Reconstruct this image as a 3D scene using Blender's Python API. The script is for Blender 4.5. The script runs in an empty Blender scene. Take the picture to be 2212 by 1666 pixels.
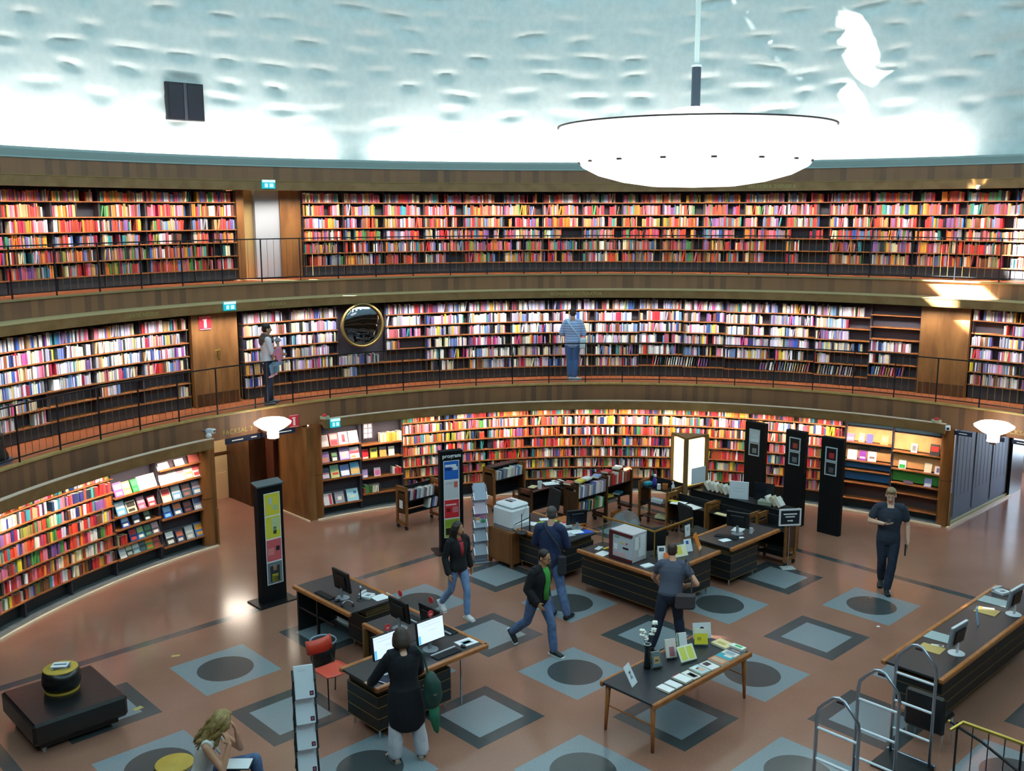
import bpy, math, random
from mathutils import Vector, Matrix
import numpy as np
random.seed(7); rng = np.random.default_rng(7)
sc = bpy.context.scene
COL = sc.collection
PI = math.pi
S2 = math.sqrt(.5)

# ------------------------------------------------------------------ camera
CAM = Vector((-1.8002, -12.2224, 6.5604))
def cam_axes(yaw, pitch, roll):
    F = Vector((math.sin(yaw)*math.cos(pitch), math.cos(yaw)*math.cos(pitch), math.sin(pitch)))
    r = Vector((math.cos(yaw), -math.sin(yaw), 0)); u = r.cross(F)
    return F, r*math.cos(roll)+u*math.sin(roll), u*math.cos(roll)-r*math.sin(roll)
F_, R_, U_ = cam_axes(-.02561, -.17549, -.00176)
cd = bpy.data.cameras.new('camera'); cam = bpy.data.objects.new('camera', cd); COL.objects.link(cam)
cam.matrix_world = Matrix(((R_.x, U_.x, -F_.x, CAM.x), (R_.y, U_.y, -F_.y, CAM.y), (R_.z, U_.z, -F_.z, CAM.z), (0, 0, 0, 1)))
cd.sensor_fit = 'HORIZONTAL'; cd.sensor_width = 36; cd.lens = 2122.7/2212*36
cd.clip_start = .05; cd.clip_end = 200
sc.camera = cam

# ------------------------------------------------------------------ view, world
vs = sc.view_settings
vs.view_transform = 'Standard'; vs.look = 'None'; vs.gamma = 1; vs.use_curve_mapping = False
vs.exposure = 0.42
w = bpy.data.worlds.new('sky'); sc.world = w; w.use_nodes = True
w.node_tree.nodes['Background'].inputs[0].default_value = (.55, .8, 1, 1)
w.node_tree.nodes['Background'].inputs[1].default_value = 1.0
sc.cycles.use_denoising = True
sc.cycles.max_bounces = 6; sc.cycles.diffuse_bounces = 3; sc.cycles.glossy_bounces = 3; sc.cycles.transmission_bounces = 4; sc.cycles.transparent_max_bounces = 6
sc.cycles.caustics_reflective = False; sc.cycles.caustics_refractive = False
sc.cycles.sample_clamp_indirect = 6

# ------------------------------------------------------------------ lights of the room
def polar(az, R, z=0.):
    a = math.radians(az); return Vector((R*math.sin(a), R*math.cos(a), z))
def area(name, loc, direction, sx, sy, power, color, spread=180):
    ld = bpy.data.lights.new(name, 'AREA'); ld.shape = 'RECTANGLE'; ld.size = sx; ld.size_y = sy
    ld.energy = power; ld.color = color; ld.spread = math.radians(spread)
    o = bpy.data.objects.new(name, ld); COL.objects.link(o); o.location = loc
    d = Vector(direction).normalized(); z = -d
    x = Vector((0, 0, 1)).cross(z)
    if x.length < 1e-4: x = Vector((1, 0, 0))
    x.normalize(); y = z.cross(x)
    o.rotation_euler = Matrix((x, y, z)).transposed().to_euler()
    return o
WARM = (1, .86, .71); NEUT = (1, .94, .90); DAY = (.57, .90, 1.0)
WIN_P, COVE_P, T3_P, T2_P, T1_P, SUN_P = 172, 36, 15.5, 11, 12, 140
# daylight through the twenty tall windows round the top of the drum
for k in range(20):
    az = k*18+9; p = polar(az, 13.55, 15.2); n = Vector((-p.x, -p.y, 0)).normalized()
    area('window_daylight', p, n+Vector((0, 0, -.35)), 1.7, 4.0, WIN_P, DAY)
# shelf lamps under the headers (one strip for every ten degrees of the ring)
def ringlights(name, R, z, a0, a1, n, tilt, power, color, spread, sy=.05):
    st = (a1-a0)/n
    for k in range(n):
        az = a0+(k+.5)*st; o = polar(az, 1)
        area(name, polar(az, R, z), Vector((o.x*tilt[0], o.y*tilt[0], tilt[1])), 2*R*math.tan(math.radians(st/2))*.97, sy, power*st/10, color, spread)
ringlights('shelf_lamp_upper', 12.40, 6.99, -76, 58, 13, (.50, -.86), T3_P, WARM, 86)
ringlights('shelf_lamp_middle', 11.14, 4.50, -82, 58, 14, (.46, -.88), T2_P, NEUT, 96)
ringlights('shelf_lamp_lower', 10.13, 2.03, -36.6, 38.8, 8, (.50, -.86), T1_P, WARM, 110)
ringlights('shelf_lamp_lower', 10.13, 2.03, -84, -54, 3, (.50, -.86), T1_P, WARM, 110)
# cove lamps behind the cornice, washing the drum
for a0, a1, n in ((-88, -29.8, 6), (-24.6, 35.6, 6)):
    ringlights('cove_lamp', 13.25, 7.64, a0, a1, n, (.55, .83), COVE_P, (1, .93, .86), 150, .08)
# daylight from the glazed end of the right-hand passage, and a lamp in the left one
area('passage_daylight', Vector(((16.2+.3)*S2, (16.2-.3)*S2, 1.5)), (-1, -1, -.12), 1.6, 2.2, 130, (.62, .80, 1))
area('passage_lamp', Vector(((.1-12.2)*S2, (.1+12.2)*S2, 2.35)), (0, 0, -1), .6, .6, 26, WARM)
sun = bpy.data.lights.new('sun', 'SUN'); sun.energy = SUN_P; sun.color = (1, .96, .86); sun.angle = .009
suno = bpy.data.objects.new('sun', sun); COL.objects.link(suno)

# ------------------------------------------------------------------ helpers
def lin(h):
    if isinstance(h, str):
        h = h.lstrip('#'); c = [int(h[i:i+2], 16)/255 for i in (0, 2, 4)]
    else: c = h
    return tuple(x/12.92 if x <= .04045 else ((x+.055)/1.055)**2.4 for x in c)+(1,)
MATS = {}
def mat(name, col, rough=.5, metal=0, spec=.5, emit=None, es=0, noise=None, scale=8, stretch=(1, 1, 1), alpha=None, trans=0, bump=0):
    if name in MATS: return MATS[name]
    m = bpy.data.materials.new(name); m.use_nodes = True; nt = m.node_tree; b = nt.nodes['Principled BSDF']
    c = lin(col)
    b.inputs['Base Color'].default_value = c; b.inputs['Roughness'].default_value = rough; b.inputs['Metallic'].default_value = metal
    b.inputs['Specular IOR Level'].default_value = spec
    if trans: b.inputs['Transmission Weight'].default_value = trans; b.inputs['IOR'].default_value = 1.1
    if emit: b.inputs['Emission Color'].default_value = lin(emit); b.inputs['Emission Strength'].default_value = es
    if noise or bump:
        tc = nt.nodes.new('ShaderNodeTexCoord'); mp = nt.nodes.new('ShaderNodeMapping'); mp.inputs['Scale'].default_value = stretch
        nz = nt.nodes.new('ShaderNodeTexNoise'); nz.inputs['Scale'].default_value = scale; nz.inputs['Detail'].default_value = 4
        nt.links.new(tc.outputs['Object'], mp.inputs[0]); nt.links.new(mp.outputs[0], nz.inputs[0])
        if noise:
            mx = nt.nodes.new('ShaderNodeMix'); mx.data_type = 'RGBA'
            mr = nt.nodes.new('ShaderNodeMapRange'); mr.inputs[1].default_value = .35; mr.inputs[2].default_value = .65
            nt.links.new(nz.outputs[0], mr.inputs[0]); nt.links.new(mr.outputs[0], mx.inputs['Factor'])
            mx.inputs['A'].default_value = c; mx.inputs['B'].default_value = lin(noise)
            nt.links.new(mx.outputs['Result'], b.inputs['Base Color'])
        if bump:
            bp = nt.nodes.new('ShaderNodeBump'); bp.inputs['Strength'].default_value = bump; bp.inputs['Distance'].default_value = .01
            nt.links.new(nz.outputs[0], bp.inputs['Height']); nt.links.new(bp.outputs[0], b.inputs['Normal'])
    MATS[name] = m; return m
def cmat(col, rough=.6, spec=.3):
    return mat('paint_'+(col.lstrip('#')), col, rough, spec=spec)

def rotm(rx=0, ry=0, rz=0):
    return Matrix.Rotation(math.radians(rz), 4, 'Z') @ Matrix.Rotation(math.radians(ry), 4, 'Y') @ Matrix.Rotation(math.radians(rx), 4, 'X')
def frame_from(d, up=(0, 0, 1)):
    z = Vector(d).normalized(); x = Vector(up).cross(z)
    if x.length < 1e-3: x = Vector((1, 0, 0)).cross(z)
    x.normalize(); y = z.cross(x); return x, y, z
class MB:
    def __init__(s): s.v = []; s.f = []; s.mi = []; s.mats = []; s.M = None
    def _m(s, m):
        if m not in s.mats: s.mats.append(m)
        return s.mats.index(m)
    def add(s, vs, fs, m, M=None):
        o = len(s.v); i = s._m(m)
        T = M if s.M is None else (s.M if M is None else s.M @ M)
        for p in vs:
            p = Vector(p); s.v.append(T @ p if T is not None else p)
        for f in fs: s.f.append([o+k for k in f]); s.mi.append(i)
        return s
    BF = [(0, 3, 2, 1), (4, 5, 6, 7), (0, 1, 5, 4), (1, 2, 6, 5), (2, 3, 7, 6), (3, 0, 4, 7)]
    def bx(s, x0, x1, y0, y1, z0, z1, m, M=None):
        return s.add([(x0, y0, z0), (x1, y0, z0), (x1, y1, z0), (x0, y1, z0), (x0, y0, z1), (x1, y0, z1), (x1, y1, z1), (x0, y1, z1)], s.BF, m, M)
    def rbx(s, x0, x1, y0, y1, z0, z1, m, b=.01, M=None):
        # box with chamfered edges
        xs = (x0, x0+b, x1-b, x1); ys = (y0, y0+b, y1-b, y1); zs = (z0, z0+b, z1-b, z1)
        ring = lambda z, i: [(xs[i], ys[1], z), (xs[1], ys[i], z), (xs[2], ys[i], z), (xs[3-i], ys[1], z), (xs[3-i], ys[2], z), (xs[2], ys[3-i], z), (xs[1], ys[3-i], z), (xs[i], ys[2], z)]
        r0 = [(xs[1], ys[1], z0), (xs[1], ys[1], z0), (xs[2], ys[1], z0), (xs[2], ys[1], z0), (xs[2], ys[2], z0), (xs[2], ys[2], z0), (xs[1], ys[2], z0), (xs[1], ys[2], z0)]
        r3 = [(p[0], p[1], z1) for p in r0]
        vs = r0+ring(zs[1], 0)+ring(zs[2], 0)+r3; fs = [(7, 5, 3, 1), (25, 27, 29, 31)]
        for k in range(3):
            for i in range(8): fs.append((k*8+i, k*8+(i+1) % 8, (k+1)*8+(i+1) % 8, (k+1)*8+i))
        return s.add(vs, fs, m, M)
    def loft(s, secs, m, n=14, caps=True, M=None):
        # secs: (center, rx, ry, xaxis, yaxis)
        vs = []; fs = []
        for c, rx, ry, ax, ay in secs:
            c = Vector(c); ax = Vector(ax); ay = Vector(ay)
            for k in range(n):
                t = 2*PI*k/n; vs.append(c+ax*rx*math.cos(t)+ay*ry*math.sin(t))
        for j in range(len(secs)-1):
            for k in range(n): fs.append((j*n+k, j*n+(k+1) % n, (j+1)*n+(k+1) % n, (j+1)*n+k))
        if caps: fs.append(tuple(range(n-1, -1, -1))); fs.append(tuple((len(secs)-1)*n+k for k in range(n)))
        return s.add(vs, fs, m, M)
    def tube(s, pts, r, m, n=8, M=None, caps=True):
        pts = [Vector(p) for p in pts]; rs = r if isinstance(r, (list, tuple)) else [r]*len(pts); secs = []; px = None
        for i, p in enumerate(pts):
            d = (pts[min(i+1, len(pts)-1)]-pts[max(i-1, 0)])
            x, y, z = frame_from(d)
            if px is not None:
                x = (px-z*px.dot(z))
                if x.length < 1e-4: x, y, z = frame_from(d)
                x.normalize(); y = z.cross(x)
            px = x; secs.append((p, rs[i], rs[i], x, y))
        return s.loft(secs, m, n, caps, M)
    def cyl(s, p0, p1, r0, m, r1=None, n=14, M=None): return s.tube([p0, p1], [r0, r0 if r1 is None else r1], m, n, M)
    def lathe(s, prof, m, n=32, c=(0, 0, 0), M=None, closed=False):
        vs = []; fs = []; c = Vector(c)
        for r, z in prof:
            for k in range(n): t = 2*PI*k/n; vs.append(c+Vector((r*math.cos(t), r*math.sin(t), z)))
        L = len(prof)
        for j in range(L-1 if not closed else L):
            j2 = (j+1) % L
            for k in range(n): fs.append((j*n+k, j*n+(k+1) % n, j2*n+(k+1) % n, j2*n+k))
        if not closed:
            if prof[0][0] > 1e-6: fs.append(tuple(range(n-1, -1, -1)))
            if prof[-1][0] > 1e-6: fs.append(tuple((L-1)*n+k for k in range(n)))
        return s.add(vs, fs, m, M)
    def prism(s, poly, z0, z1, m, M=None):
        n = len(poly); vs = [(x, y, z0) for x, y in poly]+[(x, y, z1) for x, y in poly]
        fs = [tuple(range(n-1, -1, -1)), tuple(range(n, 2*n))]+[(i, (i+1) % n, n+(i+1) % n, n+i) for i in range(n)]
        return s.add(vs, fs, m, M)
    def ell(s, c, r, m, M=None, n=14, k=9):
        c = Vector(c); r = (r, r, r) if not hasattr(r, '__len__') else r; vs = []; fs = []
        T = M
        for j in range(1, k):
            ph = PI*j/k
            for i in range(n):
                t = 2*PI*i/n; p = Vector((r[0]*math.sin(ph)*math.cos(t), r[1]*math.sin(ph)*math.sin(t), -r[2]*math.cos(ph)))
                vs.append((T @ p if T is not None else p)+c)
        top = Vector((0, 0, r[2])); vs.append(c-(T @ top if T is not None else top)); vs.append(c+(T @ top if T is not None else top))
        for j in range(k-2):
            for i in range(n): fs.append((j*n+i, j*n+(i+1) % n, (j+1)*n+(i+1) % n, (j+1)*n+i))
        a = len(vs)-2; b = a+1
        for i in range(n): fs.append((a, (i+1) % n, i)); fs.append((b, (k-2)*n+i, (k-2)*n+(i+1) % n))
        return s.add(vs, fs, m)
    def arc(s, prof, a0, a1, m, step=2., caps=True):
        # prof: closed polygon of (R, z), swept round the room axis between two azimuths
        n = max(1, int(math.ceil(abs(a1-a0)/step))); L = len(prof); vs = []; fs = []
        full = abs(a1-a0) >= 359.9
        cnt = n if full else n+1
        for i in range(cnt):
            a = math.radians(a0+(a1-a0)*i/n); sa, ca = math.sin(a), math.cos(a)
            for R, z in prof: vs.append((R*sa, R*ca, z))
        for i in range(n):
            i2 = (i+1) % cnt
            for k in range(L): fs.append((i*L+k, i*L+(k+1) % L, i2*L+(k+1) % L, i2*L+k))
        if caps and not full: fs.append(tuple(range(L))); fs.append(tuple(n*L+k for k in range(L-1, -1, -1)))
        return s.add(vs, fs, m)
    def build(s, name, parent=None, smooth=False, origin=None):
        o0 = Vector(origin) if origin is not None else Vector((0, 0, 0))
        me = bpy.data.meshes.new(name); me.from_pydata([tuple(p-o0) for p in s.v], [], s.f); me.update()
        for m in s.mats: me.materials.append(m)
        me.polygons.foreach_set('material_index', s.mi)
        if smooth: me.polygons.foreach_set('use_smooth', [True]*len(s.f))
        o = bpy.data.objects.new(name, me); COL.objects.link(o)
        if parent is not None: o.parent = parent
        elif origin is not None: o.location = o0
        return o
def tag(o, label, cat, group=None, kind=None):
    o['label'] = label; o['category'] = cat
    if group: o['group'] = group
    if kind: o['kind'] = kind
    return o
def thing(name, label, cat, loc=(0, 0, 0), rz=0, group=None, rot=None):
    o = bpy.data.objects.new(name, None); COL.objects.link(o); o.location = loc
    o.rotation_euler = rot if rot else (0, 0, math.radians(rz)); o.empty_display_size = .1
    return tag(o, label, cat, group)
def struct(o):
    o['kind'] = 'structure'; return o
def W(u, v, z=0.): return Vector(((u+v)*S2, (u-v)*S2, z))   # floor-pattern axes to room axes
UVROT = -45    # a thing turned by this has local x along v and local y along u
def copytree(o, parent=None):
    c = o.copy(); COL.objects.link(c)
    if parent is not None: c.parent = parent
    for ch in list(o.children): copytree(ch, c)
    return c
def part(name, parent, fn, smooth=False):
    b = MB(); fn(b); return b.build(name, parent, smooth)
def textmesh(body, size, m, name='lettering', parent=None, bold=0, ext=.002, align='CENTER', width=1.):
    cu = bpy.data.curves.new(name, 'FONT'); cu.body = body; cu.size = size; cu.align_x = align; cu.align_y = 'CENTER'; cu.extrude = ext; cu.offset = bold; cu.space_character = 1.05
    t = bpy.data.objects.new('tmp', cu); COL.objects.link(t)
    dg = bpy.context.evaluated_depsgraph_get(); me = bpy.data.meshes.new_from_object(t.evaluated_get(dg))
    bpy.data.objects.remove(t); me.name = name; me.materials.clear(); me.materials.append(m)
    for v in me.vertices: v.co.x *= width
    o = bpy.data.objects.new(name, me); COL.objects.link(o)
    if parent is not None: o.parent = parent
    return o
ORD = ['', 'first', 'second', 'third', 'fourth', 'fifth', 'sixth', 'seventh', 'eighth', 'ninth', 'tenth', 'eleventh', 'twelfth', 'thirteenth', 'fourteenth', 'fifteenth', 'sixteenth', 'seventeenth', 'eighteenth', 'nineteenth', 'twentieth']
def ordn(k):
    return ORD[k] if k < len(ORD) else 'twenty-'+ORD[k-20] if k < 30 else ('thirtieth' if k == 30 else 'thirty-'+ORD[k-30])

# ------------------------------------------------------------------ materials
WOOD = mat('walnut_panel', '#8e6238', .42, noise='#734c2a', scale=5, stretch=(1, 1, .25), spec=.4)
WOODD = mat('dark_walnut', '#5a3a22', .45, noise='#432a19', scale=6, stretch=(1, 1, .3), spec=.4)
SHELFW = mat('shelf_board', '#a8693a', .45, noise='#8d5530', scale=6)
RAILW = mat('oak_edge', '#b8723a', .38, noise='#a2602e', scale=9)
TROLW = mat('beech_trolley', '#94602f', .42, noise='#7c4f26', scale=7)
BACKP = mat('shelf_back', '#45414c', .75)
PLINTH = mat('plinth_black', '#23262a', .5)
BLACKT = mat('black_top', '#2b2a2e', .42, spec=.5)
BLACKP = mat('black_panel', '#191b1e', .45)
BLACK = mat('black_plastic', '#121317', .4)
BRASS = mat('brass', '#c9a650', .3, metal=.9)
BRASSD = mat('old_brass', '#a58a52', .38, metal=.7)
OLIVE = mat('olive_wood', '#5d4a2a', .5, noise='#4b3b21', scale=6)
ALU = mat('aluminium', '#aab0bd', .28, metal=.85)
CHROME = mat('chrome', '#d5d8dd', .12, metal=1)
WHITE = mat('white_paper', '#eef0f2', .7, spec=.2)
WHITEP = mat('white_plastic', '#e4e5ea', .35)
GREYP = mat('grey_plastic', '#8c9199', .4)
STONE = mat('stone_step', '#6d7375', .45, noise='#5c6264', scale=20)
CREAM = mat('cream_wall', '#c9b083', .7, noise='#bfa577', scale=3)
MARBLE = mat('white_kerb', '#e6d2b6', .4)
PLASTER = mat('plaster', '#cdd5d5', .85, noise='#c4cdcd', scale=6, spec=.2)
RUBBER = mat('rubber', '#15151a', .6)
LEATHER = mat('dark_leather', '#17171a', .28, noise='#111114', scale=12, spec=.6, bump=.25)
GLASS = mat('clear_glass', '#f4fbfa', .02, trans=1, spec=.4)
# ------------------------------------------------------------------ floor with its inlaid pattern
def floor_material():
    m = bpy.data.materials.new('terrazzo_floor'); m.use_nodes = True; nt = m.node_tree; N = nt.nodes; Lk = nt.links; b = N['Principled BSDF']
    def val(x): return x
    def math_(op, a, c=None, clamp=False):
        n = N.new('ShaderNodeMath'); n.operation = op; n.use_clamp = clamp
        for i, x in enumerate((a, c)):
            if x is None: continue
            if isinstance(x, (int, float)): n.inputs[i].default_value = x
            else: Lk.new(x, n.inputs[i])
        return n.outputs[0]
    def mix(f, a, c):
        n = N.new('ShaderNodeMix'); n.data_type = 'RGBA'; Lk.new(f, n.inputs['Factor'])
        for k, x in (('A', a), ('B', c)):
            if isinstance(x, tuple): n.inputs[k].default_value = x
            else: Lk.new(x, n.inputs[k])
        return n.outputs['Result']
    tc = N.new('ShaderNodeTexCoord'); sx = N.new('ShaderNodeSeparateXYZ'); Lk.new(tc.outputs['Object'], sx.inputs[0])
    x, y = sx.outputs[0], sx.outputs[1]
    u = math_('MULTIPLY', math_('ADD', x, y), S2); v = math_('MULTIPLY', math_('SUBTRACT', x, y), S2)
    uu = math_('DIVIDE', math_('ADD', u, .125), 1.8); vv = math_('DIVIDE', math_('ADD', v, 1.624), 1.8)
    iu = math_('ROUND', uu); iv = math_('ROUND', vv)
    fu = math_('ABSOLUTE', math_('MULTIPLY', math_('SUBTRACT', uu, iu), 1.8)); fv = math_('ABSOLUTE', math_('MULTIPLY', math_('SUBTRACT', vv, iv), 1.8))
    par = math_('PINGPONG', math_('ADD', iu, iv), 1)          # 0 = circle tile, 1 = framed tile
    mxd = math_('MAXIMUM', fu, fv)
    rad = math_('SQRT', math_('ADD', math_('MULTIPLY', fu, fu), math_('MULTIPLY', fv, fv)))
    field = math_('MULTIPLY', math_('LESS_THAN', math_('ABSOLUTE', u), 6.2), math_('LESS_THAN', math_('ABSOLUTE', v), 6.2))
    sq = math_('MULTIPLY', math_('LESS_THAN', mxd, .586), field)
    circ = math_('LESS_THAN', rad, .40); inner = math_('LESS_THAN', mxd, .392)
    big = math_('MAXIMUM', math_('ABSOLUTE', u), math_('ABSOLUTE', v))
    line = math_('LESS_THAN', math_('ABSOLUTE', math_('SUBTRACT', big, 6.84)), .085)
    nz = N.new('ShaderNodeTexNoise'); nz.inputs['Scale'].default_value = 1.1; nz.inputs['Detail'].default_value = 5; Lk.new(tc.outputs['Object'], nz.inputs[0])
    vo = N.new('ShaderNodeTexNoise'); vo.inputs['Scale'].default_value = 60; vo.inputs['Detail'].default_value = 2; Lk.new(tc.outputs['Object'], vo.inputs[0])
    base = mix(nz.outputs[0], lin('#8f6351'), lin('#a37664'))
    light = lin('#858f96'); dark = lin('#464a4c')
    t0 = mix(circ, light, dark); t1 = mix(inner, dark, light); t = mix(par, t0, t1)
    c = mix(sq, base, t); c = mix(line, c, dark)
    sp = N.new('ShaderNodeMix'); sp.data_type = 'RGBA'; sp.blend_type = 'OVERLAY'; sp.inputs['Factor'].default_value = .35
    Lk.new(c, sp.inputs['A']); Lk.new(vo.outputs[0], sp.inputs['B'])
    Lk.new(sp.outputs['Result'], b.inputs['Base Color'])
    b.inputs['Roughness'].default_value = .17; b.inputs['Specular IOR Level'].default_value = .5
    return m
FLOORM = floor_material()
b = MB(); n = 96
b.add([(22*math.cos(2*PI*k/n), 22*math.sin(2*PI*k/n), 0) for k in range(n)]+[(22*math.cos(2*PI*k/n), 22*math.sin(2*PI*k/n), -.3) for k in range(n)],
      [tuple(range(n)), tuple(range(2*n-1, n-1, -1))]+[(k, n+k, n+(k+1) % n, (k+1) % n) for k in range(n)], FLOORM)
struct(b.build('floor'))
# stone base and white kerb round the lower bookcases
for k, (a0, a1) in enumerate(((-84, -52.3), (-38.9, 40.4), (129, 232))):
    b = MB(); b.arc([(10.33, .001), (10.33, .03), (10.79, .03), (10.79, .001)], a0, a1, STONE)
    struct(b.build('baseboard_%s' % ('left', 'front', 'back')[k]))
    b = MB(); b.arc([(10.27, .001), (10.27, .034), (10.325, .034), (10.325, .001)], a0-.2*(k > 0), a1+.2, MARBLE)
    struct(b.build('trim_kerb_%s' % ('left', 'front', 'back')[k]))
# gallery floors and their wooden fascias, headers, ledges
def veneer_material():
    # upright veneer blocks of differing darkness, laid round the ring
    m = bpy.data.materials.new('fascia_walnut'); m.use_nodes = True; nt = m.node_tree; N = nt.nodes; Lk = nt.links; b = N['Principled BSDF']
    tc = N.new('ShaderNodeTexCoord'); sx = N.new('ShaderNodeSeparateXYZ'); Lk.new(tc.outputs['Object'], sx.inputs[0])
    at = N.new('ShaderNodeMath'); at.operation = 'ARCTAN2'; Lk.new(sx.outputs[0], at.inputs[0]); Lk.new(sx.outputs[1], at.inputs[1])
    mu = N.new('ShaderNodeMath'); mu.operation = 'MULTIPLY'; Lk.new(at.outputs[0], mu.inputs[0]); mu.inputs[1].default_value = 86
    fl = N.new('ShaderNodeMath'); fl.operation = 'FLOOR'; Lk.new(mu.outputs[0], fl.inputs[0])
    wn = N.new('ShaderNodeTexWhiteNoise'); wn.noise_dimensions = '1D'; Lk.new(fl.outputs[0], wn.inputs['W'])
    big = N.new('ShaderNodeTexNoise'); big.inputs['Scale'].default_value = .8; Lk.new(tc.outputs['Object'], big.inputs[0])
    ad = N.new('ShaderNodeMath'); ad.operation = 'MULTIPLY'; Lk.new(wn.outputs[0], ad.inputs[0]); Lk.new(big.outputs[0], ad.inputs[1])
    cr = N.new('ShaderNodeValToRGB'); cr.color_ramp.elements[0].position = .15; cr.color_ramp.elements[0].color = lin('#94684a'); cr.color_ramp.elements[1].position = .50; cr.color_ramp.elements[1].color = lin('#755441')
    Lk.new(ad.outputs[0], cr.inputs[0]); Lk.new(cr.outputs[0], b.inputs['Base Color']); b.inputs['Roughness'].default_value = .45
    return m
FASC = veneer_material()
HEAD = mat('header_walnut', '#97744a', .42, noise='#84613a', scale=4)
SOFF = mat('soffit', '#b8a488', .7)
RUNNER = mat('gallery_linoleum', '#b0623c', .5, noise='#a1562f', scale=3)
def ring(name, prof, m, a0=0, a1=360, step=2.):
    b = MB(); b.arc(prof, a0, a1, m, step); return struct(b.build(name))
ring('floor', [(10.46, 2.44), (10.46, 2.585), (12.1, 2.585), (12.1, 2.44)], RUNNER)
ring('floor', [(11.90, 4.90), (11.90, 5.045), (13.6, 5.045), (13.6, 4.90)], RUNNER)
# lower fascia (over the lower bookcases and across the passages)
ring('trim_fascia_lower', [(10.455, 2.10), (10.455, 2.575), (10.53, 2.575), (10.53, 2.10)], FASC)
ring('trim_ledge_lower', [(10.42, 2.575), (10.42, 2.612), (10.52, 2.612), (10.52, 2.575)], mat('ledge_gold', '#c8a868', .4, noise='#b09055', scale=5))
LITTOP = mat('header_top_lit', '#e4c6b0', .5)  # light falling on the cap is put into this pale pink
for k, (a0, a1) in enumerate(((-84, -52.6), (-38.3, 40.5), (130, 231))):
    s = ('left', 'front', 'back')[k]
    ring('trim_header_lower_%s' % s, [(10.12, 2.06), (10.12, 2.235), (10.21, 2.235), (10.21, 2.13), (10.452, 2.13), (10.452, 2.10), (10.22, 2.10), (10.22, 2.06)], HEAD, a0, a1)
    ring('trim_header_cap_%s' % s, [(10.11, 2.236), (10.11, 2.25), (10.215, 2.25), (10.215, 2.236)], LITTOP, a0, a1)
    ring('trim_header_lip_%s' % s, [(10.11, 2.046), (10.11, 2.059), (10.15, 2.059), (10.15, 2.046)], BRASSD, a0, a1)
ring('trim_fascia_middle', [(11.85, 4.70), (11.85, 5.03), (11.90, 5.03), (11.90, 4.70)], FASC)
ring('trim_ledge_middle', [(11.81, 5.03), (11.81, 5.062), (11.95, 5.062), (11.95, 5.03)], mat('ledge_gold_dull', '#9c8a60', .4))
ring('trim_header_middle', [(11.27, 4.54), (11.27, 4.70), (11.86, 4.70), (11.86, 4.57), (11.40, 4.57), (11.40, 4.54)], HEAD)
ring('trim_header_cap_middle', [(11.26, 4.701), (11.26, 4.712), (11.85, 4.712), (11.85, 4.701)], mat('cap_gilt', '#b09c70', .5))
ring('trim_header_lip_middle', [(11.262, 4.528), (11.262, 4.539), (11.30, 4.539), (11.30, 4.528)], BRASSD)
ring('trim_fascia_upper', [(12.72, 7.24), (12.72, 7.575), (12.78, 7.575), (12.78, 7.24)], FASC)
ring('trim_header_upper', [(12.42, 7.03), (12.42, 7.225), (12.80, 7.225), (12.80, 7.05), (12.55, 7.05), (12.55, 7.03)], HEAD)
ring('trim_header_lip_upper', [(12.41, 7.226), (12.41, 7.238), (12.74, 7.238), (12.74, 7.226)], BRASSD)
CORN = mat('cornice_grey', '#a4bcbd', .6)
ring('trim_cornice', [(12.70, 7.575), (12.66, 7.70), (12.66, 7.745), (12.78, 7.745), (12.82, 7.60), (13.85, 7.58), (13.85, 7.55), (12.70, 7.55)], CORN)
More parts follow.
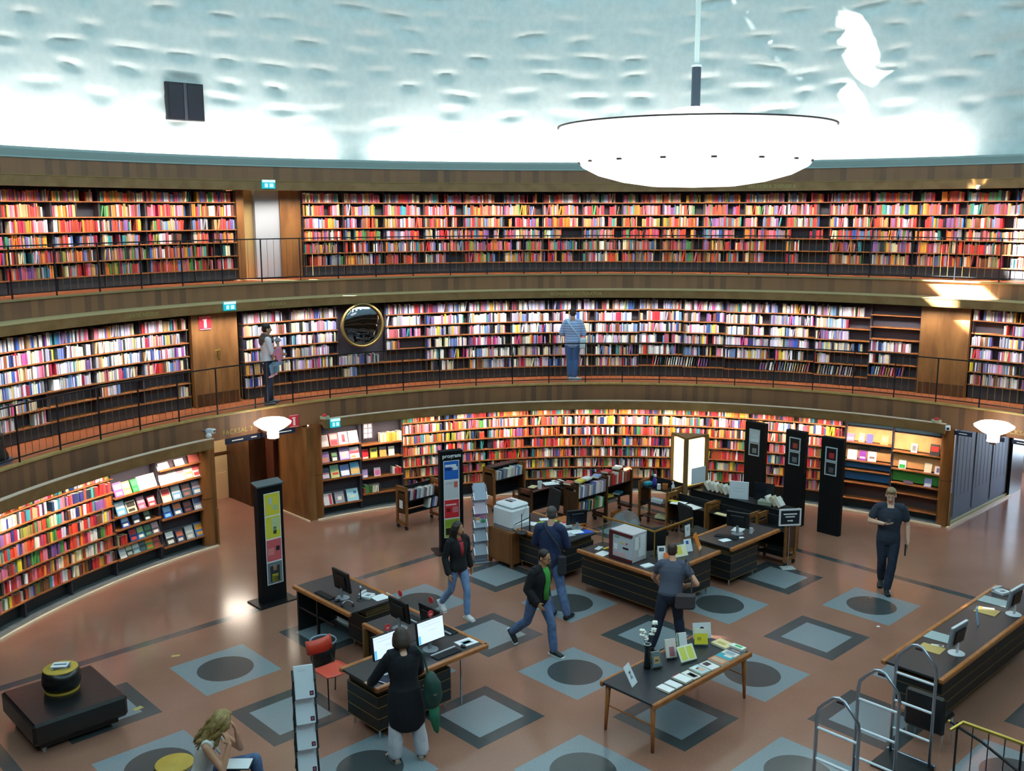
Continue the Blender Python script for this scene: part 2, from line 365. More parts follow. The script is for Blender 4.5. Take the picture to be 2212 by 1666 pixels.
# drum: plaster wall with real hollows, added openings out of view, shaped to throw the sun patches
def drum():
    R0 = 13.8; a0, a1, z0, z1 = -72., 56., 7.58, 13.0
    na, nz_ = 560, 100
    A = np.linspace(a0, a1, na+1); Z = np.linspace(z0, z1, nz_+1)
    AA, ZZ = np.meshgrid(A, Z); D = np.zeros_like(AA); SX = np.radians(AA)*R0
    r = np.random.default_rng(11); row = 0; z = 8.1
    while z < z1+.3:
        x = math.radians(a0)*R0+r.uniform(0, 1)
        while x < math.radians(a1)*R0:
            wx = r.uniform(.22, .46); wz = r.uniform(.07, .12); dep = r.uniform(.05, .125)*(1.0 if r.random() < .8 else .3)
            cx = x+r.uniform(-.2, .2); cz = z+r.uniform(-.12, .12); tl = r.uniform(-.12, .12)
            i0 = np.searchsorted(A, math.degrees((cx-wx*2.2)/R0)); i1 = np.searchsorted(A, math.degrees((cx+wx*2.2)/R0))
            j0 = np.searchsorted(Z, cz-.5); j1 = np.searchsorted(Z, cz+.5)
            dx = (SX[j0:j1, i0:i1]-cx)/wx; dz = (ZZ[j0:j1, i0:i1]-cz-tl*(SX[j0:j1, i0:i1]-cx))
            dz = np.where(dz > 0, dz/(wz*.55), dz/(wz*1.9))
            D[j0:j1, i0:i1] += dep*np.exp(-(np.abs(dx)**2.4+np.abs(dz)**2))
            x += r.uniform(.95, 1.75)
        z += r.uniform(.40, .52)
    # low undulation of the whole surface
    for _ in range(26):
        fx, fz, ph = r.uniform(1.2, 4.2), r.uniform(2.0, 6.0), r.uniform(0, 6.3)
        D += .0012*np.sin(SX*fx+ZZ*fz*r.choice([-1, 1])+ph)
    edge = np.clip((ZZ-z0)/.3, 0, 1)*np.clip((z1-ZZ)/.3, 0, 1); RR = R0+D*edge
    X = RR*np.sin(np.radians(AA)); Y = RR*np.cos(np.radians(AA))
    vs = np.stack([X, Y, ZZ], -1).reshape(-1, 3)
    idx = np.arange((na+1)*(nz_+1)).reshape(nz_+1, na+1)
    f = np.stack([idx[:-1, :-1], idx[1:, :-1], idx[1:, 1:], idx[:-1, 1:]], -1).reshape(-1, 4)
    me = bpy.data.meshes.new('wall_drum'); me.from_pydata(vs.tolist(), [], f.tolist()); me.materials.append(PLASTER)
    me.polygons.foreach_set('use_smooth', [True]*len(f)); me.update()
    o = bpy.data.objects.new('wall_drum', me); COL.objects.link(o); struct(o)
    # upper part of the drum and the part behind the camera
    b = MB(); holes = [(-37.3, -32.3, 13.95, 14.85), (-32.2, -30.9, 15.0, 16.4)]; ovals = [(-9.1, 15.48, 1.75, .66), (-8.9, 14.2, 1.2, .32)]
    az = sorted(set([round(x, 2) for x in np.arange(-180, 181, 3.)]+[round(x, 2) for x in np.arange(-11.1, -6.9, .2)]+[h for q in holes for h in q[:2]])); zz = sorted({12.99, 18.5} | {h for q in holes for h in q[2:]} | {round(13.8+.06*k, 2) for k in range(41)})
    for i in range(len(az)-1):
        for j in range(len(zz)-1):
            am, zm = (az[i]+az[i+1])/2, (zz[j]+zz[j+1])/2
            if any(h[0] < am < h[1] and h[2] < zm < h[3] for h in holes) or any(((am-q[0])/q[2])**2+((zm-q[1])/q[3])**2 < 1 for q in ovals): continue
            b.add([polar(az[i], 13.8, zz[j]), polar(az[i+1], 13.8, zz[j]), polar(az[i+1], 13.8, zz[j+1]), polar(az[i], 13.8, zz[j+1])], [(0, 3, 2, 1)], PLASTER)
    struct(b.build('wall_drum_top'))
    b = MB()
    for i in range(58):
        q0, q1 = 56+i*4, 60+i*4
        b.add([polar(q0, 13.8, 7.58), polar(q1, 13.8, 7.58), polar(q1, 13.8, 13), polar(q0, 13.8, 13)], [(0, 3, 2, 1)], PLASTER)
    struct(b.build('wall_drum_back'))
drum()
b = MB(); b.add([(14*math.cos(2*PI*k/64), 14*math.sin(2*PI*k/64), 18.5) for k in range(64)]+[(14*math.cos(2*PI*k/64), 14*math.sin(2*PI*k/64), 18.8) for k in range(64)],
               [tuple(range(63, -1, -1)), tuple(range(64, 128))]+[(k, (k+1) % 64, 64+(k+1) % 64, 64+k) for k in range(64)], PLASTER)
struct(b.build('ceiling'))
# sun: high from the left, through the openings added for its patches
d = Vector((.99*math.cos(math.radians(32)), -.139*math.cos(math.radians(32)), -math.sin(math.radians(32))))
suno.rotation_euler = (-d).to_track_quat('Z', 'Y').to_euler(); suno.location = (-7.3, 11.4, 17.5)
# back walls behind the bookcases
def wall(name, R, z0, z1, a0, a1, m=WOODD):
    return ring(name, [(R, z0), (R, z1), (R+.12, z1), (R+.12, z0)], m, a0, a1)
wall('wall_lower_left', 10.80, 0, 2.44, -84, -53.2); wall('wall_lower_front', 10.80, 0, 2.44, -37.4, 39.2); wall('wall_lower_back', 10.80, 0, 2.44, 52, 276)
wall('wall_middle', 11.90, 2.585, 4.90, 0, 360); wall('wall_upper', 13.2, 5.045, 7.56, -33.8, 318.6); 
# round wooden piers beside the passages
PILW = mat('pier_wood', '#8d5d33', .38, noise='#74481f', scale=4, stretch=(1, 1, .2))
def pier(name, az, sgn):
    b = MB(); c = polar(az, 10.50)
    b.cyl(c, c+Vector((0, 0, 2.1)), .13, PILW, n=20)
    b.cyl(c+Vector((0, 0, .98)), c+Vector((0, 0, .995)), .133, WOODD, n=20)
    q = polar(az+sgn*.95, 10.40); b.bx(q.x-.012, q.x+.012, q.y-.012, q.y+.012, 0, .75, BRASSD)
    struct(b.build(name, smooth=False))
pier('trim_pier_left', -52.55, 1); pier('trim_pier_front', -38.55, -1); pier('trim_pier_right', 40.35, 1)
# passages: side walls, end walls, ceilings (axes along the floor diagonals)
def uvbox(name, u0, u1, v0, v1, z0, z1, m):
    b = MB(); P = [W(u0, v0), W(u0, v1), W(u1, v1), W(u1, v0)]
    b.prism([(p.x, p.y) for p in P], z0, z1, m); return struct(b.build(name))
uvbox('wall_left_passage_right', .90, 1.02, -11.55, -10.48, 0, 2.44, WOOD); uvbox('wall_left_passage_niche', 1.05, 1.17, -12.2, -11.55, 0, 2.44, WOODD)
uvbox('wall_left_passage_end_pier', .55, 1.17, -13.25, -12.2, 0, 2.44, WOODD)
uvbox('wall_left_passage_left', -1.3, -1.16, -13.3, -10.4, 0, 2.44, WOOD)
uvbox('wall_left_passage_back', -1.4, .6, -13.45, -13.25, 0, 2.6, CREAM); uvbox('baseboard_left_passage', -1.4, .58, -13.25, -13.22, 1.06, 1.11, WOODD)
uvbox('trim_left_passage_panel', -1.4, .50, -13.25, -13.235, 0, .62, mat('pale_panel', '#d3b083', .6))
b = MB(); b.prism([tuple(W(u, v)[:2]) for u, v in ((.86, -11.55), (.90, -11.55), (.90, -10.3), (.86, -10.3))], .001, .03, MARBLE); struct(b.build('baseboard_left_passage_kerb'))
DAYLITD = mat('daylit_door', '#66748a', .65, noise='#6b7a8e', scale=3)  # grey-blue is daylight on the panelling, put into the colour
uvbox('wall_right_passage_left', 10.50, 13.75, -.90, -.78, 0, 2.44, DAYLITD); uvbox('wall_right_passage_right', 10.35, 16.5, 1.25, 1.4, 0, 2.44, WOOD)
uvbox('baseboard_right_passage', 10.4, 13.75, -.78, -.74, .001, .05, mat('pale_strip', '#c3c29a', .5)); uvbox('trim_right_passage_kerb', 10.28, 13.75, -.70, -.64, .001, .03, MARBLE)
for k in range(3):
    uvbox('door_%d' % (k+1), 10.75+k*1.0, 11.65+k*1.0, -.78, -.765, .12, 2.0, mat('daylit_door_leaf', '#6a7890', .65))  # leaf colour carries the same painted daylight tint
    for j in range(4): uvbox('trim_door_groove', 10.87+k*1.0+j*.2, 10.885+k*1.0+j*.2, -.766, -.762, .55, 1.85, mat('door_groove', '#4a5566', .6))
uvbox('wall_right_passage_pier', 13.75, 14.5, -.95, -.70, 0, 2.44, mat('black_pier', '#14171b', .35)); uvbox('wall_right_passage_end', 16.4, 16.6, -1.5, 1.4, 0, 2.6, mat('bright_wall', '#dfe6ee', .6))
uvbox('wall_right_passage_far', 14.5, 16.5, -1.5, -1.38, 0, 2.44, mat('bright_wall', '#dfe6ee', .6))
uvbox('trim_left_passage_pilaster', .80, .98, -11.9, -11.56, 0, 2.44, mat('red_wood', '#4a2015', .35))
uvbox('trim_left_passage_corner', .90, 1.10, -10.50, -10.34, 0, 2.05, WOOD)
def slab(name, pts, z0, z1, m):
    b = MB(); b.prism([tuple(W(u, v)[:2]) for u, v in pts], z0, z1, m); return struct(b.build(name))
slab('ceiling_left_passage', ((-1.4, -10.5), (-1.4, -13.45), (1.2, -13.45), (1.2, -10.5)), 2.43, 2.5, SOFF)
slab('ceiling_right_passage', ((10.6, -1.5), (16.6, -1.5), (16.6, 1.4), (10.6, 1.4)), 2.43, 2.5, SOFF)

# doorway on the upper gallery, door panels on the middle gallery
def arcbox(b, R0, R1, z0, z1, a0, a1, m, step=2.): b.arc([(R0, z0), (R0, z1), (R1, z1), (R1, z0)], a0, a1, m, step)
b = MB(); arcbox(b, 12.83, 13.0, 5.06, 7.03, -41.15, -40.4, WOOD); arcbox(b, 13.15, 13.3, 5.06, 7.03, -40.4, -38.7, mat('dim_cream', '#a58d5e', .7)); struct(b.build('trim_doorway_upper_left'))
b = MB(); arcbox(b, 13.9, 14.0, 5.06, 7.1, -41.2, -38.6, CREAM); struct(b.build('wall_upper_doorway'))
b = MB(); arcbox(b, 13.0, 13.9, 5.06, 7.03, -38.9, -36.35, mat('white_pilaster', '#9fa6b0', .6)); struct(b.build('wall_upper_pilaster'))
b = MB(); arcbox(b, 12.95, 13.9, 5.06, 7.03, -36.35, -34.15, WOOD); struct(b.build('wall_upper_panel'))
b = MB(); arcbox(b, 13.2, 14.05, 5.045, 5.06, -42, -34, RUNNER); struct(b.build('floor'))
b = MB(); arcbox(b, 13.2, 14.1, 7.03, 7.1, -42, -34, SOFF); struct(b.build('ceiling_upper_doorway'))
b = MB(); arcbox(b, 11.50, 11.62, 2.59, 4.54, -49.9, -44.75, WOOD); arcbox(b, 11.49, 11.5, 2.59, 2.85, -49.7, -44.95, WOODD)
struct(b.build('door_5'))
b = MB(); arcbox(b, 11.48, 11.60, 2.59, 4.54, 35.05, 40.05, WOOD); arcbox(b, 11.47, 11.48, 2.59, 2.85, 35.2, 39.9, WOODD)
struct(b.build('door_6'))
# ------------------------------------------------------------------ books
def cover_material():
    m = bpy.data.materials.new('book_cover'); m.use_nodes = True; nt = m.node_tree; b = nt.nodes['Principled BSDF']
    oi = nt.nodes.new('ShaderNodeObjectInfo'); nt.links.new(oi.outputs['Color'], b.inputs['Base Color']); b.inputs['Roughness'].default_value = .5
    return m
def attr_material():
    m = bpy.data.materials.new('book_spines'); m.use_nodes = True; nt = m.node_tree; b = nt.nodes['Principled BSDF']
    a = nt.nodes.new('ShaderNodeAttribute'); a.attribute_name = 'Col'; nt.links.new(a.outputs['Color'], b.inputs['Base Color']); b.inputs['Roughness'].default_value = .55
    return m
COVER = cover_material(); SPINES = attr_material(); PAGES = mat('book_pages', '#e9dfc8', .8)
def unit_book():
    b = MB()   # x thickness 0..1, y depth 0..1 (spine at y=0), z height 0..1
    b.bx(0, .12, 0, 1, 0, 1, COVER); b.bx(.88, 1, 0, 1, 0, 1, COVER); b.bx(.12, .88, 0, .06, 0, 1, COVER); b.bx(.12, .88, .06, .96, .02, .97, PAGES)
    me = b.build('book'); d = me.data; bpy.data.objects.remove(me); return d
UBOOK = unit_book()
CN = dict(red='#c22f30', crimson='#a62a3e', scarlet='#dc4a34', brick='#a8472f', pink='#d2788c', rose='#b85a70', orange='#de7d30', amber='#d99a3c', cream='#e8d8b4', tan='#b59266', brown='#75482f', teal='#3d8a90', blue='#34589f', slate='#6d82b4', green='#4d8a4c', purple='#7d5690', grey='#94949e', white='#efece6', yellow='#e6c23e', black='#2a2730', lilac='#c4b6d2', pale='#d4ccd6', olive='#8d8a46', navy='#28346a', sky='#8fc0da', magenta='#c74a8e')
PAL = {
 3: 'red*5 crimson*4 scarlet*4 brick*6 pink*4 rose*5 orange*3 amber*3 cream*3 tan*6 brown*5 teal*3 blue*2 slate*4 green*2 purple*3 grey*4 white*2 lilac*2 olive*2 black*2',
 2: 'white*8 pale*9 lilac*6 cream*8 grey*7 slate*4 black*4 navy*2 red*1 crimson*2 pink*3 rose*3 blue*2 yellow*1 amber*1 purple*2 tan*4 magenta*1 brown*2 teal*1',
 1: 'red*6 scarlet*5 crimson*4 brick*4 orange*3 amber*3 yellow*2 cream*6 white*5 green*3 teal*3 blue*2 navy*3 black*4 brown*4 pink*5 rose*3 olive*2 tan*4 grey*3 lilac*2 purple*1'}
def expand(s):
    o = []
    for t in s.split():
        n, k = t.split('*'); o += [n]*int(k)
    return o
PALX = {k: expand(v) for k, v in PAL.items()}
R3 = random.Random(5)
SV, SF, SC = [], [], []        # all the far books, gathered in one mesh
NAMED = []                     # near books, each an object
def jit(c, a=.05):
    h = CN[c].lstrip('#'); v = [int(h[i:i+2], 16)/255 for i in (0, 2, 4)]; k = 1+R3.uniform(-.14, .12)
    return [min(1, max(0, x*k+R3.uniform(-a, a))) for x in v]
def put_book(tier, az, R, z, w, h, d, c, lean=0., named=None):
    a = math.radians(az); t = Vector((math.cos(a), -math.sin(a), 0)); r = Vector((math.sin(a), math.cos(a), 0)); up = Vector((0, 0, 1))
    if lean: t, up = t*math.cos(lean)-up*math.sin(lean), up*math.cos(lean)+t*math.sin(lean)
    o = polar(az, R, z)-t*(w/2)
    if lean > 0: o += Vector((0, 0, w*math.sin(lean)))
    if named:
        ob = bpy.data.objects.new('book', UBOOK); COL.objects.link(ob)
        ob.matrix_world = Matrix(((t.x*w, r.x*d, up.x*h, o.x), (t.y*w, r.y*d, up.y*h, o.y), (t.z*w, r.z*d, up.z*h, o.z), (0, 0, 0, 1)))
        ob.color = lin(c); tag(ob, named[0], 'book', named[1]); NAMED.append(ob); return
    k = len(SV); cl = lin(c); pg = lin('#dcd0b6')
    for dz in (0, h):
        for x, y in ((0, 0), (w, 0), (w, d), (0, d)): SV.append(tuple(o+t*x+r*y+up*dz))
    for f in ((0, 1, 5, 4), (4, 5, 6, 7), (1, 2, 6, 5), (3, 0, 4, 7), (0, 3, 2, 1)):
        SF.append([k+i for i in f]); SC.append(pg if f[0] == 4 else cl)
def row(tier, R, z, a0, a1, hmax, fills=((0, 1),), named=None, lean_all=0., pal=None, wmin=.017, wmax=.043, depth=.17):
    pal = pal or PALX[tier]; m_per = R*math.radians(1); c = None; n = 0
    for f0, f1 in fills:
        s = a0+(a1-a0)*f0+.004/m_per; e = a0+(a1-a0)*f1-.004/m_per
        hb = R3.uniform(.70, .85)
        while True:
            w = R3.uniform(wmin, wmax) if R3.random() < .75 else R3.uniform(wmin*.8, wmin*1.4)
            if s+w/m_per > e: break
            if c is None or R3.random() > .34: c = R3.choice(pal); hb = min(.97, max(.66, R3.gauss(.83, .07)))
            h = hmax*min(.98, hb+R3.uniform(-.03, .03)); lean = lean_all+(R3.uniform(-.03, .03) if R3.random() < .3 else 0)
            if R3.random() < .03: lean = R3.uniform(.08, .2)
            n += 1; nm = None; jc = jit(c)
            if named: nm = (named(c, n), 'books on the lower left wall shelves')
            put_book(tier, s*1.+w/2/m_per, R+.015+R3.uniform(0, .025), z, w, h, depth*R3.uniform(.85, 1.05), jc, lean, nm)
            s += w/m_per+(h*abs(math.sin(lean))/m_per if abs(lean) > .1 else .0012/m_per)
            if R3.random() < .012: s += R3.uniform(.04, .12)/m_per
    return n
# ------------------------------------------------------------------ bookcases
def case(tier, R, depth, a0, a1, boards, z0, ztop, label, group, base_m, back_m=None, sides=True, sub=None):
    mid = (a0+a1)/2; o = polar(mid, R+depth/2, z0); gap = .02; rec = .17 if tier == 1 else .03
    t = thing('bookcase', label, 'bookcase', o, 0, group)
    def p(name, prof, m, b0=a0+gap, b1=a1-gap):
        b = MB(); b.arc(prof, b0, b1, m, 1.5); return b.build(name, t, origin=o)
    p('back_panel', [(R+depth, z0), (R+depth, ztop), (R+depth+.015, ztop), (R+depth+.015, z0)], back_m or BACKP)
    th = math.degrees(.012/R)
    for q in (a0+gap, a1-gap-th): p('side_panel', [(R+.05, z0), (R+.05, ztop), (R+depth, ztop), (R+depth, z0)], BACKP, q, q+th)
    for z in boards: p('shelf', [(R-.004, z-.022), (R-.004, z), (R+depth, z), (R+depth, z-.022)], SHELFW, a0, a1)
    if boards and min(boards)-z0 > .08 and base_m: p('plinth', [(R+rec, z0), (R+rec, min(boards)-.022), (R+rec+.02, min(boards)-.022), (R+rec+.02, z0)], base_m, a0+gap+th, a1-gap-th)
    return t
def lin_units(a0, a1, n): return [a0+(a1-a0)*k/n for k in range(n+1)]
# upper gallery
B3 = [5.315, 5.605, 5.90, 6.18, 6.47, 6.77]
U3L = [-68.3, -63.77, -59.2, -54.7, -50.2, -45.7, -41.2]; U3R = lin_units(-34.05, 46.0, 18)
DARKB = mat('base_blue_black', '#2c3038', .6)
def fills3(az, k):
    r = R3.random()
    if 19.5 < az < 25.5 and k <= 2: return ((0, .12), (.55, .9)) if k == 2 else ((0, .35),)
    if r < .45: return ((0, R3.uniform(.78, .98)),)
    if r < .62: f = R3.uniform(.3, .7); return ((0, f-.06), (f+.06, R3.uniform(.85, 1)))
    if r < .70: return ((.12, R3.uniform(.85, 1)),)
    if r < .76: return ((0, R3.uniform(.45, .7)),)
    return ((0, 1),)
for us, lab in ((U3L, 'left of the doorway'), (U3R, 'right of the doorway')):
    L_ = len(us)-1
    for k in range(L_):
        a0, a1 = us[k], us[k+1]; n = (L_-k) if us is U3L else k+1
        case(3, 12.85, .24, a0, a1, B3, 5.06, 7.02, 'dark bookcase section on the top gallery, %s %s' % (ordn(n), lab), 'top gallery bookcases', DARKB, mat('shelf_back_blue', '#3a3c48', .7))
        for i, z in enumerate(B3): row(3, 12.85, z, a0+.07, a1-.07, (B3[i+1]-z-.03) if i < 5 else .235, fills3((a0+a1)/2, i), depth=.16)
# middle gallery
U2L = [-75.6, -70.5, -65.4, -60.3, -55.2, -50.15]; U2C = [-43.95, -38.4, -32.95, -27.2, -22.4, -17.2, -12.05, -7.0, -1.9, 3.33, 8.6, 13.5, 18.6, 23.7, 29.66, 34.95]; U2R = [40.15, 45.4, 50.6]
B2 = [2.845, 3.12, 3.40, 3.675, 3.945, 4.22]
for us, lab in ((U2L, 'left of the left door'), (U2C, 'right of the left door'), (U2R, 'right of the right door')):
    L_ = len(us)-1
    for k in range(L_):
        a0, a1 = us[k], us[k+1]; n = (L_-k) if us is U2L else k+1; mid = (a0+a1)/2
        off = {9: .02, 10: 0, 11: -.02, 12: -.015, 13: -.03, 14: .045}.get(k, 0) if us is U2C else (0 if us is U2L else .05)
        bz = [z+off for z in B2]
        if us is U2C and k == 2: bz = bz[:2]
        case(2, 11.55, .22, a0, a1, bz, 2.6, 4.54, 'dark bookcase section on the middle gallery, %s %s' % (ordn(n), lab), 'middle gallery bookcases', mat('base_dark', '#25262b', .6))
        for i, z in enumerate(bz):
            hm = (bz[i+1]-z-.03) if i < len(bz)-1 else .25
            if us is U2C and k == 2: hm = .235
            r = R3.random(); F = ((0, R3.uniform(.82, 1)),) if r < .55 else (((0, .42), (.54, 1)) if r < .66 else ((0, 1),))
            lean = 0
            if us is U2L:
                if i == 0: F = {0: ((0, .95),), 1: ((0, .3), (.7, .95)), 2: (), 3: (), 4: ((.8, 1),)}[k]
                elif i == 1: F = {0: ((0, .9),), 1: ((0, .8),), 2: (), 3: ((.05, .5),), 4: ()}[k]
                elif i == 2 and k == 2: F = ((.1, .9),)
            elif us is U2C:
                if i == 0: F = {0: ((.0, .35),), 2: ((.1, .4),), 1: (), 3: (), 4: ((.1, .65),), 9: ((.3, 1),), 10: ((0, .6),), 11: ((.8, 1),), 12: ((0, .9),), 13: ((.05, .8),), 14: ((.05, .7),)}.get(k, F); lean = .16 if k >= 9 else 0
                if i == 1 and k == 3: F = ()
                if i == 1: F = {12: ((.1, .8),), 13: ((0, .3),), 14: ((.0, .45),)}.get(k, F)
                if i == 2 and k == 3: F = ((0, .35),)
                if k == 13 and i in (3, 4): F = ((0, .62),)
                if k == 14 and i in (3, 4, 5): F = ()
                if k == 14 and i == 2: F = ((.02, .85),)
            elif i == 4: F = ((.6, 1),)
            row(2, 11.55, z, a0+.07, a1-.07, hm, F, lean_all=lean, depth=.15)
# lower ring
B1 = [.335, .595, .85, 1.11, 1.37, 1.62, 1.87]
U1L = [-80.4, -74.85, -69.3, -63.85, -58.3, -52.75]; U1C = [-38.2, -32.8, -27.4]+lin_units(-27.4, 28.7, 10)[1:]+[34.2, 39.95]
rowname = ['bottom', 'second', 'third', 'fourth', 'fifth', 'sixth', 'top']
for k in range(3):
    a0, a1 = U1L[k], U1L[k+1]
    case(1, 10.45, .24, a0, a1, B1, .03, 2.1, 'lower ring bookcase packed with books, %s from the left edge' % ordn(k+1), 'lower ring bookcases', PLINTH)
    for i, z in enumerate(B1):
        nm = None; f0 = 0
        if k == 1 or (k == 0 and i < 2):
            which = ('leftmost lower bookcase', 'second lower bookcase')[k]
            nm = (lambda c, n, i=i, which=which: '%s book, %s on %s shelf, %s' % (c, ordn(n).replace('twenty-', 'twenty'), rowname[i], which))
            if k == 0: f0 = .45
        row(1, 10.45, z, a0+.07, a1-.07, (B1[i+1]-z-.03) if i < 6 else .20, ((f0, .99),), nm, wmin=.036, wmax=.06)
for k in range(2, 12):
    a0, a1 = U1C[k], U1C[k+1]
    case(1, 10.45, .24, a0, a1, B1, .03, 2.1, 'lower ring bookcase packed with books, %s right of the display bays' % ordn(k-1), 'lower ring bookcases', PLINTH)
    for i, z in enumerate(B1): row(1, 10.45, z, a0+.07, a1-.07, (B1[i+1]-z-.03) if i < 6 else .20, ((0, R3.uniform(.93, 1)),))

# face-out books and magazines: cover plus printed areas, each a thing of its own
def face_book(az, R, z, w, h, c, art=(), label='', group=None, lean=20, cat='book', name='book', th=.02):
    t = bpy.data.objects.new(name, None); COL.objects.link(t)
    b = MB(); cm = cmat(c, .4, .4)
    b.bx(-w/2, w/2, 0, th, 0, h, cm); b.bx(-w/2+.004, w/2-.001, .003, th-.003, .003, h+.0015, PAGES)
    for (x0, x1, y0, y1, ac) in art: b.bx(-w/2+w*x0, -w/2+w*x1, -.0012, 0, h*y0, h*y1, cmat(ac, .4, .4))
    bpy.data.objects.remove(t)
    o = b.build(name); o.location = polar(az, R, z); o.rotation_euler = (math.radians(-lean), 0, math.radians(-az))
    return tag(o, label, cat, group)
def display_case(a0, a1, ang, bz, label, tray_m, back_m, base, lip=True, backs=None):
    R = 10.45; dp = .24; mid = (a0+a1)/2; o = polar(mid, R+dp/2, .03)
    t = case(1, R, dp, a0, a1, [], .03, 2.1, label, 'lower ring display bookcases', None, back_m)
    def p(name, prof, m): b = MB(); b.arc(prof, a0+.07, a1-.07, m, 1.5); return b.build(name, t, origin=o)
    for z in bz:
        if ang:
            p('sloping_shelf', [(R+.075, z), (R+.075, z+.014), (R+.205, z+.26), (R+.225, z+.26), (R+.095, z)], tray_m)
        p('shelf', [(R-.01, z-.022), (R-.01, z), (R+dp, z), (R+dp, z-.022)], SHELFW)
        if lip: p('shelf_lip', [(R-.014, z-.022), (R-.014, z+.018), (R-.006, z+.018), (R-.006, z-.022)], SHELFW)
    p('plinth', [(R+.17, .03), (R+.17, base), (R+.19, base), (R+.19, .03)], PLINTH)
    for z0, z1, m in backs or (): p('coloured_panel', [(R+.10, z0), (R+.10, z1), (R+.115, z1), (R+.115, z0)], m)
    return t
TRAY = mat('tray_plum', '#4b3d44', .6); LWOOD = mat('light_wood_tray', '#dba068', .5, noise='#cf9158', scale=5)
display_case(-38.2, -32.85, 1, [.24, .83, 1.20, 1.55], 'display bookcase of face-out magazines beside the wooden end panel', TRAY, BACKP, .21)
display_case(-32.8, -27.4, 0, [.36, .72, 1.15, 1.48], 'half-empty display bookcase with a few face-out books, beside magazines', TRAY, BACKP, .33)
display_case(-63.85, -58.35, 0, [.32, .57, .88, 1.12, 1.48], 'display bookcase of face-out books left of the passage, nearer the packed shelves', TRAY, BACKP, .28)
display_case(-58.3, -52.75, 1, [.25, .80, 1.11, 1.46, 1.76], 'display bookcase of face-out books next to the left wooden pier', TRAY, BACKP, .22)
BLUEP = mat('blue_panel', '#1d5c8f', .5); GREENP = mat('green_panel', '#3f8f3c', .5); TEALP = mat('teal_panel', '#28485a', .5)
display_case(28.75, 34.15, 0, [.27, .63, .92, 1.13, 1.54], 'display bookcase with blue panels behind the black exhibition towers', LWOOD, mat('back_brown', '#5b4646', .7), .24, False,
             [(1.16, 1.44, LWOOD), (1.56, 1.86, LWOOD), (1.36, 1.52, TEALP), (.95, 1.08, BLUEP), (.68, .88, BLUEP), (1.90, 2.04, TEALP)])
display_case(34.2, 39.95, 0, [.21, .55, .76, 1.07, 1.46], 'display bookcase with green panels next to the right wooden pier', LWOOD, mat('back_brown', '#5b4646', .7), .18, False,
             [(1.10, 1.38, LWOOD), (1.49, 1.84, LWOOD), (1.39, 1.45, GREENP), (.79, 1.05, GREENP), (1.88, 2.02, TEALP)])
G1 = 'face-out magazines left of the wall of books'; RD = 10.462
def fb(a, z, w, h, c, art, lab, grp=G1, lean=20, R=RD): face_book(a, R, z+.004, w, h, c, art, lab, grp, lean)
A_ = lambda c1, c2: ((.1, .9, .55, .92, c1), (.15, .85, .1, .45, c2))
fb(-37.5, 1.55, .22, .26, '#d8c6c0', A_('#b9a9a6', '#e7e0e0'), 'grey-beige magazine at the left end of the top display shelf, beside the end panel')
fb(-36.2, 1.55, .20, .27, '#d8646c', A_('#e3a0a0', '#c23a44'), 'red and pink magazine second on the top display shelf')
fb(-35.0, 1.55, .21, .28, '#f2e9e6', ((.35, .7, .2, .8, '#d83a48'),), 'white magazine with a red curve on the top display shelf')
fb(-33.7, 1.55, .22, .28, '#f4eff0', ((.3, .75, .1, .5, '#b9a6c0'),), 'white magazine with a pale sketch at the right end of the top display shelf')
fb(-37.4, 1.20, .19, .24, '#a47a9c', A_('#8a6aa0', '#d08a70'), 'purple and orange book at the left of the second display shelf')
fb(-36.2, 1.20, .15, .21, '#2e2f36', A_('#7d9a6a', '#e6e2dc'), 'dark book with a white picture on the second display shelf')
fb(-34.9, 1.20, .24, .30, '#8f7cc0', ((.08, .92, .1, .75, '#e8b6cc'), (.3, .7, .25, .55, '#f3dfc0')), 'large purple and pink magazine on the second display shelf')
fb(-33.6, 1.20, .22, .26, '#f0dfe2', ((.0, 1, .45, .7, '#d9505c'), (.1, .6, .1, .3, '#e0a060')), 'white and red striped magazine at the right of the second display shelf')
fb(-37.4, .83, .19, .24, '#494b66', ((.1, .9, .1, .45, '#d8cfe0'), (.1, .9, .45, .6, '#b06a7a')), 'dark book with a pale house on the third display shelf')
fb(-36.2, .83, .20, .29, '#c9cf8a', ((0, 1, .65, .95, '#7fae9c'), (.2, .9, .25, .42, '#c8503c')), 'green and yellow magazine on the third display shelf')
fb(-34.9, .83, .21, .26, '#6e88c4', ((.05, .95, .1, .5, '#e6e4ee'),), 'blue book with white figures on the third display shelf')
fb(-33.6, .83, .21, .29, '#5aa0cc', ((0, 1, .1, .5, '#c9a76a'), (0, 1, .5, .6, '#e8e0c4')), 'sky blue and sand magazine at the right of the third display shelf')
fb(-37.2, .24, .21, .26, '#ece6ea', ((.62, .9, .05, .95, '#d04a5a'),), 'white magazine with a red edge on the bottom display shelf')
fb(-35.7, .24, .22, .26, '#9d9ca8', ((.3, .7, .3, .6, '#f0ece4'),), 'silver grey magazine in the middle of the bottom display shelf')
fb(-34.0, .24, .27, .28, '#9fd0e0', ((.2, .7, .3, .5, '#cfd8c0'), (.6, .85, .6, .8, '#4a78b0')), 'pale blue magazine at the right of the bottom display shelf')
G2 = 'face-out books in the half-empty display bookcase'
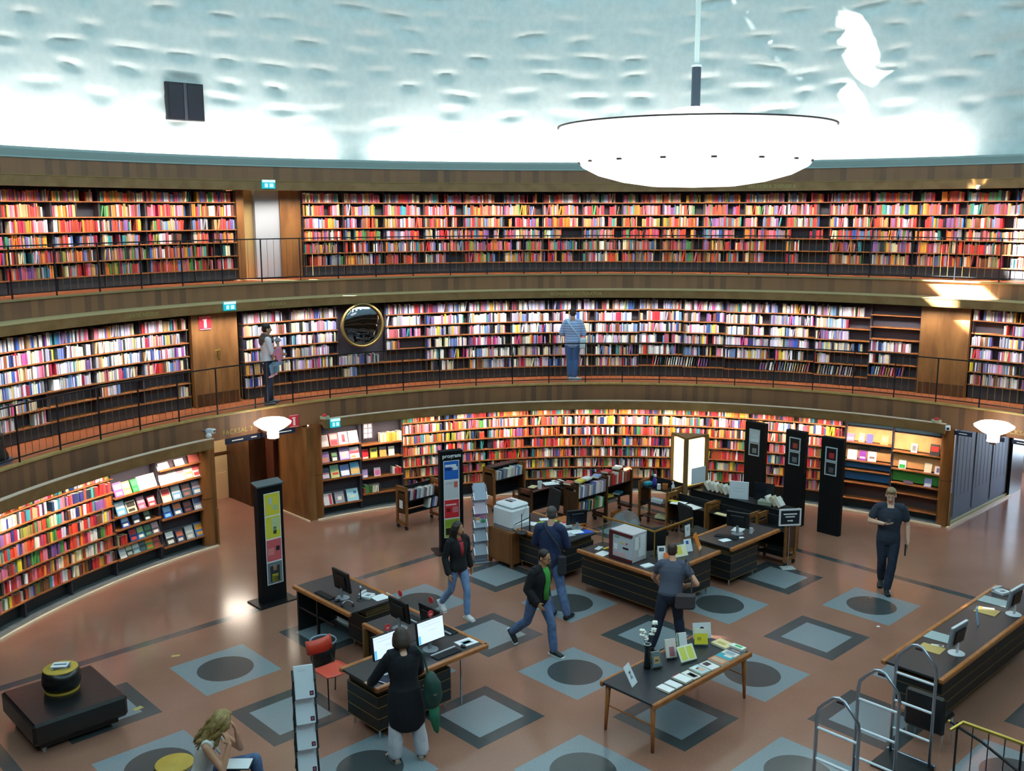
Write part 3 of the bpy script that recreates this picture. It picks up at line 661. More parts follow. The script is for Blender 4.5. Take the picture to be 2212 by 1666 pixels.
for a, z, w, h, c, art, lab in (
    (-32.2, 1.15, .15, .21, '#c02c38', ((.1, .95, .02, .2, '#e8d8c0'),), 'red face-out book at the left of the half-empty bookcase'),
    (-31.1, 1.15, .17, .22, '#b9b23a', ((.1, .9, .1, .5, '#f0e060'), (.2, .9, .6, .85, '#5a5c66')), 'yellow and grey face-out book in the half-empty bookcase'),
    (-29.9, 1.15, .16, .22, '#e0a860', ((.0, 1, .75, 1, '#8a8a92'),), 'orange and grey face-out book in the half-empty bookcase'),
    (-28.8, 1.15, .14, .21, '#f0ead8', (), 'white face-out book in the half-empty bookcase'),
    (-32.3, .72, .13, .18, '#9a86b8', ((.2, .9, .05, .3, '#e6e0ee'),), 'purple face-out book on the lower shelf of the half-empty bookcase'),
    (-30.7, .72, .15, .19, '#e8dce0', ((.1, .9, .1, .75, '#c86a9c'),), 'pink face-out book on the lower shelf of the half-empty bookcase')):
    fb(a, z, w, h, c, art, lab, G2, 8, 10.50)
row(1, 10.45, 1.48, -30.3, -27.5, .25, ((0, 1),), pal=expand('cream*3 yellow*4 white*3 amber*1'), wmin=.02, wmax=.035)
row(1, 10.45, .72, -28.8, -27.5, .2, ((0, 1),), pal=expand('white*2 red*2 crimson*1 pale*2')); row(1, 10.45, .36, -32.6, -30.3, .2, ((0, 1),), pal=expand('green*2 white*2 red*2 black*1 tan*1'))
o = face_book(-31.9, 10.46, 1.62, .22, .36, '#6d6068', ((.1, .45, .05, .3, '#e6e2e4'), (.55, .9, .05, .3, '#e6e2e4'), (.1, .45, .36, .6, '#d8d4d8'), (.55, .9, .36, .6, '#d8d4d8'), (.1, .45, .66, .9, '#c9c5ca'), (.55, .9, .66, .9, '#c9c5ca')),
              'grey poster with six white shapes hanging in the half-empty bookcase', None, 0, 'poster', 'poster', .006)
G3 = 'face-out books left of the passage'
r5 = random.Random(21)
def faces(a0, a1, z, specs, shelf, grow=1.12):
    n = len(specs)
    for i, (c, c2, w, h, lab) in enumerate(specs):
        fb(a0+(a1-a0)*(i+.5)/n, z, w*1.05, h*grow, c, ((.08, .92, .5, .9, c2), (.15, .8, .12, .35, '#e6e0d4' if r5.random() < .5 else c2)), lab+' '+shelf, G3, 22, 10.462)
S_ = 'of the bookcase nearer the packed shelves'
faces(-63.5, -58.6, 1.48, (('#9c5a9e', '#c490c4', .19, .24, 'purple book on the top shelf'), ('#e0d668', '#efe9b0', .16, .22, 'yellow book on the top shelf'), ('#2c9a4c', '#57b070', .13, .22, 'green book on the top shelf'), ('#f0e6da', '#d8c0b0', .20, .24, 'white book on the top shelf'), ('#e9dcc8', '#c9a894', .20, .24, 'cream book at the right of the top shelf')), S_)
faces(-63.5, -58.6, 1.12, (('#6aa8c8', '#d8e4e8', .19, .24, 'sky blue book on the second shelf'), ('#d8c8a8', '#4a4038', .20, .20, 'beige and black book on the second shelf'), ('#a8607a', '#d8a0b0', .16, .22, 'rose book on the second shelf'), ('#cf3a48', '#e8c0b8', .16, .18, 'red book at the right of the second shelf')), S_)
faces(-63.2, -59.2, .88, (('#2a55a8', '#9cc0e0', .16, .19, 'blue book on the third shelf'), ('#26304a', '#4a6a8a', .16, .19, 'navy book on the third shelf'), ('#2e3a36', '#6a7a6a', .13, .19, 'dark green book on the third shelf')), S_)
row(1, 10.45, .57, -63.7, -62.3, .22, ((0, 1),), pal=expand('black*2 white*1 red*1 tan*1'))
faces(-62.1, -58.5, .57, (('#243f80', '#c03a3a', .16, .22, 'dark blue and red book on the fourth shelf'), ('#3f7fa8', '#a8c070', .14, .22, 'blue and green book on the fourth shelf'), ('#2c4a3e', '#56806a', .15, .22, 'bottle green book on the fourth shelf'), ('#7a6070', '#b8a0a8', .15, .22, 'mauve book on the fourth shelf')), S_)
faces(-63.5, -58.6, .32, (('#e8ecf0', '#b8c8d8', .13, .22, 'white book on the bottom shelf'), ('#4a5a4e', '#c8d0b0', .14, .2, 'grey green book on the bottom shelf'), ('#7aa0a8', '#c8d8d8', .15, .2, 'teal grey book on the bottom shelf'), ('#2f4a50', '#56727a', .15, .22, 'dark teal book on the bottom shelf'), ('#3f9a48', '#e08838', .17, .22, 'green and orange book on the bottom shelf'), ('#8a3a34', '#a8564a', .16, .2, 'brick red book on the bottom shelf')), S_)
S_ = 'of the bookcase by the left pier'
faces(-58.0, -53.0, 1.46, (('#efe2dc', '#e0b0b0', .21, .25, 'white and pink book on the top shelf'), ('#d8b098', '#e8d8c0', .2, .25, 'beige book on the top shelf'), ('#e8dede', '#c08a90', .19, .25, 'pale book on the top shelf'), ('#e8a878', '#f0d8c0', .19, .24, 'apricot book on the top shelf'), ('#f0dcdc', '#d85a5a', .2, .25, 'pink book at the right of the top shelf')), S_)
faces(-58.0, -53.0, 1.11, (('#e0b8a8', '#d04a48', .19, .25, 'pink and red book on the second shelf'), ('#7aa0c0', '#d8d8d0', .19, .26, 'steel blue book on the second shelf'), ('#4a5058', '#a06a60', .19, .25, 'charcoal book on the second shelf'), ('#5c7a9c', '#b89aa0', .19, .25, 'dusty blue book on the second shelf')), S_)
faces(-58.0, -53.0, .80, (('#2a62b8', '#8ac0e8', .17, .22, 'bright blue book on the third shelf'), ('#5a70a0', '#e0804a', .17, .22, 'blue and orange book on the third shelf'), ('#2c2e3a', '#8a4a4a', .17, .2, 'black book on the third shelf'), ('#b8b8d0', '#5a5f90', .17, .24, 'lavender book on the third shelf')), S_)
faces(-57.8, -53.0, .25, (('#33383c', '#e0e4e4', .19, .26, 'black and white book on the bottom shelf'), ('#3f4668', '#c87050', .16, .22, 'indigo book on the bottom shelf'), ('#a8b0b4', '#c8d0d0', .17, .24, 'silver book on the bottom shelf'), ('#4a78b8', '#e0a040', .19, .25, 'blue-yellow book at right of the bottom shelf')), S_)
fb(-57.6, 1.76, .26, .14, '#e6dcd0', (), 'cream boxed book lying high beside the left pier', G3, 30); fb(-55.6, 1.76, .2, .14, '#efe8e8', (), 'white book leaning high beside the left pier', G3, 30); fb(-53.9, 1.76, .22, .16, '#b0564c', (), 'red book leaning high beside the left pier', G3, 20)
G4 = 'face-out books in the blue and green display bookcases'
for a, z, w, h, c, art, lab in (
    (29.3, 1.54, .16, .17, '#e080a0', ((.1, .9, .2, .5, '#f6e0e4'),), 'pink card on the top shelf with blue panels'), (30.6, 1.54, .13, .2, '#9a9a8a', ((.2, .8, .2, .7, '#c8c8b4'),), 'grey book on the top shelf with blue panels'),
    (31.5, 1.54, .13, .2, '#7068b8', (), 'violet book on the top shelf with blue panels'), (33.2, 1.54, .17, .22, '#e8905c', ((.2, .9, .3, .8, '#f0b088'),), 'orange book at the right of the top shelf with blue panels'),
    (29.6, 1.13, .2, .22, '#f6eee6', (), 'white book on the second shelf with blue panels'), (30.8, 1.13, .15, .22, '#9a4aa8', ((.1, .9, .2, .4, '#e0c0e8'),), 'purple book on the second shelf with blue panels'), (31.9, 1.13, .18, .22, '#f0e4dc', ((.2, .8, .3, .5, '#8a7070'),), 'white book with dark drawing on the second shelf with blue panels'),
    (36.6, 1.46, .13, .19, '#e6e0dc', ((.2, .8, .2, .8, '#7a7674'),), 'grey and white book on the top shelf with green panels'), (38.9, 1.46, .19, .28, '#41403f', ((.1, .9, .3, .7, '#d83a30'),), 'black and red poster on the top shelf with green panels'),
    (35.4, 1.07, .15, .19, '#f2eee6', ((.1, .9, .1, .5, '#3fae50'),), 'white and green book on the second shelf with green panels'), (38.3, 1.07, .15, .2, '#f0d8b8', (), 'cream book on the second shelf with green panels'), (39.4, 1.07, .13, .16, '#f4e8e4', ((.3, .7, .2, .8, '#7a70a0'),), 'white book at the right of the second shelf with green panels'),
    (36.2, .76, .2, .07, '#6d5a70', (), 'dark book lying on the shelf before the green panel'), (38.4, .76, .15, .18, '#a8a8d8', ((.1, .9, .1, .4, '#e6e4e0'),), 'lilac book standing before the green panel')):
    fb(a, z, w, h, c, art, lab, G4, 12, 10.50)

# the far books, gathered
me = bpy.data.meshes.new('shelf_books'); me.from_pydata(SV, [], SF); me.materials.append(SPINES)
ca = me.color_attributes.new('Col', 'FLOAT_COLOR', 'CORNER')
cols = np.repeat(np.array(SC, np.float32), 4, axis=0); ca.data.foreach_set('color', cols.ravel()); me.update()
ob = bpy.data.objects.new('shelf_books', me); COL.objects.link(ob)
tag(ob, 'rows upon rows of coloured book spines filling the curved wall shelves', 'books', None, 'stuff')
print('BOOKS', len(SV)//8, 'named', len(NAMED))
# ------------------------------------------------------------------ furniture
def uvt(name, label, cat, u, v, z=0., rz=UVROT, group=None): return thing(name, label, cat, W(u, v, z), rz, group)
def desk(label, u0, u1, v0, v1, h, rails, cab, strips=3, olive=None, group=None, legs=True, open_front=False):
    uc, vc = (u0+u1)/2, (v0+v1)/2; t = uvt('desk', label, 'desk', uc, vc, 0, UVROT, group)
    X0, X1, Y0, Y1 = v0-vc, v1-vc, u0-uc, u1-uc
    part('desk_top', t, lambda b: b.rbx(X0+.02, X1-.02, Y0+.02, Y1-.02, h-.035, h, BLACKT, .004))
    for r in rails:
        e = dict(v0=(X0-.01, X0+.055, Y0, Y1), v1=(X1-.055, X1+.01, Y0, Y1), u0=(X0, X1, Y0-.01, Y0+.055), u1=(X0, X1, Y1-.055, Y1+.01))[r]
        part('edge_rail', t, lambda b: b.rbx(e[0], e[1], e[2], e[3], h-.05, h+.012, RAILW, .01))
    cu0, cu1, cv0, cv1 = cab; a = (cv0-vc, cv1-vc, cu0-uc, cu1-uc)
    part('cabinet', t, lambda b: b.bx(a[0], a[1], a[2], a[3], .14, h-.15, BLACKP))
    part('apron', t, lambda b: b.bx(a[0]+.03, a[1]-.03, a[2]+.03, a[3]-.03, h-.15, h-.034, OLIVE))
    for k in range(strips):
        z = .14+(h-.29)*(k)/strips+.003
        part('brass_strip', t, lambda b: [b.bx(a[0]-.004, a[1]+.004, a[2]-.006, a[2]+.001, z, z+.007, BRASSD), b.bx(a[1]-.001, a[1]+.006, a[2]-.004, a[3]+.004, z, z+.007, BRASSD), b.bx(a[0]-.006, a[0]+.001, a[2]-.004, a[3]+.004, z, z+.007, BRASSD)])
    part('brass_strip', t, lambda b: [b.bx(a[0]-.004, a[1]+.004, a[2]-.006, a[2]+.001, h-.158, h-.15, BRASSD), b.bx(a[1]-.001, a[1]+.006, a[2]-.004, a[3]+.004, h-.158, h-.15, BRASSD)])
    part('lock', t, lambda b: b.cyl((a[1]+.001, (a[2]+a[3])/2+.12, h-.24), (a[1]+.009, (a[2]+a[3])/2+.12, h-.24), .011, BRASS, n=10))
    for x in (a[0]+.06, a[1]-.06):
        for y in (a[2]+.06, a[3]-.06): part('leg', t, lambda b: b.cyl((x, y, 0), (x, y, .15), .014, CHROME, n=8))
    return t
def extra_top(t, uc, vc, u0, u1, v0, v1, h, rails, name='desk_wing'):
    X0, X1, Y0, Y1 = v0-vc, v1-vc, u0-uc, u1-uc
    part(name, t, lambda b: b.rbx(X0, X1, Y0, Y1, h-.035, h-.0005, BLACKT, .004))
    for r in rails:
        e = dict(v0=(X0-.01, X0+.055, Y0, Y1), v1=(X1-.055, X1+.01, Y0, Y1), u0=(X0, X1, Y0-.01, Y0+.055), u1=(X0, X1, Y1-.055, Y1+.01))[r]
        part('edge_rail', t, lambda b: b.rbx(e[0], e[1], e[2], e[3], h-.05, h+.0125, RAILW, .01))
H = .75
# desk behind the red chair
tA = desk('black desk with one dark monitor, behind the red chair', -2.30, -1.42, -5.68, -4.13, H, ('u0', 'u1'), (-1.98, -1.46, -4.62, -4.16), 2, group='black desks with wooden edge rails')
part('modesty_panel', tA, lambda b: b.bx(-.75, .3, .30, .33, .06, H-.04, BLACKP))
part('side_frame', tA, lambda b: [b.bx(-.76, -.72, -.38, .33, .0, H-.04, BLACKP), b.bx(-.2, -.17, -.38, -.34, 0, H-.04, BLACK), b.bx(-.74, .28, -.37, -.34, .38, .41, BLACK)])
# T-shaped computer desk
tB = desk('T-shaped black computer desk with bright screens, where the woman in black stands', -3.37, -1.5, -2.77, -1.96, H, ('v1',), (-3.30, -2.12, -2.70, -2.03), 3, group='black desks with wooden edge rails')
extra_top(tB, -2.435, -2.365, -2.35, -1.5, -3.72, -2.76, H, ('u0', 'u1'))
part('edge_rail', tB, lambda b: b.rbx(-.415, -.35, -.935, .03, H-.05, H+.0125, RAILW, .01))
part('edge_rail', tB, lambda b: b.rbx(-.42, .40, .885, .945, H-.05, H+.012, RAILW, .01))
part('end_panel', tB, lambda b: b.bx(-1.30, -1.26, .05, .90, 0, H-.036, WOOD)); part('wing_cabinet', tB, lambda b: b.bx(-1.25, -.42, .12, .52, .12, H-.036, BLACKP))
part('leg', tB, lambda b: b.cyl((.33, .5, 0), (.33, .5, H-.03), .013, CHROME, n=8))
# island of service desks
tC = desk('black service desk with papers, beside the big white printer', 2.20, 3.17, -5.80, -4.08, H, ('u0', 'u1'), (2.26, 3.1, -5.3, -4.16), 3, group='black desks with wooden edge rails')
tD = desk('black corner service desk carrying the metal check-out box', 2.17, 2.86, -3.72, -1.94, H, ('u0',), (2.24, 2.82, -3.66, -2.0), 3, group='black desks with wooden edge rails')
extra_top(tD, 2.515, -2.83, 2.86, 3.92, -2.56, -1.94, H, ('v1',))
part('edge_rail', tD, lambda b: b.rbx(.835, .90, -.34, .35, H-.05, H+.012, RAILW, .01))
part('wing_cabinet', tD, lambda b: b.bx(.30, .83, .31, 1.20, .14, H-.036, BLACKP))
for k in range(3): part('brass_strip', tD, lambda b: b.bx(.825, .837, .30, 1.2, .145+k*.15, .152+k*.15, BRASSD))
for x, y in ((.78, 1.15), (.35, 1.15)): part('leg', tD, lambda b: b.cyl((x, y, 0), (x, y, .15), .014, CHROME, n=8))
tE = desk('black service desk at the right of the island, near the framed sign', 4.14, 5.70, -2.72, -1.86, H, ('v0', 'v1'), (4.2, 5.05, -2.66, -1.92), 3, group='black desks with wooden edge rails')
tF = desk('long black desk with two white-edged monitors at the right edge', 1.90, 5.72, 1.96, 2.76, H, ('v0', 'v1'), (2.1, 5.4, 2.06, 2.68), 3, group='black desks with wooden edge rails')

# monitors, keyboards, phones
def monitor(label, u, v, rz, w=.46, h=.30, on=None, z=H, zs=.12, tagged=False, silver=False, lean=8, group='computer monitors'):
    t = thing('monitor', label, 'monitor', W(u, v, z+.001), rz, group); M = rotm(-lean)
    fr = GREYP if silver else BLACK
    def body(b):
        b.M = Matrix.Translation((0, 0, zs)) @ M
        b.rbx(-w/2, w/2, -.012, .028, 0, h, fr, .006); b.rbx(-w*.32, w*.32, .026, .05, h*.15, h*.8, BLACK, .01)
        if silver: b.bx(-w/2-.002, w/2+.002, -.013, .02, h-.012, h+.004, WHITEP)
    part('housing', t, body)
    def scr(b):
        b.M = Matrix.Translation((0, 0, zs)) @ M; b.bx(-w/2+.014, w/2-.014, -.0145, -.0118, .016, h-.014, mat('screen_on', '#dfe9f5', .3, emit='#dceaff', es=.62) if on else mat('screen_off', '#0b0c10', .15))
    s = part('screen', t, scr)
    if on:
        def pic(b):
            b.M = Matrix.Translation((0, 0, zs)) @ M; blue = mat('screen_blue', '#58b8e0', .3, emit='#58b8e0', es=.7); ln = mat('screen_line', '#8a97a8', .4, emit='#8a97a8', es=.4)
            b.bx(-w/2+.016, -w/2+.05, -.0155, -.0146, .02, h*.42, blue); b.bx(-w/2+.02, w/2-.02, -.0155, -.0146, h*.86, h*.868, ln)
            b.bx(-w/2+.07, w/2-.06, -.0155, -.0146, h*.74, h*.748, ln); b.bx(-w*.1, w*.2, -.0155, -.0146, h*.52, h*.528, ln)
        part('page_layout', t, pic)
    part('stand', t, lambda b: [b.bx(-.025, .025, .03, .05, .01, zs+h*.4, GREYP if not silver else WHITEP), b.lathe([(.0, 0), (.11, 0), (.11, .006), (.10, .012), (0, .014)], GREYP if not silver else WHITEP, 20, (0, .03, 0))])
    if tagged:
        def tg(b):
            b.cyl((0, .015, zs+h-.01), (0, .015, zs+h+.05), .004, CHROME, n=6); b.cyl((0, .008, zs+h+.075), (0, .018, zs+h+.075), .045, mat('red_tag', '#e23a3c', .4), n=20)
            b.bx(-.022, .022, .0065, .0081, zs+h+.071, zs+h+.079, WHITE); b.bx(-.014, .014, .0065, .0081, zs+h+.058, zs+h+.063, WHITE)
        part('round_red_tag', t, tg)
    return t
def keyboard(label, u, v, rz, z=H, w=.42, silver=True):
    t = thing('keyboard', label, 'keyboard', W(u, v, z+.001), rz, 'keyboards')
    part('case', t, lambda b: b.rbx(-w/2, w/2, -.075, .075, 0, .018, BLACK, .005))
    if silver: part('silver_bar', t, lambda b: b.rbx(-w/2, w/2, .05, .078, .001, .026, mat('silver_plastic', '#b9bdc6', .35), .005))
    part('keys', t, lambda b: [b.bx(-w/2+.015+i*.0275, -w/2+.037+i*.0275, -.065+j*.024, -.046+j*.024, .018, .023, RUBBER) for i in range(14) for j in range(4)])
    return t
monitor('bright screen at the left of the computer desk, red tag on top', -2.85, -2.40, 45, .47, .32, 1, tagged=True)
monitor('bright screen right of the woman in black, red tag on top', -2.17, -2.36, 45, .46, .32, 1, tagged=True)
monitor('black monitor seen from behind, nearer the red chair, red tag on top', -2.02, -3.22, 135, .43, .32, None, tagged=True)
monitor('black monitor seen from behind at the right of the computer desk, red tag on top', -1.86, -2.73, 135, .43, .32, None, tagged=True)
monitor('dark monitor alone on the desk behind the red chair', -1.98, -4.72, 135, .42, .33, None)
monitor('dark monitor on the right service desk', 4.95, -2.28, 150, .42, .30, None)
monitor('dark monitor with white marks at the back of the service desk', 3.05, -4.55, 200, .40, .28, None, zs=.08)
monitor('white-edged monitor nearer the aluminium gates', 2.82, 2.52, 222, .42, .30, None, silver=True)
monitor('white-edged monitor at the right edge of the photo', 4.72, 2.56, 222, .42, .30, None, silver=True)
keyboard('keyboard under the hand of the woman in black', -2.88, -2.12, 45); keyboard('keyboard right of the woman in black', -2.10, -2.14, 45)
keyboard('keyboard before the left rear monitor', -1.72, -3.25, 135, w=.36); keyboard('keyboard before the right rear monitor', -1.62, -2.72, 135, w=.36)
keyboard('keyboard on the desk behind the red chair', -2.14, -4.98, -45, silver=False); keyboard('keyboard on the right service desk', 4.62, -2.30, -30, silver=False)
def mouse(label, u, v, rz): tag(part('mouse', None, lambda b: b.ell((0, 0, .015), (.03, .05, .017), BLACK)), label, 'mouse', 'computer mice'); o = COL.objects[-1]; o.location = W(u, v, H+.001); o.rotation_euler.z = math.radians(rz); return o
mouse('black mouse beside the right keyboard of the computer desk', -1.80, -2.14, 45); mouse('black mouse on the desk behind the red chair', -2.14, -4.66, -45)
def sheet(name, label, cat, u, v, z, w, d, rz, c='#eef0f2', th=.004, group=None, art=()):
    b = MB(); m = cmat(c, .6, .2); b.bx(-w/2, w/2, -d/2, d/2, 0, th, m)
    for x0, x1, y0, y1, ac in art: b.bx(-w/2+w*x0, -w/2+w*x1, -d/2+d*y0, -d/2+d*y1, th, th+.0012, cmat(ac, .6, .2))
    o = b.build(name); o.location = W(u, v, z+.001); o.rotation_euler.z = math.radians(rz); return tag(o, label, cat, group)
sheet('notice', 'white sheet with a grey drawing at the right corner of the computer desk', 'paper', -1.66, -2.22, H, .30, .21, 40, '#f3eef2', art=((.2, .7, .2, .75, '#9fb4bf'), (.25, .65, .3, .6, '#c2a8a8')))
sheet('leaflet', 'white leaflet under the bright left screen', 'paper', -2.63, -2.30, H, .07, .17, 10, '#e6e6ea', .012)
sheet('notebook', 'dark notebook before the woman in black', 'notebook', -3.12, -2.10, H, .21, .15, 60, '#2b3047', .012, art=((.0, .07, 0, 1, '#d8d8e0'),))
tag(part('purse', None, lambda b: b.rbx(-.1, .1, -.05, .05, 0, .03, cmat('#a83038'), .01)), 'small red purse on the desk edge before the woman in black', 'purse'); COL.objects[-1].location = W(-2.92, -1.99, H+.002); COL.objects[-1].rotation_euler.z = math.radians(50)
sheet('paper', 'white sheet on the desk behind the red chair', 'paper', -1.55, -4.33, H, .3, .21, 40, group='loose papers')
def phone(label, u, v, rz, c=WHITEP):
    t = thing('telephone', label, 'telephone', W(u, v, H+.001), rz, 'desk telephones')
    part('base', t, lambda b: b.prism([(-.10, -.09), (.10, -.09), (.10, .09), (-.10, .09)], 0, .035, c)); part('handset', t, lambda b: b.tube([(-.07, -.10, .05), (-.07, -.05, .065), (-.07, .05, .065), (-.07, .10, .05)], [.022, .016, .016, .022], c, 8), True)
    part('keypad', t, lambda b: [b.bx(-.0+i*.025, .018+i*.025, -.05+j*.024, -.034+j*.024, .035, .039, GREYP) for i in range(3) for j in range(4)])
phone('white telephone on the desk behind the red chair', -1.72, -4.50, -20); phone('white telephone on the service desk behind the man in blue', 2.95, -4.72, 20); phone('silver telephone at the far end of the long right desk', 5.45, 2.14, -60)
def headset(label, u, v):
    t = thing('headset', label, 'headset', W(u, v, H+.002), 10); part('headband', t, lambda b: b.tube([(.085*math.cos(a), .085*math.sin(a), .012+.03*math.sin(a)**2) for a in np.linspace(-.4, PI+.4, 15)], .006, CHROME, 6), True)
    part('ear_cushion', t, lambda b: b.ell((.08, -.03, .02), (.02, .035, .02), RUBBER)); part('ear_cushion', t, lambda b: b.ell((-.08, -.03, .02), (.02, .035, .02), RUBBER))
headset('grey headset on the desk behind the red chair', -2.12, -4.42)
tag(part('scanner_stand', None, lambda b: [b.lathe([(0, 0), (.07, 0), (.06, .012), (0, .015)], BLACK, 18), b.cyl((0, 0, .01), (0, 0, .2), .008, BLACK), b.ell((0, 0, .21), (.016, .016, .025), WHITEP)]), 'small black stand with white tip on the desk behind the red chair', 'stand'); COL.objects[-1].location = W(-1.86, -4.45, H+.001)

# printer on its wooden cabinet
t = uvt('cabinet', 'plain wooden cabinet under the white printer', 'cabinet', 2.36, -5.58)
CABW = mat('cabinet_wood', '#8f5a30', .45, noise='#7b4a26', scale=4, stretch=(1, 1, .3))
part('body', t, lambda b: b.rbx(-.32, .33, -.30, .30, .07, .70, CABW, .008)); part('door', t, lambda b: b.rbx(-.28, .29, -.312, -.30, .1, .67, CABW, .004))
for x in (-.29, .30):
    for y in (-.27, .27): part('foot', t, lambda b: b.bx(x-.025, x+.025, y-.025, y+.025, 0, .075, CABW))
t = uvt('printer', 'big white laser printer on the wooden cabinet', 'printer', 2.36, -5.58, .701)
part('housing', t, lambda b: [b.rbx(-.26, .26, -.24, .25, .03, .40, WHITEP, .03), b.rbx(-.24, .24, -.2, .24, .40, .47, WHITEP, .03), b.bx(-.25, .25, -.23, .24, 0, .035, GREYP)])
part('paper_tray', t, lambda b: b.rbx(-.2, .32, -.18, .18, .02, .14, WHITEP, .01)); part('output_slot', t, lambda b: [b.bx(-.16, .02, -.02, .05, .469, .474, BLACK), b.bx(-.16, .02, .09, .12, .469, .474, BLACK)])
# lamp-like mast with crossbar on desk C
t = uvt('microphone_stand', 'thin black stand with a crossbar beside the printer', 'stand', 2.12, -5.05, H+.001)
part('foot', t, lambda b: b.lathe([(0, 0), (.11, 0), (.10, .015), (0, .03)], BLACK, 20)); part('mast', t, lambda b: b.cyl((0, 0, .02), (0, 0, .36), .007, BLACK, n=8))
part('crossbar', t, lambda b: [b.tube([(-.05, -.12, .17), (.05, .16, .27)], .009, BLACK, 8), b.cyl((.05, .16, .0), (.05, .16, .33), .012, BLACK, n=8)]); part('boom', t, lambda b: b.cyl((0, 0, .30), (.07, .06, .52), .004, CHROME, n=6))
for u, v, w, d, rz, c, lab in ((2.84, -4.40, .30, .22, 25, '#f2f3f6', 'open white papers at the near end of the service desk'), (2.62, -4.36, .24, .17, 30, '#aab0b8', 'grey clipboard at the near end of the service desk'), (2.62, -5.28, .2, .15, 70, '#f2f3f6', 'crumpled white paper beside the black stand'),
                               (2.98, -5.3, .2, .14, 10, '#f2f3f6', 'white paper farther back beside the printer'), (2.78, -5.2, .14, .1, 40, '#9fc640', 'bright green notes on the service desk'), (3.02, -5.12, .16, .1, 15, '#9fc640', 'second patch of green notes, farther back'),
                               (2.56, -4.75, .14, .08, 0, '#d8e0e4', 'pale leaflet beside the man in blue')):
    sheet('paper', lab, 'paper', u, v, H, w, d, rz, c, .008 if c[1] != 'f' else .006, 'loose papers')
sheet('folder', 'blue folder under the open white papers', 'folder', 2.98, -4.28, H, .3, .2, 25, '#2c56c0', .004); sheet('folder', 'red folder at the back of the service desk', 'folder', 3.08, -4.86, H, .2, .1, 20, '#c23a34', .02)
t = uvt('wooden_tray', 'tan stack of wooden trays behind the man in blue', 'tray', 3.35, -5.0, .0, -45)
part('frame', t, lambda b: [b.bx(-.3, .3, -.18, .18, .60, .64, RAILW), b.bx(-.3, .3, -.18, .18, .68, .71, RAILW)]); part('leg', t, lambda b: [b.bx(x-.02, x+.02, y-.02, y+.02, 0, .69, RAILW) for x in (-.27, .27) for y in (-.15, .15)])
# check-out box
t = uvt('checkout_terminal', 'grey metal check-out box with slots on the corner desk', 'terminal', 2.50, -2.845, H+.001)
MAR = mat('maroon_frame', '#5a2326', .4); BOXG = mat('box_grey', '#c9c2c6', .4)
part('housing', t, lambda b: b.rbx(-.245, .245, -.17, .20, 0, .50, BOXG, .008)); part('surround', t, lambda b: [b.bx(-.25, .235, -.205, -.17, .0, .06, MAR), b.bx(-.25, .235, -.205, -.17, .44, .49, MAR), b.bx(-.25, -.17, -.205, -.17, .06, .44, MAR)])
part('front_panel', t, lambda b: b.bx(-.17, .24, -.195, -.17, .06, .44, mat('panel_blue_grey', '#c2cad4', .35)))
part('card_slot', t, lambda b: b.bx(.05, .17, -.2, -.195, .22, .25, BLACK)); part('display', t, lambda b: b.bx(-.14, -.03, -.198, -.195, .38, .42, mat('display_green', '#7fb89a', .3)))
part('indicator_lamp', t, lambda b: b.cyl((.13, -.203, .32), (.13, -.195, .32), .018, mat('indicator_red', '#d8604a', .3), n=14)); part('white_label', t, lambda b: b.bx(-.15, -.07, -.198, -.195, .18, .28, WHITE)); part('pink_label', t, lambda b: b.bx(-.13, .12, -.198, -.195, .08, .14, mat('label_pink', '#d8b8c0', .5))); part('yellow_label', t, lambda b: b.bx(-.0, .06, -.198, -.195, .3, .33, mat('label_yellow', '#e0d060', .5)))
part('paper_sheet', t, lambda b: [b.bx(.246, .249, -.12, .02, .22, .44, WHITE), b.bx(.246, .249, -.02, .16, .08, .46, WHITE)])
# glass screens
t = uvt('glass_screen', 'brass-framed L-shaped glass screen behind the metal check-out box', 'screen', 2.74, -2.47, H)
part('pane', t, lambda b: b.bx(-1.14, -.01, -.004, .004, .06, .49, GLASS)); part('pane', t, lambda b: b.bx(-.004, .004, .01, 1.05, .06, .49, GLASS))
part('top_rail', t, lambda b: [b.bx(-1.16, .012, -.012, .012, .485, .51, BRASS), b.bx(-.012, .012, -.012, 1.07, .4855, .5105, BRASS)])
for x, y in ((-1.15, 0), (0, 0), (0, 1.06)): part('post', t, lambda b: b.cyl((x, y, 0), (x, y, .49), .011, BRASS, n=10))
# things on the corner desk
def leaflet_stand(label, u, v, z, rz, w, h, c, art=(), lean=18, group=None, name='leaflet'):
    b = MB(); b.M = rotm(-lean); b.bx(-w/2, w/2, 0, .012, 0, h, cmat(c, .5, .3))
    for x0, x1, y0, y1, ac in art: b.bx(-w/2+w*x0, -w/2+w*x1, -.0015, 0, h*y0, h*y1, cmat(ac, .5, .3))
    o = b.build(name); o.location = W(u, v, z+.002); o.rotation_euler.z = math.radians(rz); return tag(o, label, name, group)
GL = 'leaflets on the corner service desk'
sheet('paper', 'white sheet at the foot of the metal box', 'paper', 2.33, -3.27, H, .27, .19, 50, group='loose papers'); sheet('paper', 'white notepad right of the metal box', 'paper', 2.42, -2.36, H, .2, .14, 35, '#f0f2f6', .02, group='loose papers')
sheet('paper', 'yellow slip behind the metal box', 'paper', 2.62, -3.4, H, .2, .06, 40, '#e0c050', .01); sheet('paper', 'pair of white slips behind the metal box', 'paper', 2.5, -3.5, H, .18, .09, 60, '#dfe6ea', .008)
leaflet_stand('white leaflet holder with a dark oval beside the metal box', 2.82, -2.36, H, 10, .14, .24, '#f0f0f2', ((.2, .8, .62, .86, '#30343a'), (.3, .7, .68, .8, '#9aa0a8')), group=GL)
leaflet_stand('orange box of cards before the white leaflet holder', 2.86, -2.22, H, 20, .17, .16, '#ee7a3c', ((.1, .9, .45, .5, '#d85c20'),), 30, GL)
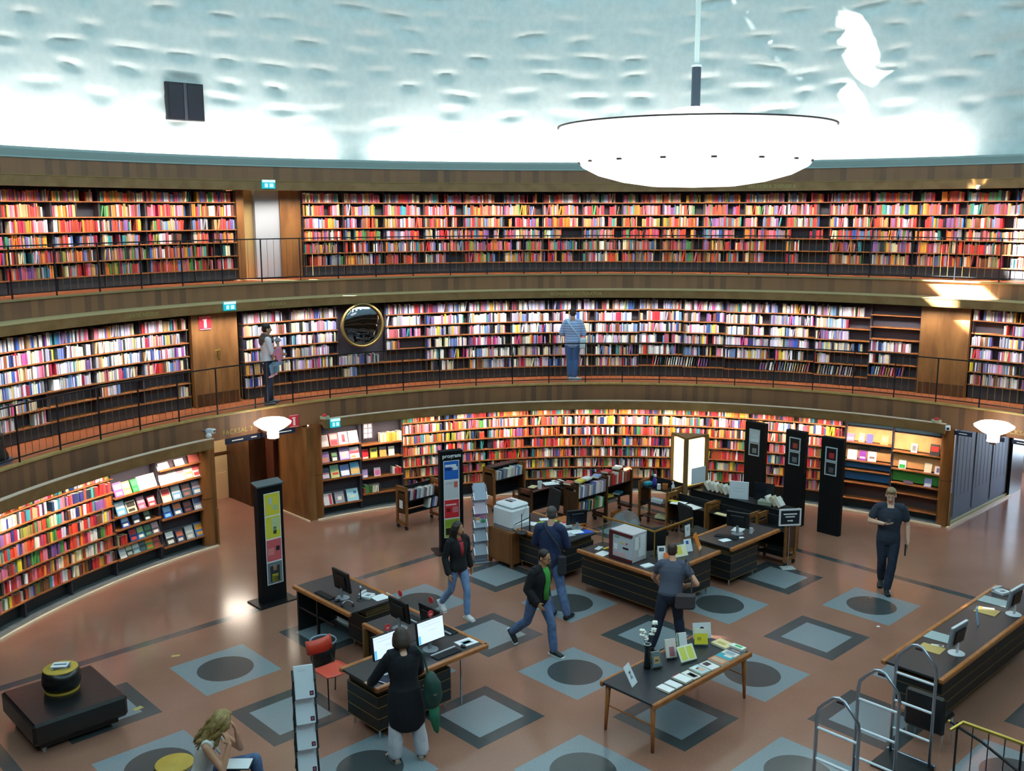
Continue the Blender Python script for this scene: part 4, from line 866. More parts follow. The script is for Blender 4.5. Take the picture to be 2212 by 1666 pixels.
leaflet_stand('curved white and yellow leaflet on the corner desk', 3.22, -2.24, H, 30, .26, .2, '#efe9c8', ((.1, .6, .2, .9, '#e8d860'),), 30, GL)
leaflet_stand('white and blue leaflet on the corner desk', 3.50, -2.30, H, 25, .15, .22, '#e8eef6', ((.25, .6, .6, .85, '#3a5fb0'),), 22, GL)
leaflet_stand('bright orange folder leaning at the end of the corner desk', 3.72, -2.22, H, 65, .16, .3, '#f08838', ((.1, .9, .05, .2, '#f4c8a0'),), 22, GL)
leaflet_stand('white leaflet hanging on the glass screen', 3.62, -2.43, H+.22, 45, .14, .2, '#eef0f4', ((.3, .7, .5, .8, '#b8c0c8'),), 3, GL)
tag(part('paper_stack', None, lambda b: [b.bx(-.1, .1, -.07, .07, k*.012, k*.012+.01, WHITE, rotm(0, 0, k*9)) for k in range(4)]), 'small stack of white papers behind the leaflets', 'paper'); COL.objects[-1].location = W(3.35, -2.45, H+.001)
for u, v, w, d, rz, c, lab in ((4.45, -2.22, .2, .14, 30, '#eef2f6', 'white paper on the right service desk'), (5.15, -2.4, .3, .2, 60, '#e6e8ea', 'white sheets behind the monitor of the right service desk'), (4.78, -2.1, .1, .07, 10, '#f2f4f6', 'white card under the monitor of the right service desk')):
    sheet('paper', lab, 'paper', u, v, H, w, d, rz, c, group='loose papers')
tag(part('mug', None, lambda b: [b.lathe([(0, 0), (.035, 0), (.04, .1), (.034, .1), (.03, .01), (0, .01)], WHITEP, 16), b.tube([(.04, 0, .08), (.065, 0, .06), (.04, 0, .03)], .006, WHITEP, 6)]), 'white mug beside the monitor of the right service desk', 'mug'); COL.objects[-1].location = W(5.12, -2.12, H+.001)
tag(part('cup', None, lambda b: b.lathe([(0, 0), (.04, 0), (.05, .16), (.045, .16), (.036, .01), (0, .01)], WHITEP, 16)), 'tall white cup on the trolley behind the man in blue', 'cup'); COL.objects[-1].location = W(4.15, -6.6, .86)
# mats on the long desk
for u, v, w, d, c, lab in ((3.16, 2.16, .40, .28, '#a9b5b6', 'grey-green desk mat nearer the aluminium gates'), (2.72, 2.26, .30, .24, '#cfae6c', 'tan sheet beside the near grey-green mat'), (5.02, 2.2, .42, .28, '#a9b5b6', 'grey-green desk mat nearer the right edge'), (4.55, 2.28, .30, .26, '#cfae6c', 'tan sheet beside the far grey-green mat')):
    sheet('desk_mat', lab, 'desk mat', u, v, H, w, d, 0 if d > .25 else 10, c, .005, 'desk mats'); COL.objects[-1].rotation_euler.z = math.radians(-42)
sheet('paper', 'pale slip with a dark pen on the near tan sheet', 'paper', 2.86, 2.28, H+.006, .16, .06, -20, '#e8dccc', .004, art=((.6, .9, .2, .8, '#2a2a2c'),)); sheet('paper', 'pale slip on the far tan sheet', 'paper', 4.66, 2.26, H+.006, .16, .06, -20, '#e0e0dc', .004)
leaflet_stand('upright blue-white card on the long right desk', 4.0, 2.38, H, 60, .13, .24, '#a8c8e6', (), 10, None, 'card')

# book display table
t = uvt('table', 'wooden-legged display table with black top, covered with books', 'table', -.02, .12); HT = .67
part('table_top', t, lambda b: b.rbx(-.42, .42, -1.05, 1.05, HT-.04, HT, mat('table_leather', '#22242b', .35), .008))
for x in (-.42, .42): part('edge_rail', t, lambda b: b.rbx(x-.025, x+.025, -1.06, 1.06, HT-.07, HT+.006, RAILW, .012))
for x in (-.36, .36):
    for y in (-.98, .98): part('leg', t, lambda b: b.tube([(x, y, HT-.05), (x*1.06, y*1.02, 0)], [.036, .019], RAILW, 12), True)
for y in (-.98, .98): part('stretcher', t, lambda b: b.cyl((-.37, y, .34), (.37, y, .34), .010, RAILW, n=8))
LT = []
for k, (u, v, w, d, th, rz, c, art, lab) in enumerate((
    (-.66, .40, .20, .13, .02, 45, '#f2eef0', ((0, 1, .0, .06, '#b03848'),), 'white book at the near end of the row on the display table'),
    (-.50, .40, .20, .13, .02, 45, '#f0ecef', ((0, 1, 0, .05, '#8a98a8'),), 'second white book in the row on the display table'),
    (-.30, .39, .22, .15, .03, 45, '#f1efee', ((0, .06, 0, 1, '#b03038'),), 'white book with a red spine in the row on the display table'),
    (-.13, .40, .22, .13, .02, 40, '#e9e4e0', ((.3, .9, .2, .8, '#2c2c30'), (.4, .8, .35, .65, '#e8e2dc')), 'white book with black glasses drawing in the row on the display table'),
    (.06, .40, .22, .17, .03, 40, '#b9ccd2', ((.3, .8, .3, .8, '#d8b8a0'), (.1, .4, .1, .6, '#e8e0d8')), 'pale blue book in the row on the display table'),
    (.26, .41, .22, .16, .02, 40, '#e9e2e2', ((.1, .5, .2, .8, '#3a2c30'),), 'white book with a dark figure in the row on the display table'),
    (.45, .42, .24, .15, .035, 42, '#c87a5c', ((.1, .9, .2, .8, '#c8a890'),), 'terracotta book in the row on the display table'),
    (.61, .41, .22, .13, .03, 45, '#38a0b0', ((.4, .9, .5, .95, '#e0d8d0'),), 'turquoise book in the row on the display table'),
    (.74, .41, .22, .12, .03, 45, '#d8cfc4', ((.2, .8, .2, .8, '#8aa0b0'),), 'beige and blue book in the row on the display table'),
    (.87, .41, .22, .12, .02, 45, '#50505e', ((.2, .8, .3, .6, '#b09aa0'),), 'charcoal book in the row on the display table'),
    (.96, .38, .21, .1, .05, 45, '#e8ece6', ((.3, .8, .3, .8, '#3cae5a'),), 'white book with a green square in the row on the display table'),
    (.93, .16, .26, .2, .03, 40, '#e6cf9c', ((.2, .7, .3, .6, '#c8a860'),), 'sand-coloured book at the far end of the display table'))):
    b = MB(); m = cmat(c, .45, .4); b.bx(-w/2, w/2, -d/2, d/2, 0, th, m); b.bx(-w/2+.004, w/2+.0012, -d/2-.001, d/2+.001, .003, th-.003, PAGES)
    for x0, x1, y0, y1, ac in art: b.bx(-w/2+w*x0, -w/2+w*x1, -d/2+d*y0, -d/2+d*y1, th, th+.0012, cmat(ac, .45, .4))
    o = b.build('book'); o.location = W(u, v, HT+.001); o.rotation_euler.z = math.radians(rz-90); tag(o, lab, 'book', 'books lying along the display table')
def stand_book(label, u, v, w, h, c, art, th=.03, rz=12, z=HT, lean=20):
    t = thing('book', label, 'book', W(u, v, z+.02), rz, 'books in acrylic stands on the display table')
    def fn(b):
        b.M = rotm(-lean); b.bx(-w/2, w/2, 0, th, .012, h, cmat(c, .45, .4)); b.bx(-w/2+.004, w/2-.001, .003, th-.003, .014, h+.002, PAGES)
        for x0, x1, y0, y1, ac in art: b.bx(-w/2+w*x0, -w/2+w*x1, -.0015, 0, h*y0, h*y1, cmat(ac, .45, .4))
    part('cover', t, fn)
    s = thing('book_stand', 'clear acrylic stand under the '+label.split(' in ')[0].split(' on ')[0], 'stand', W(u, v, z+.001), rz, 'acrylic book stands')
    def st(b):
        b.M = rotm(-lean); b.bx(-w/2-.005, w/2+.005, th+.004, th+.009, .0, h*.8, GLASS); b.bx(-w/2-.005, w/2+.005, -.02, th+.004, 0.008, .012, GLASS); b.bx(-w/2-.005, w/2+.005, -.024, -.02, .008, .035, GLASS)
    part('plate', s, st); part('prop', s, lambda b: b.bx(-.02, .02, th+.03+h*.18, th+.12+h*.2, 0, .004, GLASS))
stand_book('grey and tan book in the first acrylic stand', -.28, -.02, .13, .2, '#6d7f84', ((.2, .8, .25, .7, '#c8a070'), (.3, .7, .35, .5, '#5a3a28')), .03, 20)
stand_book('white and red book in the second acrylic stand', .07, -.05, .15, .25, '#ece0d6', ((.3, .8, .1, .6, '#b87a84'),), .03, 18)
stand_book('green and white book in the third acrylic stand', .36, -.08, .13, .24, '#eceaee', ((0, .12, 0, 1, '#3c9a5c'),), .04, 16)
stand_book('yellow book in the fourth acrylic stand', .68, -.02, .18, .22, '#e8d838', ((.0, 1, .72, 1, '#e6e6d0'), (.2, .5, .3, .5, '#b0a030')), .03, 0)
stand_book('open curved white and yellow booklet on the display table', .16, .17, .26, .22, '#eef0d8', ((.1, .45, .15, .9, '#dfe060'), (.55, .9, .15, .9, '#dfe060')), .01, 30, HT, 35)
def portrait(label, u, v, w, h, rz, lean):
    t = thing('portrait_card', label, 'portrait', W(u, v, HT+.002), rz, 'portrait cards on the display table')
    ink = cmat('#2d3348', .6)
    def fn(b): b.M = rotm(-lean); b.bx(-w/2, w/2, 0, .006, 0, h, cmat('#e6eaf0', .5))
    part('card', t, fn)
    def hd(b):
        b.M = rotm(-lean) @ Matrix.Translation((0, -.002, h*.55)) @ Matrix.Rotation(PI/2, 4, 'X'); s = min(w, h)
        b.lathe([(0, 0), (s*.13, 0), (s*.13, .001), (0, .001)], cmat('#b9bec8', .6), 20); b.prism([(s*.15*math.cos(a), s*.05+s*.15*math.sin(a)) for a in np.linspace(.1, PI-.1, 12)], 0, .0016, ink)
        b.prism([(-s*.2, -s*.36), (s*.2, -s*.36), (s*.08, -s*.14), (-s*.08, -s*.14)], 0, .0012, cmat('#8d94a6', .6)); b.prism([(-s*.07, -s*.04), (s*.07, -s*.04), (s*.05, -s*.02), (-s*.05, -s*.02)], .001, .0022, ink)
    part('portrait_drawing', t, hd)
    part('easel_leg', t, lambda b: b.cyl((0, .02+h*.35, 0), (0, .012+h*.22, h*.7), .003, CHROME, n=6))
portrait('white card with a drawn head at the far right of the display table', .90, -.16, .26, .22, 8, 15)
portrait('white card with a drawn figure leaning at the left of the display table', -.84, .06, .17, .27, 62, 28)
t = uvt('vase', 'tall dark vase with white flowers on the display table', 'vase', -.36, -.13, HT+.001)
part('body', t, lambda b: b.lathe([(0, 0), (.05, 0), (.042, .1), (.036, .25), (.046, .33), (.04, .332), (.03, .25), (0, .2)], mat('vase_dark', '#1d2024', .2), 20), True); part('rim', t, lambda b: b.lathe([(.04, .329), (.048, .329), (.048, .337), (.04, .337)], WHITEP, 20, closed=True))
r7 = random.Random(3)
for sx, sy, hh in ((.08, .06, .28), (-.06, -.05, .16)):
    part('stem', t, lambda b: b.tube([(0, 0, .2), (sx*.4, sy*.4, .34), (sx, sy, .34+hh)], .004, cmat('#4a6a3a'), 6))
    def fl(b):
        for k in range(5):
            c = Vector((sx*(.6+.12*k)+r7.uniform(-.03, .03), sy*(.6+.12*k)+r7.uniform(-.03, .03), .34+hh*(.45+.16*k)))
            for q in range(5): a = q*1.256+k; b.ell(c+Vector((.022*math.cos(a), .022*math.sin(a), .004)), (.019, .019, .009), cmat('#f4f3ea', .6), n=8, k=5)
            b.ell(c+Vector((0, 0, .008)), .008, cmat('#e6d890', .6), n=6, k=4)
    part('blossoms', t, fl)

# red chair and bin
t = thing('chair', 'red-orange plywood chair with thin black legs beside the computer desk', 'chair', W(-3.12, -3.35), 0); CHR = mat('red_lacquer', '#d94a34', .4)
t.rotation_euler.z = math.radians(-135)
def seat(b):
    n = 8; vs = []; fs = []
    for i in range(n+1):
        for j in range(n+1):
            x = -.21+.42*i/n; y = -.20+.42*j/n; vs.append((x, y, .45+.03*((x/.21)**2)*.6-.02*max(0, -y/.2)**2))
    o = len(vs); vs += [(p[0], p[1], p[2]-.012) for p in vs]
    for i in range(n):
        for j in range(n): a = i*(n+1)+j; fs.append((a, a+n+1, a+n+2, a+1)); fs.append((o+a, o+a+1, o+a+n+2, o+a+n+1))
    for i in range(n):
        for a, c in ((i, i+1), ((n)*(n+1)+i+1, n*(n+1)+i), ((i+1)*(n+1), i*(n+1)), (i*(n+1)+n, (i+1)*(n+1)+n)): fs.append((a, c, o+c, o+a))
    b.add(vs, fs, CHR)
part('seat', t, seat, True)
def back(b):
    n = 8; vs = []; fs = []
    for i in range(n+1):
        x = -.2+.4*i/n; y = -.24+.05*(x/.2)**2*-1+.05
        for z, dy in ((.62, 0), (.80, -.05)): vs.append((x, y+dy-.02, z))
    o = len(vs); vs += [(p[0], p[1]-.012, p[2]) for p in vs]
    for i in range(n): a = 2*i; fs += [(a, a+2, a+3, a+1), (o+a, o+a+1, o+a+3, o+a+2), (a+1, a+3, o+a+3, o+a+1), (a, o+a, o+a+2, a+2)]
    fs += [(0, 1, o+1, o), (2*n, o+2*n, o+2*n+1, 2*n+1)]
    b.add(vs, fs, CHR)
part('backrest', t, back, True)
for x in (-.17, .17):
    part('leg', t, lambda b: b.tube([(x, .17, .435), (x*1.12, .21, 0)], .009, BLACK, 8)); part('leg', t, lambda b: b.tube([(x, -.15, .435), (x*1.12, -.22, 0)], .009, BLACK, 8))
    part('back_post', t, lambda b: b.tube([(x*.9, .0, .43), (x*.9, -.17, .44), (x*.9, -.245, .55), (x*.9, -.285, .74)], .009, BLACK, 8))
t = uvt('waste_bin', 'black waste bin with a pale bag rim behind the red chair', 'bin', -2.64, -4.30)
part('body', t, lambda b: b.lathe([(0, 0), (.15, 0), (.19, .40), (.18, .40), (.14, .02), (0, .02)], BLACK, 24), True); part('bag_rim', t, lambda b: b.lathe([(.185, .36), (.198, .40), (.19, .415), (.178, .40)], mat('bag_grey', '#8f9cae', .4), 24, closed=True), True)
# leather bench with drum stools
t = uvt('bench', 'large dark leather bench carrying a drum stool', 'bench', -5.98, -5.2)
part('cushion', t, lambda b: b.rbx(-.61, .61, -.58, .58, .14, .43, LEATHER, .035))
part('seam', t, lambda b: [b.tube([(-.6, -.57, .40), (.6, -.57, .40), (.6, .57, .40), (-.6, .57, .40), (-.6, -.57, .40)], .006, LEATHER, 6)])
part('plinth', t, lambda b: b.bx(-.5, .5, -.48, .48, .05, .14, BLACK))
for x in (-.45, .45):
    for y in (-.43, .43): part('castor', t, lambda b: [b.cyl((x-.015, y, .03), (x+.015, y, .03), .03, CHROME, n=12), b.cyl((x, y, .03), (x, y, .07), .012, CHROME, n=8)])
YEL = mat('yellow_cushion', '#c9a53e', .6, noise='#bb9636', scale=5)
def drum_stool(label, u, v, z, r=.23, h=.30):
    t = uvt('drum_stool', label, 'stool', u, v, z, 0, 'drum stools')
    part('body', t, lambda b: b.lathe([(0, .03), (r*.9, .03), (r*1.03, h*.35), (r*1.03, h*.65), (r*.94, h*.95), (0, h*.95)], LEATHER, 32), True); part('base_band', t, lambda b: b.lathe([(0, 0), (r*.92, 0), (r*.92, .03), (0, .03)], YEL, 32)); part('top_cushion', t, lambda b: b.lathe([(0, h*.94), (r*.92, h*.94), (r*.93, h*.985), (r*.88, h), (0, h+.004)], YEL, 32), True)
drum_stool('black drum stool with mustard top standing on the leather bench', -5.95, -5.34, .43); drum_stool('mustard-topped drum stool beside the blonde girl', -5.68, -2.62, 0, .23, .45)
t = uvt('bench', 'dark leather bench on which the blonde girl sits', 'bench', -5.75, -1.72, 0, UVROT); part('cushion', t, lambda b: b.rbx(-.5, .5, -.38, .38, .12, .42, LEATHER, .03)); part('plinth', t, lambda b: b.bx(-.42, .42, -.3, .3, 0, .12, BLACK))
for k, (dx, dy, rz, c) in enumerate(((0, 0, 15, '#d8dce4'), (.015, .01, 25, '#5a6478'), (0, .0, 8, '#e6e6ea'))):
    sheet('magazine', ('lowest', 'middle', 'top')[k]+' magazine of the small pile on the drum stool', 'magazine', -5.95+dx, -5.34+dy, .735+k*.012, .2, .15, rz, c, .01, 'magazines on the drum stool', ((.1, .9, .4, .6, '#4a5468'),))

# display towers
def poster(t, x, z, w, h, y, c, art, name='poster'):
    def fn(b):
        b.bx(x-w/2, x+w/2, y-.006, y, z, z+h, WHITE); b.bx(x-w/2+.012, x+w/2-.012, y-.0075, y-.006, z+.012, z+h-.012, cmat(c, .45))
        for x0, x1, y0, y1, ac in art: b.bx(x-w/2+w*x0, x-w/2+w*x1, y-.009, y-.0075, z+h*y0, z+h*y1, cmat(ac, .45))
    return part(name, t, fn)
TOWB = mat('tower_black', '#0e1014', .6, spec=.2)
def tower(label, u, v, rz, w, dpt, h, group, base=True, wedge=False):
    t = thing('display_tower', label, 'display tower', W(u, v), rz, group)
    part('panel', t, lambda b: b.rbx(-w/2, w/2, -dpt/2, dpt/2, .02 if base else 0, h, TOWB, .006))
    if base: part('base_plate', t, lambda b: b.bx(-w/2-.12, w/2+.12, -dpt/2-.16, dpt/2+.16, .0, .022, BLACK))
    return t
t = tower('black poster tower with yellow and red posters, at left on the open floor', -1.92, -7.0, 45, .46, .16, 2.08, 'poster towers')
part('sloping_top', t, lambda b: b.add([(-.25, -.1, 2.05), (.25, -.1, 2.05), (.25, .1, 2.10), (-.25, .1, 2.10), (-.25, -.1, 2.075), (.25, -.1, 2.075), (.25, .1, 2.125), (-.25, .1, 2.125)], MB.BF, mat('tower_top', '#4c565a', .4)))
for k, (c, art) in enumerate((('#6f7a80', ((.2, .8, .1, .8, '#32363c'), (.3, .7, .1, .45, '#b8b83c'), (.4, .62, .6, .82, '#c89a80'))), ('#d8656a', ((.1, .5, .3, .6, '#e08a88'), (.62, .85, .45, .65, '#2c2c34'))), ('#dfd848', ((.4, .9, .35, .9, '#c8d8a0'), (.5, .7, .2, .5, '#404a30'))), ('#e6da4a', ((.3, .5, .5, .8, '#c0cfd0'), (.55, .8, .25, .45, '#b0c8b0'))))): poster(t, .02, .33+k*.40, .30, .40, -.081, c, art)
t = tower('black poster tower headed program, left of the zigzag leaflet stand', 1.92, -6.82, 24, .46, .15, 2.03, 'poster towers')
for k, (c, art) in enumerate((('#a3b53c', ((.1, .5, .15, .5, '#2e2a22'), (.1, .9, .62, .9, '#8aa838'))), ('#d8343c', ((.1, .8, .68, .76, '#f0c8c8'), (.15, .4, .35, .55, '#8a1f28'), (.55, .9, .3, .6, '#e08088'))), ('#d4d8de', ((.65, .88, .6, .9, '#d86a5a'), (.15, .6, .8, .86, '#b0b8c0'))), ('#2d6fd0', ((.1, .8, .68, .8, '#eaf2fa'), (.5, .9, .5, .68, '#dfe8f0'), (.1, .6, .5, .64, '#1b3f88'))))): poster(t, -.01, .30+k*.385, .32, .385, -.076, c, art)
o = textmesh('program', .105, mat('white_lettering', '#eef2f6', .5), 'lettering', t, bold=.003); o.location = (.0, -.078, 1.93); o.rotation_euler.x = PI/2
def frames(t, cs, z0):
    for k, (c, c2) in enumerate(cs):
        def fn(b):
            x0, x1, y = -.13, .13, -.062; z = z0+k*.30; fm = mat('frame_silver', '#b8c4cc', .35)
            for q in ((x0, x1, z, z+.022), (x0, x1, z+.268, z+.29), (x0, x0+.022, z+.022, z+.268), (x1-.022, x1, z+.022, z+.268)): b.bx(q[0], q[1], y-.02, y, q[2], q[3], fm)
            b.bx(x0+.022, x1-.022, y-.006, y, z+.022, z+.268, cmat(c, .4)); b.bx(-.05, .06, y-.0075, y-.006, z+.06, z+.17, cmat(c2, .4))
            if c == '#cfdde6': [b.bx(-.09, .09, y-.0075, y-.006, z+.09+q*.035, z+.098+q*.035, cmat('#93a7b3')) for q in range(5)]
        part('picture_frame', t, fn)
GT = 'black exhibition towers'
t = tower('black exhibition tower with a text sheet, leftmost of the three', 8.40, -4.15, -45, .50, .12, 2.02, GT, False); frames(t, (('#20242c', '#7a8288'), ('#cfdde6', '#cfdde6')), 1.28)
t = tower('black exhibition tower between the other two', 8.25, -3.08, -45, .46, .12, 2.03, GT, False); frames(t, (('#1c1f26', '#70787c'), ('#1c1c24', '#a8483c')), 1.30)
t = tower('black exhibition tower nearest the blond man, rightmost of the three', 8.20, -2.22, -45, .48, .12, 2.03, GT, False); frames(t, (('#1c1f26', '#5a5458'), ('#201c22', '#c0343c')), 1.25)

# zigzag leaflet stands
def zigzag(label, u, v, rz, n, w, hh, c, logo, top_only=None, stepd=.05, tilt=.12, basebox=False, fm=BLACK, grp='zigzag leaflet stands'):
    t = thing('leaflet_stand', label, 'leaflet stand', W(u, v), rz, grp); z0 = .16
    def side(x):
        def fn(b):
            P = []
            for k in range(n): P += [(x, -.05-tilt*.35, z0+k*hh), (x, .05, z0+(k+.92)*hh)]
            for a, q in zip(P[:-1], P[1:]): b.tube([a, q], .013, fm, 6)
            Q = []
            for k in range(n): Q += [(x, .09, z0+k*hh), (x, -.03, z0+(k+.6)*hh)]
            Q.append((x, .05, z0+(n-.08)*hh))
            for a, q in zip(Q[:-1], Q[1:]): b.tube([a, q], .012, fm, 6)
        return fn
    part('side_frame', t, side(-w/2-.012)); part('side_frame', t, side(w/2+.012))
    for k in range(n):
        def pk(b, k=k):
            zb = z0+k*hh; zt = zb+hh*1.06; y0, y1 = -.05-tilt*.35, .05
            b.add([(-w/2, y0, zb), (w/2, y0, zb), (w/2, y1, zt), (-w/2, y1, zt), (-w/2, y0+.014, zb), (w/2, y0+.014, zb), (w/2, y1+.014, zt), (-w/2, y1+.014, zt)], [tuple(reversed(f)) for f in MB.BF], cmat(c[k % len(c)], .45))
            if logo:
                d = Vector((0, y1-y0, zt-zb)); o = Vector((0, y0-.0015, zb)); x0 = w*.24
                for xa, xb, fa, fb_, m in ((x0, x0+.045, .07, .21, cmat('#2c1c30')), (x0+.012, x0+.033, .10, .18, cmat('#b85a6a'))):
                    e = .001 if m.name.endswith('6a') else 0
                    b.add([o+d*fa+Vector((xa, -e, 0)), o+d*fa+Vector((xb, -e, 0)), o+d*fb_+Vector((xb, -e, 0)), o+d*fb_+Vector((xa, -e, 0))], [(0, 1, 2, 3)], m)
                for q in (.83, .87): b.add([o+d*q+Vector((-w*.3, 0, 0)), o+d*q+Vector((w*.1, 0, 0)), o+d*(q+.012)+Vector((w*.1, 0, 0)), o+d*(q+.012)+Vector((-w*.3, 0, 0))], [(0, 1, 2, 3)], cmat('#c0c6cc'))
        part('leaflet_pocket', t, pk)
    part('base', t, lambda b: [b.rbx(-w/2-.03, w/2+.03, -.16, .18, 0, .03, fm, .006), b.rbx(-w/2-.01, w/2+.01, -.07, .09, .03, z0, fm, .01)])
    return t
zigzag('black zigzag stand of white leaflets in the foreground', -4.43, -1.87, -6, 4, .22, .315, ('#dfe7f0',), True).rotation_euler.z = math.radians(20)
zz = zigzag('silver zigzag stand of grey leaflets beside the printer cabinet', 1.92, -5.98, 20, 5, .23, .27, ('#a9b1bf', '#9ea6b4', '#a4acb9', '#c8b8c8', '#aab6c8'), False, fm=ALU)
def bal(b):
    for x, z, c in ((-.06, .86, '#f0b070'), (.05, .9, '#e070a8'), (-.05, .93, '#c878b8'), (-.06, .81, '#e8e8ea'), (.05, .82, '#3f9a60'), (0, .97, '#e8e6ee')): b.ell((x, -.075+(z-.8)*.3, z), (.042, .008, .036), cmat(c, .5), n=12, k=6)
part('balloon_print', zz, bal)
# sign on a pole
t = uvt('sign_stand', 'framed black sign on a thin pole beside the right service desk', 'sign', 5.78, -1.72, 0, 8)
part('foot', t, lambda b: b.rbx(-.13, .13, -.09, .09, 0, .03, mat('foot_pale', '#b9bfc0', .4), .008)); part('pole', t, lambda b: b.cyl((0, 0, .03), (0, 0, .86), .008, CHROME, n=8))
part('frame', t, lambda b: [b.bx(-.21, .21, -.012, .012, .84, .87, WHITEP), b.bx(-.21, .21, -.012, .012, 1.13, 1.16, WHITEP), b.bx(-.21, -.18, -.012, .012, .87, 1.13, WHITEP), b.bx(.18, .21, -.012, .012, .87, 1.13, WHITEP)])
part('sign_face', t, lambda b: b.bx(-.18, .18, -.006, .006, .87, 1.13, mat('sign_black', '#1d232c', .4)))
part('sign_marks', t, lambda b: [b.bx(-.13, .13, -.009, -.006, 1.05, 1.075, WHITE), b.bx(-.09, .09, -.009, -.006, 1.0, 1.022, WHITE), b.bx(-.05, .03, -.009, -.006, .925, .945, WHITE), b.add([(.03, -.009, .91), (.06, -.009, .935), (.03, -.009, .96), (.03, -.006, .91), (.06, -.006, .935), (.03, -.006, .96)], [(0, 1, 2), (3, 5, 4), (0, 3, 4, 1), (1, 4, 5, 2), (2, 5, 3, 0)], WHITE)])
# lantern
t = uvt('lantern', 'tall three-sided wooden lantern with glowing paper panels behind the desks', 'lantern', 6.62, -4.62, 0, 0)
LV = [W(6.33, -4.5)-W(6.62, -4.62), W(6.93, -4.42)-W(6.62, -4.62), W(6.55, -5.0)-W(6.62, -4.62)]
LAMPW = mat('lantern_wood', '#86603a', .5); LP = mat('lantern_paper', '#f2efc0', .6, emit='#fff6b4', es=1.35)
def tri(s): c = (LV[0]+LV[1]+LV[2])/3; return [tuple((c+(p-c)*s)[:2]) for p in LV]
part('top_plate', t, lambda b: b.prism(tri(1.12), 1.90, 1.94, LAMPW)); part('bottom_plate', t, lambda b: b.prism(tri(1.05), .86, .90, LAMPW))
for k in range(3):
    q = LV[k]; part('corner_post', t, lambda b: b.prism([(q.x+dx*.03, q.y+dy*.03) for dx, dy in ((-1.5, -1.5), (1.5, -1.5), (1.5, 1.5), (-1.5, 1.5))], 0, 1.91, LAMPW))
    def pn(b, k=k):
        a, c = LV[k], LV[(k+1) % 3]; d = (c-a); n = Vector((d.y, -d.x, 0)).normalized()*.004; a2 = a+d*.09; c2 = c-d*.09
        b.prism([tuple((p)[:2]) for p in (a2+n, c2+n, c2-n, a2-n)], .93, 1.87, LP)
    part('paper_panel', t, pn)
a = (LV[0]*.75+LV[1]*.25); c = LV[1]*.95+LV[0]*.05; d = c-a; nn = Vector((d.y, -d.x, 0)).normalized()
b = MB(); b.prism([tuple(p[:2]) for p in (a+nn*.03, c+nn*.03, c+nn*.026, a+nn*.026)], .92, 1.27, cmat('#dfe8f4', .5)); o = b.build('paper'); o.location = W(6.62, -4.62); tag(o, 'white notice hanging on the right face of the lantern', 'paper')
# ------------------------------------------------------------------ book trolleys
def trolley(label, u, v, rz, L, D, h, tiers, col=TROLW, group='wooden book trolleys', backs=True, dark=True):
    t = thing('book_trolley', label, 'book trolley', W(u, v), rz, group)
    for sx in (-1, 1):
        x = sx*L/2
        def endp(b):
            for y in (-D/2+.03, D/2-.03): b.bx(x-.018, x+.018, y-.025, y+.025, .10, h, col)
            b.bx(x-.018, x+.018, -D/2, D/2, .10, .16, col); b.bx(x-.018, x+.018, -D/2+.02, D/2-.02, h-.10, h-.05, col)
            b.bx(x-.012, x+.012, -D/2+.05, D/2-.05, h*.38, h-.16, col if not dark else WOODD); b.bx(x-.018, x+.018, -D/2, D/2, h-.03, h, col)
        part('end_frame', t, endp)
    for z in tiers: part('shelf', t, lambda b: b.add([(-L/2+.02, -D/2+.02, z), (L/2-.02, -D/2+.02, z), (L/2-.02, D/2-.02, z-.03), (-L/2+.02, D/2-.02, z-.03), (-L/2+.02, -D/2+.02, z+.015), (L/2-.02, -D/2+.02, z+.015), (L/2-.02, D/2-.02, z-.015), (-L/2+.02, D/2-.02, z-.015)], MB.BF, BLACK))
    if backs: part('back_board', t, lambda b: b.bx(-L/2+.02, L/2-.02, D/2-.035, D/2-.02, h*.38, h-.06, BLACKP))
    for sx in (-1, 1):
        for sy in (-1, 1):
            x, y = sx*(L/2-.0), sy*(D/2-.05); part('castor', t, lambda b: [b.cyl((x-.014, y, .045), (x+.014, y, .045), .045, RUBBER, n=14), b.bx(x-.02, x+.02, y-.02, y+.02, .085, .105, CHROME)])
    return t
r9 = random.Random(12)
def trolley_books(u, v, rz, x0, x1, y, z, names, lab, lean=0., hmin=.18, hmax=.23, d=.15, pal=None):
    a = math.radians(rz); ex = Vector((math.cos(a), math.sin(a), 0)); ey = Vector((-math.sin(a), math.cos(a), 0)); x = x0; n = 0
    while True:
        w = r9.uniform(.03, .055)
        if x+w > x1: break
        c = r9.choice(pal); n += 1; h = r9.uniform(hmin, hmax); ob = bpy.data.objects.new('book', UBOOK); COL.objects.link(ob)
        T = ex*math.cos(lean)-Vector((0, 0, 1))*math.sin(lean); Z = Vector((0, 0, 1))*math.cos(lean)+ex*math.sin(lean)
        o = W(u, v, z+.003+(w*math.sin(lean) if lean > 0 else 0))+ex*x+ey*y
        ob.matrix_world = Matrix(((T.x*w, ey.x*d, Z.x*h, o.x), (T.y*w, ey.y*d, Z.y*h, o.y), (T.z*w, ey.z*d, Z.z*h, o.z), (0, 0, 0, 1)))
        ob.color = lin(jit(c)); tag(ob, '%s book, %s on the %s' % (c, ordn(n), lab), 'book', 'books on the trolleys'); x += w+.002
GREYS = expand('grey*4 pale*3 white*3 black*2 slate*1 crimson*1'); BRIGHT = expand('red*3 blue*2 orange*2 green*2 olive*1 slate*2 black*2 teal*1 white*2')
